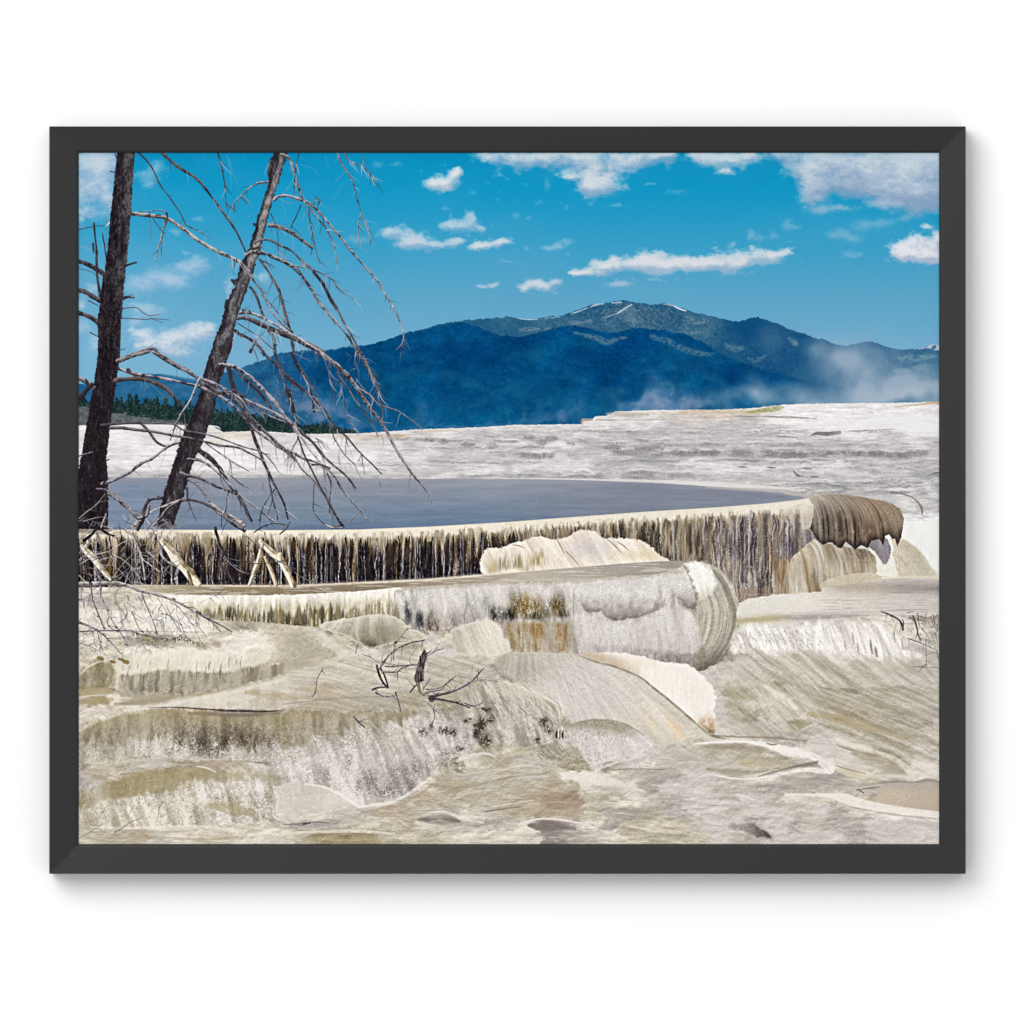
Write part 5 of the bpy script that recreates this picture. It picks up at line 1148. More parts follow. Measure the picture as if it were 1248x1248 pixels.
# ---- right field
ccr = [(845, 907, 1), (852, 906, 2), (881, 904, 3), (905, 903.5, 3), (917, 905, 4), (941, 909, 7), (965, 915, 7), (989, 921, 8), (1004, 929, 12), (1012, 937, 12), (1008, 939, 5)]
line(ccr, C(238, 233, 225), .93, 1.6, br=.12)
line([(869, 944, 1), (893, 948.5, 2.2), (917, 949, 2.4), (946, 945.5, 3), (960, 942, 3.4), (980, 938, 5), (999, 939, 7), (1012, 940, 6)], C(236, 230, 222), .9, 1.3, br=.25)
line([(925, 946, 1), (948, 939.5, 2.4), (972, 933.5, 3), (992, 930, 4), (997, 928, 2)], C(128, 116, 108), .75, 1.8, br=.3)
glow([(860, 910, 4), (900, 911, 10), (935, 915, 8), (960, 925, 4)], C(156, 146, 132), .6, br=.3)
glow([(900, 930, 6), (920, 929, 14), (940, 930, 8)], C(192, 174, 144), .45, br=.8, sc=5)
glow([(862, 937, 4), (890, 941, 9), (920, 941, 6), (950, 936, 3)], C(156, 146, 126), .6, br=.4)
ripple([(868, 896), (900, 898), (940, 899), (985, 903)], (146, 134, 120), 2.4, .7, .2)
ripple([(935, 906), (942, 907.5), (947, 907)], (120, 110, 102), 1.6, .8, 0)
glow([(985, 905, 6), (1005, 913, 26), (1030, 925, 30), (1055, 938, 10)], C(214, 208, 199), .7, br=.3, sc=4)
line([(1019, 933, 1), (1035, 938, 1.6), (1055, 943, 1.2)], C(146, 132, 110), .7, 1.3)
glow([(1018, 938, 3), (1035, 942, 8), (1058, 946, 5)], C(214, 206, 176), .7)
line([(1000, 900, 2), (1030, 905, 4), (1060, 914, 5), (1090, 925, 6), (1110, 940, 7), (1116, 944, 4)], C(226, 218, 204), .75, 2.4, br=.3)
line([(1020, 908, 1.5), (1045, 916, 3), (1068, 922, 2)], C(142, 130, 106), .6, 2, br=.3)
glow([(1040, 918, 6), (1065, 926, 18), (1088, 936, 16), (1104, 944, 6)], C(168, 160, 138), .75, br=.3)
line([(1060, 905, 2), (1090, 914, 4), (1115, 928, 8), (1140, 938, 12)], C(226, 220, 212), .6, 4, br=.3)
region([(1055, 980), (1062, 975), (1070, 968), (1074, 957), (1090, 953), (1115, 953), (1130, 951), (1145, 955), (1150, 994), (1120, 990), (1085, 984)],
       lambda x, y, d: mix(mix(C(198, 184, 164), C(184, 174, 164), sst(966, 954, y)), C(184, 172, 158), sst(1085, 1130, x) * .5), 0, .55, 1.4, .8, sm=True, k=3)
line([(1072, 954, 2), (1090, 952.5, 2.4), (1115, 953, 2), (1128, 950.5, 4), (1137, 951, 3), (1145, 953, 2)], C(150, 140, 136), .75, 1.4, br=.3)
line([(958, 968, 1.5), (985, 968.5, 2.6), (1013, 970, 6), (1030, 973, 12), (1049, 979, 11), (1085, 985, 8), (1120, 990, 8), (1150, 993.5, 8)], C(234, 228, 219), .95, 1.8, br=.1)
line([(1035, 983, 1), (1060, 988, 1.6), (1100, 994, 1.6), (1145, 998, 1.4)], C(158, 148, 142), .6, 1.6, br=.4)
line([(1044, 963, 1), (1056, 961, 1.6), (1072, 959, 1)], C(126, 118, 112), .75, 1)
line([(1046, 962, .8), (1053, 966.5, 1.2)], C(70, 70, 68), .8, .8)
region([(888, 1006), (905, 1003.5), (925, 1005), (936, 1012), (943, 1023), (925, 1021), (905, 1014)], lambda x, y, d: mix(C(168, 160, 155), C(104, 97, 93), sst(900, 938, x) * sst(0, 3, d)), .4, 1.3, 5, 2.4, k=5)
ripple([(897, 967), (905, 970), (918, 974)], (230, 222, 214), 2.4, .8)
glow([(878, 974, 4), (892, 972, 8), (902, 976, 4)], C(164, 156, 144), .6)
ripple([(950, 945), (990, 952), (1040, 957), (1075, 954)], (168, 158, 152), 4, .5)
ripple([(1048, 944), (1090, 946), (1145, 944)], (220, 212, 202), 4, .6)
glow([(985, 870, 5), (1010, 874, 12), (1040, 881, 14), (1070, 890, 8), (1100, 900, 4)], C(182, 166, 132), .65, br=.7, sc=5)
glow([(1070, 885, 5), (1105, 893, 14), (1145, 908, 10)], C(160, 152, 128), .55, br=.5)
glow([(962, 880, 4), (975, 881, 10), (988, 882, 4)], C(150, 146, 116), .7, br=.4)
ripple([(975, 890), (985, 886), (998, 880), (985, 874), (970, 876)], (222, 214, 204), 1.6, .6)
# diagonal threads
flecks(190, 880, 1010, 790, 880, lambda x, y: 48, (6, 20), [(234, 228, 218), (228, 221, 208), (150, 144, 120)], .42, lambda x, y: y < 800 + (x - 880) * .5 + 60)
flecks(170, 980, 1143, 815, 905, lambda x, y: 20, (8, 28), [(230, 223, 213), (226, 218, 208), (150, 142, 122), (160, 152, 134)], .42)
flecks(60, 985, 1143, 880, 950, lambda x, y: 24, (8, 24), [(230, 224, 214), (160, 150, 130)], .4)
glow([(915, 800 + 20, 4), (940, 845, 5), (965, 862, 5)], C(236, 230, 220), .0)
line([(930, 834, 3), (948, 846, 7), (962, 858, 8), (972, 864, 3)], C(234, 228, 218), .75, 3, br=.6)
glow([(935, 826, 6), (960, 830, 12), (975, 836, 4)], C(164, 157, 130), .45, br=.8, sc=5)
glow([(885, 842, 8), (905, 846, 20), (920, 850, 8)], C(164, 157, 130), .55, br=.8, sc=5)
glow([(1005, 812, 8), (1035, 818, 16), (1065, 828, 6)], C(164, 157, 130), .5, br=.8, sc=5)
# upper right pools
region([(902, 735), (930, 727), (956, 724), (1000, 721), (1003, 716), (1035, 712), (1068, 706), (1145, 706), (1145, 748), (1100, 748), (1060, 750), (1000, 756), (950, 762), (903, 765)],
       lambda x, y, d: mix(mix(ramp(x, [(900, C(224, 220, 210)), (980, C(230, 224, 214)), (1040, C(216, 208, 198)), (1145, C(204, 197, 190))]),
                               mix(C(176, 164, 150), C(152, 144, 140), sst(1060, 1110, x)), .8 * sst(995, 1030, x) * np.exp(-((y - 714 - .02 * (x - 1000)) / 8) ** 2)),
                           mix(C(180, 170, 134), C(166, 158, 154), sst(930, 990, x)), .85 * np.exp(-((y - 757 + .11 * (x - 903) - .0006 * (x - 903) ** 2) / 5.5) ** 2) * sst(1090, 1030, x)), .0, .55, 2, 1, lean=lambda x, y: (y, x), cell=1.4, stlen=26, k=2)
sl = win(903, 700, 1145, 765); x, y = X[sl], Y[sl]
put(sl, sst(.25, .8, n2(x / 18, y / 1.5, 4)) * .35 * sst(720, 728, y), C(232, 226, 220)); put(sl, sst(.3, .8, n2(x / 22, y / 1.6, 9)) * .3 * sst(985, 1010, x), C(128, 120, 116))
region([(1002, 710), (1020, 703), (1040, 699), (1062, 698), (1074, 703), (1074, 708), (1040, 711), (1003, 716)], (206, 194, 172), .4, .8, 1.2, .6)
glow([(1070, 706, 2), (1110, 703, 4), (1145, 704, 5)], C(224, 214, 192), .8)
# white cascades on the right
def casc(x, y, d):
    b = mix(C(242, 236, 229), C(200, 192, 182), np.clip(.35 + .8 * n2((x - .35 * (y - 760)) / 3, y / 40, 2) * sst(.0, 10, d), 0, 1) * .6)
    return mix(b, C(202, 196, 190), np.exp(-((x - 945) / 40) ** 2 - ((y - 778) / 8) ** 2) * .5)
region([(898, 768), (925, 763), (960, 762), (1000, 758), (1040, 756), (1075, 762), (1095, 775), (1110, 788), (1125, 803), (1090, 808), (1060, 806), (1030, 800), (1000, 798), (975, 795), (955, 800), (930, 800), (905, 795), (893, 790)], casc, 1.2, 1.0, 13, 6, 8, lean=lambda x, y: (x - 30 * (1 - np.exp(-np.clip(y - 756, 0, 90) / 20)) * sst(985, 1060, x) - .45 * (y - 760) * sst(1000, 960, x), y), cell=1.6, stlen=20, k=4)
for q in ((1062, 788, 2.5, 12, 120), (1068, 794, 3, 9, 116), (1040, 778, 2, 10, 150), (1046, 790, 2, 9, 150), (1090, 776, 2, 9, 160), (1100, 785, 2, 9, 165), (1030, 786, 2, 8, 165)):
    line([(q[0] - 1, q[1] - q[3] * .7, q[2] * .6), (q[0], q[1], q[2]), (q[0] + 1.5, q[1] + q[3] * .7, q[2] * .6)], C(q[4], q[4] - 6, q[4] - 12), .7, 1.6, br=.4)
line([(1100, 772, 2), (1112, 780, 3), (1130, 788, 4), (1145, 794, 3)], C(232, 227, 222), .7, 2)
glow([(1100, 790, 5), (1120, 790, 12), (1145, 800, 10)], C(182, 172, 166), .6, br=.3)
flecks(110, 896, 1000, 768, 800, lambda x, y: 60 + (x - 900) * -.1, (3, 9), [(238, 232, 226), (120, 112, 102), (130, 122, 112)], .5)
flecks(90, 1085, 1143, 745, 790, lambda x, y: 80, (2, 6), [(90, 86, 82), (226, 220, 214)], .5)
face([(896, 790), (930, 793), (975, 790), (1010, 798), (1050, 800), (1090, 802), (1125, 800), (1145, 806)], [(896, 826), (930, 830), (975, 832), (1010, 838), (1050, 838), (1090, 836), (1125, 834), (1145, 838)], (220, 213, 202), (160, 152, 134), 7, 9, 1.3, .75, .9, .9, k=7, fade=14, soft=12)
# mid-left olive slopes and pale band
facepatch([(352, 763), (368, 768), (386, 778), (400, 790), (410, 799), (392, 807), (365, 812), (345, 812), (330, 805), (338, 785), (345, 768)], (182, 175, 154), .6, 1., 10, 5, .5, lean=lambda x, y: (x + y, x - y), k=2)
line([(370, 764, 4), (386, 770, 8), (402, 784, 9), (414, 798, 8), (400, 808, 5), (372, 815, 3)], C(216, 210, 194), .65, 4, br=.35)
glow([(415, 800, 8), (440, 797, 14), (470, 802, 10)], C(222, 214, 204), .6, br=.4)
glow([(300, 843, 5), (318, 845, 11), (345, 849, 11), (362, 852, 4)], C(182, 167, 138), .7, br=.5)
glow([(365, 838, 6), (390, 842, 16), (415, 846, 6)], C(188, 174, 146), .6, br=.6)
ripple([(345, 858), (390, 853), (430, 850), (470, 849)], (158, 146, 136), 2, .6)
flecks(80, 380, 600, 800, 850, lambda x, y: 5 + max(0, x - 500) * .35, (5, 18), [(226, 219, 206), (150, 142, 124), (230, 224, 212)], .38)
flecks(200, 340, 560, 855, 900, lambda x, y: 62, (3, 9), [(216, 209, 190), (140, 132, 108), (128, 120, 98)], .4)
# debris beds under the twigs
for cx, cy, r in ((190, 781, 8), (200, 780, 5), (213, 779, 7), (222, 777, 6), (230, 781, 5), (244, 785, 6), (236, 783, 4), (165, 772, 5), (184, 783, 4)):
    sl = win(cx - r * 2, cy - r * 2, cx + r * 2, cy + r * 2); x, y = X[sl], Y[sl]
    put(sl, np.exp(-(((x - cx) / r) ** 2 + ((y - cy) / (r * .5)) ** 2)) * np.clip(.5 + 1.1 * n2(x / 1.2, y / 1.2, 4), 0, 1) * .9, C(66, 58, 48))
glow([(180, 783, 4), (210, 784, 9), (250, 788, 6)], C(172, 164, 142), .5, br=.6)
glow([(258, 782, 8), (266, 785, 10)], C(160, 150, 132), .6, br=.4)
glow([(228, 748, 8), (250, 752, 16), (280, 760, 14), (290, 768, 6)], C(186, 178, 156), .6, br=.5)
# ---- dead trees -------------------------------------------------------------
CP = (90, 180, 4.622); CR = (270, 180, 4.992); CU = (90, 430, 4.622); CV = (350, 430, 4.622); CM = (90, 600, 5.672); CN = (90, 680, 4.622); CO = (350, 680, 4.622); CQ = (880, 680, 4.622); CL = (90, 860, 6.933)
LT = (192, 186, 190); GR = (150, 144, 148); DK = (36, 33, 39)
def br(cr, pts, w0, w1, lit=LT, dark=DK, bias=0., a=1., twig=.2, sm=4):
    p = zz(*cr, pts)
    branch(p, w0 / cr[2], w1 / cr[2], lit, dark, bias, a, sm, twig=twig)
def ln(cr, pts, w, c=(150, 146, 152), a=.7):
    p = zz(*cr, pts); n = len(p)
    line([(q[0], q[1], w / cr[2] * (1 - .5 * i / n)) for i, q in enumerate(p)], C(*c), a, .9)
# faint background twigs
for cr, pts, w in ((CP, [(860, 40), (890, 120), (930, 230)], 4), (CP, [(870, 60), (885, 160), (880, 240)], 4), (CP, [(950, 30), (985, 95)], 3), (CP, [(740, 30), (700, 80)], 3), (CP, [(530, 490), (570, 540), (600, 570)], 3),
                   (CR, [(480, 100), (560, 130), (585, 170)], 4), (CR, [(690, 205), (725, 170), (760, 140)], 5), (CR, [(680, 310), (715, 260), (750, 200)], 4), (CR, [(630, 50), (640, 90), (655, 135)], 4), (CR, [(545, 530), (590, 460)], 5),
                   (CR, [(590, 330), (630, 360), (680, 378)], 4), (CR, [(370, 330), (395, 430)], 4), (CR, [(610, 720), (660, 690), (700, 650)], 4), (CR, [(155, 420), (200, 405)], 4), (CR, [(480, 60), (520, 75)], 3), (CR, [(770, 540), (820, 560), (880, 590)], 4), (CR, [(550, 860), (555, 950)], 4), (CR, [(370, 700), (395, 780), (412, 850)], 4),
                   (CR, [(955, 1040), (1000, 1010), (1030, 980)], 5), (CR, [(1045, 1080), (1060, 1040)], 4), (CR, [(1110, 1190), (1150, 1225)], 4), (CR, [(900, 720), (940, 780), (985, 830)], 4), (CR, [(680, 1180), (695, 1110)], 4), (CR, [(390, 260), (430, 200), (440, 160)], 5), (CR, [(490, 430), (520, 370)], 5), (CR, [(860, 600), (885, 640), (915, 560)], 4),
                   (CU, [(520, 540), (500, 600), (470, 690)], 4), (CU, [(420, 180), (390, 220)], 4), (CU, [(430, 170), (500, 240), (520, 260)], 4), (CU, [(740, 830), (730, 920), (750, 980)], 5), (CU, [(375, 130), (380, 200)], 4), (CU, [(500, 40), (500, 100)], 4),
                   (CV, [(20, 730), (100, 790), (150, 810)], 4), (CV, [(390, 770), (450, 830), (510, 850)], 4), (CV, [(470, 960), (485, 915)], 5), (CV, [(330, 0), (360, 20), (340, 50)], 4), (CV, [(575, 540), (575, 590)], 3), (CV, [(640, 0), (635, 45)], 4)):
    ln(cr, pts, w, (146, 158, 172) if cr in (CP, CR) else (150, 146, 150), .6)

# branches behind the trunks
br(CP, [(365, 28), (430, 100), (480, 200), (545, 290), (595, 360), (625, 430)], 9, 5, (96, 84, 90))
br(CP, [(495, 28), (560, 85), (620, 130), (680, 165), (740, 230), (800, 310), (860, 390), (920, 480), (970, 590)], 17, 10, (124, 108, 104), bias=-.1, twig=.3)
ln(CP, [(540, 80), (545, 125)], 5, (60, 50, 54)); ln(CP, [(450, 180), (450, 240)], 4, (110, 120, 130))
br(CP, [(810, 28), (830, 100), (850, 200), (855, 330)], 10, 4, (140, 134, 138), bias=-.1)
br(CP, [(1110, 190), (1030, 200), (960, 250), (910, 300), (888, 345)], 13, 5, bias=.12, twig=.5)
br(CP, [(420, 380), (430, 450), (430, 520)], 5, 3, (150, 140, 140), twig=0)
br(CP, [(340, 365), (430, 355), (490, 350), (520, 375)], 5, 5, twig=0)
br(CP, [(520, 380), (500, 470), (475, 560), (455, 640)], 10, 5, (190, 180, 176), bias=.1, twig=.5)
br(CP, [(515, 400), (500, 480), (490, 610)], 6, 3, (170, 165, 165), twig=.3)
br(CP, [(440, 390), (480, 450), (510, 480)], 6, 4, (110, 100, 104), twig=0)
br(CP, [(625, 430), (700, 470), (770, 510)], 6, 3, (170, 160, 160), twig=.3)
br(CP, [(0, 636), (50, 645), (100, 668), (140, 690), (175, 722)], 18, 30, (104, 94, 96), bias=-.15)
br(CP, [(112, 425), (125, 560), (130, 700), (147, 840)], 10, 16, (80, 70, 76), bias=-.15, twig=.3)
br(CP, [(106, 540), (110, 590)], 14, 8, (90, 80, 80), bias=-.2)
br(CP, [(0, 795), (60, 810), (100, 835), (150, 862)], 24, 28, (110, 100, 102), bias=-.15)
br(CP, [(0, 925), (60, 940), (110, 965), (150, 1000)], 22, 26, (130, 120, 122), bias=-.08)
ln(CP, [(30, 460), (120, 440), (180, 440)], 6, (70, 60, 64), .85); ln(CP, [(180, 440), (210, 410), (240, 395)], 8, (226, 224, 230), .95)
br(CP, [(160, 480), (170, 540), (182, 620), (186, 690)], 6, 8, (90, 80, 84), bias=-.1)
ln(CP, [(182, 400), (183, 560)], 4, (90, 90, 100)); ln(CP, [(30, 550), (100, 580), (140, 640), (170, 690)], 4, (170, 176, 186)); ln(CP, [(28, 680), (100, 700), (150, 740)], 5, (80, 80, 90), .8)
ln(CP, [(80, 860), (135, 888)], 6, (50, 44, 50), .9); ln(CP, [(90, 1040), (140, 1065)], 6, (46, 40, 48), .9); ln(CP, [(205, 132), (232, 138)], 7, (50, 42, 48), .9); ln(CP, [(232, 36), (240, 60)], 7, (50, 42, 48), .9)
br(CP, [(250, 860), (300, 840), (340, 845)], 22, 6, (80, 70, 74), bias=-.15); ln(CP, [(300, 845), (320, 825), (338, 835)], 4, (60, 52, 58), .9)
ln(CP, [(275, 905), (350, 900), (390, 930), (425, 945), (480, 938)], 6, (74, 68, 80), .85); ln(CP, [(268, 960), (330, 962), (400, 966), (450, 962), (540, 970)], 6, (70, 64, 74), .85); ln(CP, [(430, 960), (500, 985)], 5, (90, 84, 90), .8)
br(CP, [(250, 1200), (330, 1165), (440, 1130), (480, 1160), (560, 1210), (640, 1250)], 20, 15, (160, 152, 156), bias=-.02, twig=.15)
ln(CP, [(420, 1130), (440, 1110), (470, 1100)], 3, (100, 96, 104)); ln(CP, [(260, 1140), (290, 1130)], 5, (60, 54, 60), .9)
for pp in ([(95, 130 + 470), (60, 620)],): pass
br(CP, [(320, 370), (420, 380), (520, 395), (600, 445), (700, 520), (820, 590), (930, 640), (1000, 720)], 20, 18, (206, 198, 194), (52, 42, 46), bias=.06, twig=.1)
br(CP, [(520, 365), (525, 400), (515, 430)], 12, 8, (150, 140, 140))

# second trunk: leaning
def trunk(L, Rr, colf, rough=.8, k=0):
    sl, sd, x, y = poly(L + Rr[::-1], rough, 2.5, sm=False, k=k)
    l = np.interp(y, [p[1] for p in L], [p[0] for p in L]); r = np.interp(y, [p[1] for p in Rr], [p[0] for p in Rr])
    t = np.clip((x - l) / np.maximum(r - l, 1), 0, 1)
    put(sl, sst(-.5, .5, sd), colf(x, y, t, sd))
def bark(x, y, t):
    return np.clip(.48 + .55 * n2(x / 1.3, y / 2.6, 3) + .45 * n2(x / 3, y / 7, 4) + .3 * n2(x * 1.1, y * .9, 5), 0, 1)
def t2col(x, y, t, d):
    b = bark(x, y, t)
    lit = sst(.08, .45, t + .2 * n2(x / 6, y / 12, 6)) * sst(1.05, .72, t)
    up = sst(470, 400, y)
    hi = mix(C(122, 120, 123), C(170, 165, 163), sst(350, 290, y) * sst(180, 260, y) * .95)
    hi = mix(C(98, 95, 99), hi, up)
    dk = mix(C(26, 20, 26), C(50, 43, 48), b)
    c = mix(dk, hi * (.62 + .55 * b)[..., None], lit * (.42 + .5 * up))
    c = mix(c, C(30, 22, 30), sst(.5, .85, n2(x / 4, y / 15, 8)) * .55 * (.4 + .6 * (1 - up)))
    c = mix(c, C(160, 154, 158), sst(.45, .8, n2(x / 1.4, y / 5, 9)) * .45 * lit)
    c = mix(c, C(36, 29, 34), sst(.25, .6, n2(x / 5 + y / 14, y / 9, 11)) * .6 * sst(330, 360, y))
    c = mix(c, C(44, 34, 40), sst(250, 215, y) * sst(.55, .2, t) * .85)
    return c
T2L = [(334, 180), (331, 195), (328, 205), (327, 225), (322, 240), (319, 251), (314, 267), (308.5, 284), (304, 301), (294.5, 318.5), (291, 330), (289, 340), (284, 352), (278, 364), (272, 380), (270, 392), (263, 409), (256, 430), (250, 447), (241.5, 484), (231, 512), (220, 534), (210, 568.5), (198, 605), (192, 635), (190, 643)]
T2R = [(352, 180), (348, 195), (345, 202), (339, 223), (334, 238), (330, 251), (324, 275), (318, 301), (311, 323), (308, 334), (304, 344), (298, 358), (293, 375), (289, 388), (285, 398.5), (282.5, 424.5), (276, 440), (274, 447), (267, 465), (261, 501), (252, 525), (246, 542), (233, 568.5), (226, 594), (220, 616), (214, 630), (211, 643)]
trunk(T2L, T2R, t2col, 1.3, 2)
br(CP, [(1105, 190), (1095, 110), (1130, 60), (1160, 30)], 10, 12, (70, 60, 66), bias=-.2, twig=0)
br(CR, [(300, 120), (300, 75), (340, 40)], 22, 14, (70, 60, 64), bias=-.3, twig=0)
br(CR, [(290, 210), (320, 150), (345, 60)], 9, 9, (50, 42, 46), bias=-.4, twig=0)
for q in (((890, 745), (905, 770)), ((860, 860), (850, 900)), ((840, 975), (850, 1010)), ((880, 1130), (870, 1160)), ((1040, 380), (1035, 410)), ((1015, 430), (1030, 440)), ((1010, 570), (1040, 560)), ((905, 750), (925, 740))):
    p = zz(*CP, q); line([(p[0][0], p[0][1], 3.5), (p[1][0], p[1][1], 2.5)], C(46, 38, 44), .9, .9)
# first trunk: upright
def t1col(x, y, t, d):
    b = bark(x, y, t)
    dk = mix(C(20, 15, 20), C(46, 39, 44), b)
    hi = mix(C(42, 39, 43), C(104, 101, 104), b)
    l = sst(.38, .62, t + .16 * n2(x / 5, y / 14, 6)) * sst(420, 300, y) * .85
    l = np.maximum(l, .35 * sst(.1, .5, n2(x / 4, y / 22, 9)))
    c = mix(dk, hi, l)
    c = mix(c, C(34, 27, 33), sst(395, 520, y) * .45)
    c = mix(c, C(110, 104, 112), sst(.55, .85, n2(x / 1.1, y / 4, 10)) * .4)
    c = mix(c, C(22, 18, 24), np.exp(-((x - (150 - .05 * (y - 260))) / 3) ** 2) * sst(262, 275, y) * sst(330, 300, y) * .8)
    return c
T1L = [(143, 180), (141, 200), (139, 215), (137, 240), (134, 265), (131, 300), (127, 332), (124, 345), (122, 365), (119, 385), (119, 430), (117, 448), (114, 465), (109.5, 495), (103, 530), (99, 555), (95, 575), (88, 600), (86, 645)]
T1R = [(164, 180), (162, 215), (160, 250), (157, 290), (154, 320), (151, 345), (149, 375), (147, 400), (146, 435), (143, 452), (141, 470), (136, 500), (133, 530), (129, 560), (131, 580), (132, 610), (131, 645)]
trunk(T1L, T1R, t1col, .8, 5)
br(CP, [(262, 680), (300, 660), (350, 645)], 20, 8, (110, 98, 94), bias=-.1)
br(CP, [(270, 665), (262, 560), (270, 480), (268, 400)], 3, 2, (120, 110, 104), twig=0, a=.6)

# crown branches of the leaning tree
br(CR, [(705, 35), (740, 110), (790, 190), (820, 290), (850, 400), (890, 480), (910, 580)], 10, 5, bias=.0, twig=.3)
br(CR, [(850, 400), (835, 450), (830, 500), (835, 590)], 7, 4, twig=.2)
br(CR, [(750, 35), (780, 80), (850, 110), (900, 160), (940, 230)], 9, 4, twig=.4)
br(CR, [(850, 35), (865, 80), (880, 130), (960, 200)], 5, 3, (150, 160, 170), twig=.3, a=.8)
br(CR, [(470, 35), (450, 130), (440, 280)], 7, 5, (110, 100, 104), twig=.2)
br(CR, [(480, 350), (455, 410), (420, 490)], 7, 5, (80, 72, 76), twig=.1)
br(CR, [(530, 380), (545, 500), (570, 620), (595, 700)], 8, 5, (130, 120, 124), twig=.4)
br(CR, [(300, 400), (330, 480), (345, 560), (345, 650)], 5, 4, (120, 110, 114), twig=.3)
br(CR, [(290, 470), (350, 480), (430, 520), (500, 570), (550, 608)], 26, 15, (168, 150, 142), bias=-.02, twig=.1)
br(CR, [(320, 315), (350, 295), (400, 290), (470, 310), (540, 340), (600, 400), (660, 470), (720, 540), (800, 640), (870, 720), (950, 810), (1000, 900), (1040, 960), (1080, 1050), (1105, 1130), (1103, 1190), (1098, 1248)], 18, 6, (206, 200, 204), (48, 38, 44), bias=.04, twig=.22)
br(CR, [(360, 40), (400, 55), (430, 100), (445, 160), (470, 240), (500, 320), (560, 400), (640, 500), (680, 590), (700, 680), (708, 765)], 18, 5, bias=.06, twig=.35)
br(CR, [(560, 350), (575, 300), (590, 340), (600, 320)], 5, 3, (110, 100, 104), twig=.4)
br(CR, [(200, 575), (240, 560), (290, 560), (350, 590), (430, 630), (500, 700), (560, 750), (620, 840), (680, 940), (740, 1050), (800, 1160), (850, 1248)], 13, 12, (150, 140, 146), bias=-.06, twig=.25)
br(CR, [(560, 755), (620, 835), (665, 925), (700, 980)], 18, 14, (90, 78, 84), bias=-.25, twig=.1)
br(CR, [(150, 650), (180, 635), (250, 640), (330, 670), (420, 715), (490, 780), (550, 870), (600, 950), (660, 1020), (740, 1110), (800, 1200), (830, 1260)], 24, 11, (196, 188, 190), bias=-.02, twig=.22)
br(CR, [(420, 715), (520, 730), (600, 760), (670, 800), (700, 840), (760, 890), (840, 942)], 9, 4, (180, 172, 176), twig=.25)
br(CR, [(230, 675), (280, 750), (340, 850), (365, 920), (385, 1000), (410, 1100), (430, 1200), (440, 1250)], 13, 20, (136, 124, 120), bias=-.08, twig=.1)
br(CR, [(230, 680), (270, 695), (320, 725)], 10, 4, (120, 110, 110), bias=-.1)
br(CR, [(110, 690), (160, 740), (190, 800), (250, 880), (280, 960), (350, 1050), (430, 1120)], 12, 10, (196, 190, 196), twig=.15)
br(CR, [(240, 890), (300, 950), (350, 1010), (400, 1080)], 7, 6, (160, 152, 158), twig=.2)
br(CR, [(170, 845), (205, 890), (235, 980), (255, 1035)], 14, 16, (110, 98, 98), bias=-.08)
br(CR, [(285, 1110), (315, 1150), (325, 1248)], 18, 20, (130, 120, 124), bias=-.1)
br(CR, [(0, 635), (60, 668), (120, 700), (150, 740), (190, 790)], 15, 10, (206, 198, 200), bias=.08)
br(CR, [(105, 1035), (150, 1035), (210, 1060), (300, 1100), (430, 1155), (540, 1205), (620, 1250)], 24, 34, (140, 130, 134), bias=-.2, twig=.2)
br(CR, [(110, 1005), (160, 1000), (220, 1020), (300, 1060), (400, 1120), (470, 1160), (560, 1215), (610, 1248)], 18, 13, (214, 208, 212), bias=.12, twig=.2)
br(CR, [(130, 1000), (125, 985), (150, 985)], 10, 5, (80, 70, 74))
br(CR, [(80, 1110), (110, 1135), (150, 1150), (210, 1190), (260, 1250)], 20, 14, (96, 86, 92), bias=-.1)
br(CR, [(95, 1065), (150, 1100), (200, 1130), (260, 1180), (310, 1225)], 6, 4, (90, 84, 92))
br(CR, [(205, 1165), (195, 1200), (175, 1240)], 14, 18, (150, 142, 146)); ln(CR, [(220, 1170), (245, 1130), (265, 1115)], 6, (90, 84, 92))

# middle section
br(CU, [(1060, -5), (1130, 60), (1180, 110), (1248, 185)], 14, 16, (120, 112, 118), bias=-.1)
br(CU, [(1130, 0), (1170, 110), (1200, 230), (1235, 330), (1260, 420)], 14, 12, (140, 130, 136), bias=-.06, twig=.25)
br(CU, [(245, 45), (290, 30), (330, 15), (420, -8)], 26, 18, (170, 160, 164), bias=.02)
br(CU, [(445, -5), (550, 60), (620, 95), (690, 135), (740, 185)], 17, 18, (176, 166, 172), bias=-.05)
br(CU, [(235, 155), (320, 145), (400, 150), (480, 180), (540, 220), (590, 280), (615, 305)], 26, 16, (130, 108, 102), bias=-.12, twig=.2)
br(CU, [(250, 88), (330, 115), (450, 135), (560, 155), (700, 188), (760, 212), (850, 262), (910, 310), (950, 355), (1020, 430), (1100, 490), (1180, 545), (1250, 565)], 16, 16, (200, 194, 202), bias=.02, twig=.15)
br(CU, [(305, 95), (320, 115), (350, 125)], 20, 14, (120, 95, 90), bias=-.1)
br(CU, [(870, 85), (885, 150), (910, 220), (960, 320), (1010, 460), (1040, 540), (1070, 620), (1110, 700), (1160, 800), (1190, 870), (1205, 935)], 24, 8, (84, 74, 82), bias=-.2, twig=.3)
br(CU, [(930, 120), (1000, 180), (1050, 230), (1110, 310)], 16, 12, (96, 86, 94), bias=-.15)
br(CU, [(700, 140), (800, 175), (870, 215), (910, 235), (990, 275), (1090, 320), (1170, 360), (1255, 420)], 16, 20, (196, 190, 200), (62, 50, 64), bias=.02, twig=.1)
br(CU, [(735, 175), (800, 215), (860, 235), (930, 290), (1000, 370), (1060, 430), (1120, 485), (1180, 540), (1248, 600)], 24, 16, (150, 144, 152), bias=-.1, twig=.2)
br(CU, [(900, 215), (930, 235), (960, 245)], 30, 20, (110, 90, 104), bias=-.2, twig=0)
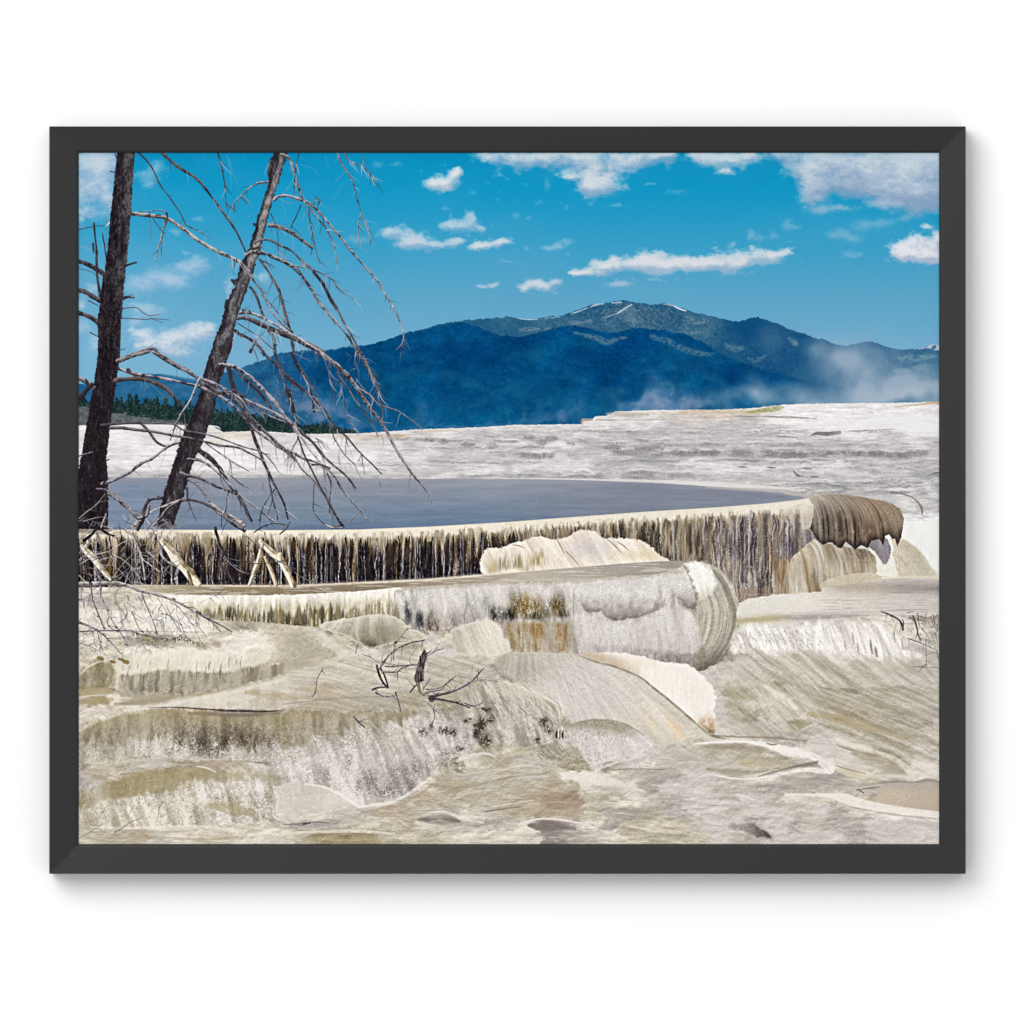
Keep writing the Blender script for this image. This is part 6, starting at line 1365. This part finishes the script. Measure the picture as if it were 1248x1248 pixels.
br(CU, [(820, 65), (860, 68), (910, 82), (980, 125), (1050, 190), (1130, 275), (1200, 370), (1258, 450)], 20, 18, (206, 200, 206), bias=.06, twig=.1)
br(CU, [(900, 230), (1000, 300), (1060, 335), (1150, 375), (1248, 410)], 8, 8, (190, 186, 194), twig=.2)
br(CU, [(710, 140), (685, 195), (650, 275), (600, 345), (570, 410), (540, 490)], 14, 8, (214, 208, 214), bias=.14, twig=.2)
br(CU, [(620, 345), (625, 400), (615, 470)], 6, 4, (150, 146, 150))
br(CU, [(0, 135), (40, 148), (75, 168), (110, 195)], 22, 26, (180, 168, 164), bias=0)
br(CU, [(100, 180), (70, 210), (40, 250)], 24, 30, (70, 60, 66), bias=-.25)
br(CU, [(155, 408), (200, 402), (260, 398), (360, 393), (395, 415), (430, 455), (470, 505), (525, 528), (560, 515), (600, 505)], 16, 10, (110, 102, 106), bias=-.1, twig=.2)
br(CU, [(205, 422), (270, 422), (350, 432), (440, 442), (560, 465), (700, 490), (820, 520), (920, 532), (1000, 570), (1070, 610)], 20, 8, (150, 142, 148), bias=-.04, twig=.18)
br(CU, [(440, 395), (560, 402), (620, 435), (750, 460), (850, 490), (960, 530), (1060, 560), (1120, 620)], 9, 7, (140, 132, 138), twig=.2)
br(CU, [(158, 738), (200, 725), (240, 706), (310, 672), (380, 622), (430, 600), (480, 565), (530, 522)], 22, 12, (186, 180, 186), bias=.05, twig=.15)
br(CU, [(130, 765), (170, 772), (210, 790), (270, 840), (330, 890), (375, 928)], 14, 18, (176, 170, 176), bias=.02, twig=.15)
br(CU, [(495, 818), (460, 820), (425, 830), (400, 870), (388, 920), (345, 990)], 18, 16, (160, 154, 160), twig=.2)
br(CU, [(365, 930), (440, 890), (530, 850), (600, 825)], 9, 7, (196, 190, 194), bias=.1)
br(CU, [(435, 980), (480, 930), (530, 870), (580, 840)], 7, 5, (210, 204, 206), bias=.15)
br(CU, [(700, 545), (740, 575), (790, 615), (830, 665), (860, 720), (920, 800), (960, 870), (1000, 945)], 30, 12, (76, 66, 72), bias=-.25, twig=.15)
br(CU, [(640, 600), (700, 602), (740, 620), (790, 655), (860, 725), (910, 775), (950, 815), (1030, 875), (1090, 920), (1150, 968)], 16, 8, (204, 198, 202), bias=.05, twig=.18)
br(CU, [(600, 675), (640, 690), (700, 702), (780, 742), (860, 772), (930, 802)], 18, 14, (160, 152, 156), bias=0, twig=.2)
br(CU, [(640, 712), (680, 735), (720, 775), (760, 830), (800, 890), (850, 925), (900, 965), (960, 1000)], 10, 18, (170, 162, 164), twig=.3)
br(CU, [(770, 850), (820, 890), (870, 918), (920, 945), (955, 970)], 18, 28, (206, 198, 196), (70, 58, 58), bias=.12, twig=.1)
br(CU, [(610, 830), (660, 828), (720, 842), (760, 860), (790, 875)], 16, 14, (130, 122, 126), bias=-.05)
br(CU, [(735, 500), (800, 550), (860, 590), (920, 630), (985, 665)], 7, 4, (110, 104, 110), twig=.1)
br(CU, [(880, 690), (930, 730), (985, 762)], 6, 4, (110, 104, 110), twig=0)
br(CU, [(1095, 680), (1105, 740), (1110, 785), (1130, 860), (1147, 940)], 9, 6, (90, 82, 90), bias=-.15)
br(CU, [(1135, 760), (1100, 810), (1060, 880), (1045, 945)], 7, 5, (100, 92, 98)); br(CU, [(870, 785), (860, 840), (850, 900)], 6, 4, (90, 82, 90)); br(CU, [(635, 760), (640, 820), (655, 870), (690, 950)], 10, 3, (90, 82, 90), bias=-.1)
br(CU, [(830, 920), (830, 980)], 5, 4, (90, 84, 92), twig=0); br(CU, [(1015, 1010), (1060, 980), (1130, 960), (1200, 970)], 7, 4, (90, 84, 88)); br(CU, [(1160, 1020), (1200, 985), (1215, 950)], 6, 4, (90, 84, 88))
br(CU, [(0, 590), (60, 570), (105, 558)], 9, 6, (190, 186, 192), bias=.1); br(CU, [(180, 605), (200, 600)], 8, 5, (60, 52, 58))

br(CV, [(175, -5), (240, 40), (310, 100), (380, 180), (440, 270), (500, 350), (560, 440), (600, 520), (660, 620), (720, 700), (770, 760), (800, 800), (815, 845)], 30, 4, (190, 184, 190), (42, 34, 42), bias=.0, twig=.12)
br(CV, [(405, 200), (470, 240), (530, 295), (620, 325), (700, 380), (762, 432)], 11, 5, (180, 170, 166), twig=.1)
br(CV, [(400, -5), (425, 40), (450, 80), (475, 130), (495, 190), (520, 260), (540, 330), (535, 390)], 16, 5, (140, 128, 132), bias=-.05, twig=.8)
br(CV, [(430, 20), (460, 90), (500, 160), (520, 230)], 10, 6, (150, 138, 142), twig=.9)
br(CV, [(0, 130), (80, 200), (160, 270), (210, 325), (240, 375), (270, 420), (330, 470), (390, 540), (450, 600), (530, 680)], 15, 6, (84, 76, 84), bias=-.12, twig=.15)
br(CV, [(25, 0), (60, 80), (100, 140), (120, 190), (140, 260), (150, 330)], 16, 12, (84, 74, 82), bias=-.15, twig=.4)
br(CV, [(60, 60), (100, 120), (150, 200), (190, 300)], 7, 5, (140, 132, 140), twig=.4)
br(CV, [(0, 385), (60, 435), (140, 500), (210, 590), (270, 640), (340, 700), (385, 762)], 18, 9, (96, 88, 94), bias=-.08, twig=.15)
br(CV, [(0, 370), (50, 430), (110, 520), (170, 600), (230, 660)], 16, 8, (214, 208, 212), bias=.15, twig=.1)
br(CV, [(0, 540), (80, 590), (180, 622), (250, 680), (310, 770), (370, 840), (410, 890), (447, 937)], 12, 8, (200, 194, 198), bias=.06, twig=.12)
br(CV, [(60, 470), (90, 560), (150, 680), (200, 780), (250, 870), (280, 930), (312, 975)], 8, 16, (110, 102, 106), bias=-.08, twig=.3)
br(CV, [(280, 110), (340, 200), (380, 260), (440, 340), (480, 410), (512, 470)], 10, 6, (140, 134, 140), twig=.15)
br(CV, [(285, 80), (300, 170), (310, 230), (340, 350), (370, 410), (400, 460)], 8, 4, (170, 166, 172), twig=.15)
br(CV, [(235, 60), (240, 150), (250, 210), (272, 300)], 7, 4, (150, 150, 160), twig=.2)
br(CV, [(240, 380), (255, 440), (270, 490), (330, 580), (380, 628)], 8, 4, (110, 104, 110), twig=.15)
br(CV, [(0, 210), (20, 270), (35, 320), (60, 410)], 22, 16, (76, 66, 74), bias=-.25, twig=.2)
br(CV, [(385, -5), (385, 70), (385, 130), (395, 160)], 8, 5, (190, 186, 192)); br(CV, [(150, 740), (145, 830), (155, 900), (220, 970), (320, 980)], 6, 5, (110, 106, 110)); br(CV, [(345, 960), (370, 930), (400, 898)], 7, 4, (190, 186, 190))
br(CV, [(225, 680), (245, 740), (240, 800), (235, 900)], 8, 5, (100, 94, 100), twig=.3); br(CV, [(20, 560), (80, 650), (150, 720), (210, 800)], 8, 6, (130, 124, 130), twig=.15); br(CV, [(220, 970), (260, 985), (310, 985)], 10, 8, (200, 192, 188), bias=.1)
br(CV, [(150, 500), (200, 500), (160, 480)], 5, 4); br(CV, [(60, 480), (20, 560), (0, 590)], 7, 4, (130, 124, 130)); br(CV, [(140, 630), (190, 630), (240, 650)], 14, 8, (76, 68, 74), bias=-.1)
for i in range(70):   # hanging twig tips between the limbs
    px = rng.uniform(300, 470); py = rng.uniform(380, 600)
    if py < 380 + (px - 300) * .5: continue
    L = rng.uniform(5, 18); c = rng.choice([150, 110, 70])
    line([(px, py, .9), (px + rng.uniform(-1, 4), py + L * .5, .9), (px + rng.uniform(-1, 7), py + L, .5)], C(c, c - 3, c + 4), .5, .9, 2)
cand = [q for q in BPTS if 250 < q[0] < 500 and 195 < q[1] < 630]
for i in range(430):
    q = cand[rng.randint(len(cand))]
    an = rng.normal(1.15, .45); L = rng.uniform(6, 26) * (1 if q[1] > 380 else .8)
    p = [(q[0], q[1], 1.3)]; xx_, yy_ = q[0], q[1]
    for k in range(4):
        an += rng.uniform(-.3, .3); xx_ += math.cos(an) * L / 4; yy_ += math.sin(an) * L / 4; p.append((xx_, yy_, 1.25 - .2 * k))
    c = rng.choice([196, 160, 110, 58], p=[.3, .25, .2, .25])
    line(p, C(c, c - 3, c + 3), rng.uniform(.45, .8), .85, 2)
# base of the trees in the water
glow([(188, 640, 3), (200, 642, 7), (214, 641, 4)], C(96, 84, 84), .8); glow([(95, 646, 6), (120, 648, 8), (135, 646, 4)], C(120, 108, 96), .8, br=.4)

# ---- fallen wood over the curtain on the left
CREAM = (226, 216, 196); TAN = (120, 98, 66)
def log(cr, pts, lit=CREAM, dark=TAN, a=1.):
    P = [(cr[0] + q[0] / cr[2], cr[1] + q[1] / cr[2], q[2] / cr[2]) for q in pts]
    r = stroke(smooth(P, 4), 1)
    sl, D, SG, RR, T, NX, NY = r
    q = np.clip(.58 - .85 * NX - .25 * NY + .34 * n2(T / 5, SG * 3.5, 4) + .15 * n2(T / 14, SG * 1.2, 6) + .14 * speck(sl, 2), 0, 1)
    put(sl, np.clip(.5 - D / .8, 0, 1) * a, ramp(q, [(0, C(*dark)), (.35, (C(*dark) + C(*lit)) * .5), (.7, C(*lit)), (1, np.minimum(C(*lit) * 1.06, 1))]))
def oldlog(cr, pts, lit=CREAM, dark=TAN, a=1.):
    p = zz(*cr, [(q[0], q[1], q[2] / cr[2]) for q in pts])
    p = [(q[0], q[1], pts[i][2] / cr[2]) for i, q in enumerate(p)]
    branch(p, None, None, lit, dark, .1, a, 4)
log(CU, [(500, 1060, 30), (530, 1090, 44), (570, 1160, 50), (610, 1200, 50), (660, 1240, 44)])
log(CM, [(608, 335, 34), (650, 385, 52), (715, 460, 58), (760, 520, 58), (800, 570, 60), (835, 605, 58), (862, 632, 40)])
log(CM, [(785, 545, 16), (800, 590, 22), (818, 640, 14)], (150, 134, 96), (70, 54, 30))
log(CM, [(55, 372, 26), (85, 405, 44), (135, 455, 46), (180, 510, 44), (225, 568, 36), (250, 598, 24)])
log(CM, [(100, 300, 22), (95, 350, 26), (70, 385, 24)], (206, 196, 184)); log(CM, [(150, 285, 30), (155, 310, 34)], (226, 218, 200))
log(CU, [(1052, 1062, 26), (1090, 1100, 36), (1140, 1150, 38), (1180, 1190, 36), (1210, 1255, 34)])
log(CN, [(1160, -15, 34), (1180, 40, 36), (1205, 90, 34), (1235, 150, 40)])
log(CN, [(1055, -10, 18), (1040, 30, 22), (1010, 90, 20), (988, 150, 18)]); log(CN, [(1075, -5, 16), (1110, 70, 22), (1140, 150, 24)], (206, 194, 170))
log(CU, [(1060, 1080, 20), (1040, 1160, 22), (1010, 1240, 22)])
br(CU, [(795, 985), (805, 1030), (825, 1085), (860, 1150), (900, 1195), (960, 1245)], 16, 7, (96, 84, 84), bias=-.1); br(CN, [(850, -5), (860, 40), (875, 90), (900, 150)], 10, 9, (130, 110, 100)); br(CN, [(860, 10), (900, 50), (950, 80), (1000, 92)], 6, 4, (190, 182, 176))
br(CU, [(860, 1155), (1000, 1185), (1120, 1180), (1200, 1170)], 5, 4, (120, 110, 106)); br(CU, [(970, 1030), (1050, 1100), (1130, 1160), (1248, 1220)], 5, 4, (140, 132, 126)); br(CV, [(0, 1200), (40, 1235), (100, 1275), (160, 1290)], 5, 4, (180, 172, 168))
ROOT = (204, 198, 194)
for pts, w0, w1 in (([(720, 60), (640, 90), (560, 120), (480, 170), (430, 220), (405, 280), (425, 380)], 14, 12), ([(35, 180), (90, 130), (150, 85), (215, 10)], 8, 6), ([(220, 150), (190, 230), (160, 330), (145, 425)], 10, 6), ([(150, 430), (260, 400), (330, 350), (410, 320)], 8, 6),
                    ([(270, 430), (360, 480), (430, 560), (480, 605)], 7, 5), ([(270, 590), (330, 500), (390, 440), (420, 400)], 6, 5), ([(500, 400), (560, 460), (620, 520), (682, 582)], 6, 4), ([(440, 380), (465, 440), (475, 510), (490, 602)], 10, 13), ([(455, 420), (480, 465), (530, 505), (592, 548)], 10, 9),
                    ([(598, 380), (605, 430), (640, 475), (700, 510)], 18, 13), ([(400, 240), (440, 190), (500, 150)], 12, 8), ([(500, 190), (540, 240), (575, 270)], 16, 10), ([(300, 180), (350, 260), (400, 300)], 5, 4), ([(230, 240), (330, 290), (420, 400), (540, 420)], 5, 4),
                    ([(60, 200), (180, 170), (240, 180)], 6, 4), ([(410, 120), (380, 170), (400, 200)], 4, 3), ([(500, 470), (560, 540), (640, 560)], 4, 3), ([(560, 620), (545, 560), (600, 545)], 4, 3), ([(420, 640), (400, 540), (330, 470)], 4, 3), ([(35, 465), (90, 430), (170, 415), (300, 340)], 6, 4), ([(35, 575), (75, 615), (110, 630)], 10, 5)):
    br(CM, pts, w0 * .85, w1 * .85, ROOT, (112, 104, 98), bias=.12, twig=.35)
for i in range(210):
    px = rng.uniform(97, 225); py = rng.uniform(625, 712)
    if px > 190 and py > 690: continue
    an = rng.uniform(0, 3.14); L = rng.uniform(6, 26); c = rng.choice([185, 160, 130, 70], p=[.35, .3, .2, .15])
    line([(px, py, .7), (px + math.cos(an) * L * .5, py + math.sin(an) * L * .5 + rng.uniform(-2, 2), 1.1), (px + math.cos(an) * L, py + math.sin(an) * L, .6)], C(c, c - 4, c - 2), .6, .9, 3)
br(CM, [(240, 8), (310, 60), (380, 120), (445, 180)], 18, 22, (186, 180, 184)); br(CM, [(480, 160), (485, 110), (520, 50), (590, 42)], 18, 14, (120, 114, 118), bias=-.1); br(CM, [(450, 180), (500, 160), (520, 90)], 22, 16, (190, 184, 186))
br(CM, [(440, 260), (470, 210), (480, 180)], 16, 18, (60, 52, 58), bias=-.2); br(CM, [(120, 240), (180, 255), (240, 290), (280, 300)], 22, 10, (50, 42, 44), bias=-.25); br(CM, [(70, 330), (120, 290), (150, 260)], 20, 14, (60, 50, 52), bias=-.2)
# horizontal dead tree across the lower left with its hanging twigs
MV = (150, 140, 142)
for pts, w in (([(330, 640), (285, 700), (290, 750), (320, 820), (330, 900)], 18), ([(280, 760), (340, 830), (375, 900)], 14), ([(35, 740), (120, 750), (200, 780)], 16), ([(60, 690), (140, 700), (260, 690)], 10), ([(150, 800), (260, 810), (380, 800)], 7)):
    p = zz(*CM, pts); line([(q[0], q[1], w / 5.67) for q in p], C(*MV), .55, 2, br=.3)
br(CM, [(35, 632), (90, 634), (150, 630), (270, 625), (370, 645), (460, 682), (560, 702), (660, 735), (760, 782), (850, 830), (940, 882), (1015, 965)], 32, 8, (190, 185, 182), (104, 97, 94), bias=.14, twig=.25)
br(CM, [(850, 822), (900, 860), (960, 890), (1060, 945), (1090, 962)], 14, 7, (150, 144, 150), (80, 72, 78), bias=.1)
TD = (120, 110, 116)
for pts, w0, w1, l in (([(110, 625), (130, 740), (165, 840), (210, 935)], 9, 9, (70, 62, 68)), ([(185, 650), (190, 720), (230, 820), (280, 910), (340, 1000), (372, 1065)], 9, 9, (150, 142, 148)), ([(470, 700), (500, 780), (540, 870), (572, 965)], 9, 8, (110, 102, 108)), ([(580, 730), (640, 830), (700, 910), (740, 965)], 5, 5, (150, 146, 152)),
                       ([(700, 770), (780, 860), (840, 950), (872, 1025)], 6, 5, (120, 114, 120)), ([(40, 900), (120, 930), (200, 980), (260, 1040), (326, 1117)], 20, 9, (150, 144, 150)), ([(40, 962), (120, 958), (200, 955), (400, 957)], 10, 9, (90, 82, 86)), ([(400, 957), (470, 985), (560, 1002), (612, 1022)], 8, 6, (80, 72, 74)), ([(400, 960), (600, 962), (900, 966)], 4, 4, (130, 124, 128)),
                       ([(400, 820), (430, 900), (462, 960)], 7, 5, (100, 94, 100)), ([(640, 780), (680, 880), (740, 960), (790, 1010)], 5, 4, (120, 114, 120)), ([(840, 905), (920, 1000)], 5, 4, TD), ([(545, 880), (610, 885), (612, 900)], 5, 4, (80, 74, 80)), ([(160, 960), (180, 1040), (200, 1090)], 8, 5, (110, 100, 106)), ([(60, 650), (45, 720), (70, 790)], 6, 4, (90, 84, 90)),
                       ([(190, 650), (180, 700), (185, 730)], 10, 6, (60, 52, 58)), ([(240, 860), (235, 920), (300, 960)], 7, 6, (90, 82, 90)), ([(120, 700), (60, 740), (35, 745)], 6, 4, (90, 84, 90)), ([(350, 780), (370, 840), (330, 900)], 5, 3, (120, 112, 118)), ([(870, 760), (960, 720), (1010, 700)], 4, 3, (150, 144, 150)), ([(35, 1040), (100, 1060), (180, 1100)], 8, 4, (110, 104, 110)), ([(710, 850), (760, 960), (780, 1010)], 5, 4, (100, 92, 98))):
    br(CM, pts, w0 * .85, w1 * .85, tuple(min(v + 45, 205) for v in l), (106, 99, 96), bias=.1, twig=.45)
for q in ((470, 960, 9), (500, 985, 9), (568, 968, 12), (290, 930, 12), (300, 955, 12), (232, 812, 8), (165, 855, 9), (360, 1050, 11), (690, 735, 14), (205, 935, 8), (185, 1030, 8), (740, 910, 6), (345, 1000, 8)):
    p = zz(*CM, [(q[0], q[1])])[0]; line([(p[0] - 1, p[1], q[2] / 5.6), (p[0] + 1, p[1] + 1, q[2] / 5.6)], C(86, 76, 80), .7, 1.)
for i in range(240):
    px = rng.uniform(97, 250); py = rng.uniform(722, 800)
    if (px - 97) / 160 + abs(py - 755) / 60 > 1.15: continue
    an = rng.normal(1.1, .6) if rng.rand() < .7 else rng.uniform(0, 3.14); L = rng.uniform(4, 13); c = rng.choice([80, 110, 140, 170])
    line([(px, py, .8), (px + math.cos(an) * L * .5 + rng.uniform(-1, 1), py + math.sin(an) * L * .5, .9), (px + math.cos(an) * L, py + math.sin(an) * L, .5)], C(c, c - 6, c - 2), .5, .9, 2)

# ---- dead shrub in the middle
BK = (96, 90, 88); BD = (28, 22, 26)
br(CO, [(775, 460), (740, 468), (700, 475), (640, 500), (600, 525), (560, 560), (520, 625)], 7, 10, (160, 153, 148), (86, 79, 76), bias=.1, twig=.4)
br(CO, [(505, 605), (515, 650), (540, 700), (562, 730)], 12, 11, (84, 76, 80), (40, 34, 38), bias=-.15, twig=.3); br(CO, [(525, 620), (550, 670), (566, 725)], 9, 9, (84, 76, 80), (40, 34, 38), bias=-.15)
sl, sd, x, y = poly(zz(*CO, [(776, 508), (790, 545), (780, 580), (770, 630), (770, 690), (748, 700), (740, 735), (722, 700), (712, 680), (735, 600), (745, 560), (762, 530)]), .7, 2., sm=False)
put(sl, sst(-.4, .5, sd), mix(C(52, 46, 46), C(132, 125, 122), np.clip(.4 + .7 * n2(x / 1.4, y / 5, 3), 0, 1)))
for pts, w0, w1, l in (([(550, 610), (600, 612), (640, 606), (740, 600)], 7, 6, BK), ([(540, 640), (580, 642), (620, 640), (640, 622), (690, 604), (730, 600)], 9, 7, BK), ([(800, 780), (880, 765), (960, 740), (1030, 700), (1080, 650), (1112, 618)], 17, 4, (100, 92, 98)), ([(765, 765), (810, 750), (860, 742), (900, 705), (950, 662)], 11, 5, (110, 102, 108)),
                       ([(800, 790), (860, 797), (920, 808), (970, 820), (1025, 842)], 13, 8, (50, 42, 44)), ([(1000, 818), (1050, 835), (1100, 815)], 6, 4, (60, 52, 54)), ([(693, 755), (715, 725), (742, 700)], 10, 8, (60, 52, 56)), ([(765, 745), (780, 715), (805, 682)], 6, 5, (80, 72, 76)), ([(780, 738), (830, 738), (880, 720), (920, 690)], 5, 4, (90, 84, 88)),
                       ([(480, 742), (520, 728), (570, 730)], 13, 8, (60, 52, 56)), ([(500, 758), (550, 780), (605, 775)], 10, 5, (100, 90, 98)), ([(395, 490), (385, 535)], 5, 4, (90, 84, 88)), ([(200, 622), (170, 680), (160, 740), (155, 765), (140, 782)], 5, 4, (90, 82, 84)), ([(610, 755), (622, 800), (640, 865)], 9, 5, (60, 54, 54)), ([(375, 893), (400, 925), (432, 950)], 8, 9, (90, 82, 84)),
                       ([(790, 815), (820, 850), (830, 885), (812, 950)], 4, 4, (100, 92, 90)), ([(605, 478), (650, 430), (680, 388)], 5, 3, (120, 114, 118)), ([(785, 555), (820, 530), (880, 510)], 5, 3, (110, 104, 108)), ([(785, 540), (815, 518)], 8, 3, (80, 72, 76)), ([(1010, 722), (1060, 692), (1110, 684), (1190, 695)], 5, 4, (130, 124, 130)), ([(1040, 640), (1045, 600)], 3, 2, (120, 112, 116)),
                       ([(520, 590), (470, 560), (420, 540)], 4, 3, (110, 104, 106)), ([(610, 470), (600, 560), (605, 580)], 6, 3, (100, 92, 96)), ([(620, 640), (622, 690)], 6, 3, (100, 92, 96)), ([(570, 480), (540, 540), (535, 590)], 4, 3, (130, 124, 126)), ([(700, 600), (690, 560), (735, 500)], 4, 2, (130, 124, 126)), ([(612, 770), (650, 705)], 3, 2, (110, 104, 104)), ([(960, 660), (990, 690), (1030, 700)], 3, 2, (110, 104, 106)), ([(790, 640), (800, 600), (770, 560)], 3, 2, (120, 112, 114))):
    br(CO, pts, w0 * 1.05, w1 * 1.1, tuple(min(v + 60, 190) for v in l), (86, 79, 76), bias=.15 if w0 < 12 else -.05, twig=.45)
for q in ((820, 785, 26), (812, 802, 18), (1105, 848, 16), (1120, 856, 10), (610, 475, 11), (1085, 935, 22), (1060, 940, 16), (1098, 955, 16), (1135, 915, 10), (1060, 985, 18), (1030, 905, 10)):
    p = zz(*CO, [(q[0], q[1])])[0]; line([(p[0] - 1, p[1], q[2] / 4.6), (p[0] + 1, p[1] + .5, q[2] / 4.6)], C(74, 66, 62), .75, 1.)
br(CO, [(738, 710), (745, 750), (770, 770)], 16, 12, (170, 160, 130), (110, 96, 70), bias=.1, twig=0)
for i in range(50):
    px = rng.uniform(432, 500); py = rng.uniform(785, 845); an = rng.uniform(0, 3.14); L = rng.uniform(3, 10)
    line([(px, py, .6), (px + math.cos(an) * L, py + math.sin(an) * L, .6)], C(120, 110, 108), .4, .8)
# ---- stray twigs on the right and in the lower left corner
for pts, w0, w1 in (([(900, 303), (930, 312), (960, 325), (1000, 350), (1020, 402)], 8, 15), ([(1015, 345), (1025, 370), (1018, 400)], 7, 5), ([(1078, 328), (1095, 370), (1105, 420), (1118, 462)], 12, 9), ([(1102, 310), (1108, 350), (1112, 385)], 6, 5), ([(1045, 308), (1080, 300)], 6, 4), ([(1055, 335), (1090, 350)], 5, 3), ([(1150, 440), (1153, 530), (1155, 612)], 4, 3), ([(1050, 452), (1110, 475), (1150, 492), (1228, 526)], 5, 4), ([(1075, 612), (1150, 614), (1228, 620)], 4, 3), ([(1190, 320), (1198, 360), (1196, 390)], 5, 3), ([(1150, 550), (1190, 530), (1228, 540)], 3, 3), ([(1130, 400), (1160, 440), (1180, 490)], 5, 3), ([(1200, 420), (1215, 470)], 4, 3)):
    br(CQ, pts, w0 * .8, w1 * .8, (130, 124, 122), (66, 60, 60), bias=.0, twig=.3)
for i in range(40):
    px = rng.uniform(1104, 1144); py = rng.uniform(748, 788); an = rng.normal(1.4, .5); L = rng.uniform(2, 8)
    line([(px, py, .8), (px + math.cos(an) * L, py + math.sin(an) * L, .5)], C(110, 104, 102), .55, .8)
for pts, w in (([(262, 875), (235, 910), (215, 950)], 7), ([(510, 840), (480, 885), (465, 925), (460, 955)], 7), ([(470, 985), (530, 962), (585, 935)], 7), ([(745, 815), (722, 860), (712, 920), (700, 975)], 8), ([(725, 942), (780, 920), (838, 888)], 6), ([(40, 1120), (90, 1095), (160, 1050), (245, 1000)], 8), ([(340, 1070), (390, 1045), (430, 1018)], 12), ([(140, 720), (165, 690)], 8), ([(430, 1020), (480, 985)], 8)):
    ln(CL, pts, w * .8, (112, 106, 104), .75)
# ---- finishing of the print: sharpening and a little grain
def blur3(a):
    b = a.copy()
    b[1:-1] = (a[:-2] + 2 * a[1:-1] + a[2:]) / 4
    c = b.copy(); c[:, 1:-1] = (b[:, :-2] + 2 * b[:, 1:-1] + b[:, 2:]) / 4
    return c
gr = (n2(X * 1.05, Y * 1.05, 1) * .5 + rng.normal(0, .5, (H, W))).astype(F)
lowm = sst(505, 530, Y)
img += (gr * (.006 + .010 * lowm))[..., None]
def box(a, r):
    c = np.cumsum(np.pad(a, ((r + 1, r), (0, 0), (0, 0)), 'edge'), 0, dtype=np.float64); a = ((c[2 * r + 1:] - c[:-2 * r - 1]) / (2 * r + 1)).astype(F)
    c = np.cumsum(np.pad(a, ((0, 0), (r + 1, r), (0, 0)), 'edge'), 1, dtype=np.float64); return ((c[:, 2 * r + 1:] - c[:, :-2 * r - 1]) / (2 * r + 1)).astype(F)
fg = (sst(600, 660, Y))[..., None]
big = box(box(img, 5), 5)
img += .38 * fg * (img - big)
fg2 = sst(715, 770, Y)[..., None]
img = img + fg2 * ((img - .73) * .06 + np.array([.001, .002, .006], F))
g = blur3(blur3(img))
img = np.clip(img + .5 * (img - g), 0, 1).astype(F)

# ---- the print itself: one flat sheet carrying the painted picture
im = bpy.data.images.new('landscape_print', W, H, alpha=False, float_buffer=False)
im.colorspace_settings.name = 'sRGB'
buf = np.ones((H, W, 4), np.float32); buf[..., :3] = img
im.pixels.foreach_set(buf[::-1].ravel()); im.update(); im.pack()
pm = bpy.data.materials.new('matte_photo_paper'); pm.use_nodes = True
nt = pm.node_tree; b = nt.nodes['Principled BSDF']
b.inputs['Roughness'].default_value = .75; b.inputs['Specular IOR Level'].default_value = 0.0
tn = nt.nodes.new('ShaderNodeTexImage'); tn.image = im; tn.extension = 'EXTEND'; tn.interpolation = 'Linear'
sc_ = nt.nodes.new('ShaderNodeVectorMath'); sc_.operation = 'SCALE'; sc_.inputs['Scale'].default_value = PRINT_GAIN
nt.links.new(tn.outputs['Color'], sc_.inputs[0]); nt.links.new(sc_.outputs[0], b.inputs['Base Color'])
bm = bmesh.new()
vs = [bm.verts.new((mx(px) - PCX, -PRINT_D / 1000, mz(py) - PCZ)) for px, py in ((PX0, PY1), (PX1, PY1), (PX1, PY0), (PX0, PY0))]
f = bm.faces.new(vs); uvl = bm.loops.layers.uv.new('UVMap')
for lp_, uv in zip(f.loops, ((0, 0), (1, 0), (1, 1), (0, 1))): lp_[uvl].uv = uv
me = bpy.data.meshes.new('photo_print'); bm.to_mesh(me); bm.free(); me.materials.append(pm)
pr = bpy.data.objects.new('photo_print', me); COLL.objects.link(pr); pr.parent = pic
pr['label'] = 'flat colour print of white terraces, blue pool, dead trees and a mountain'
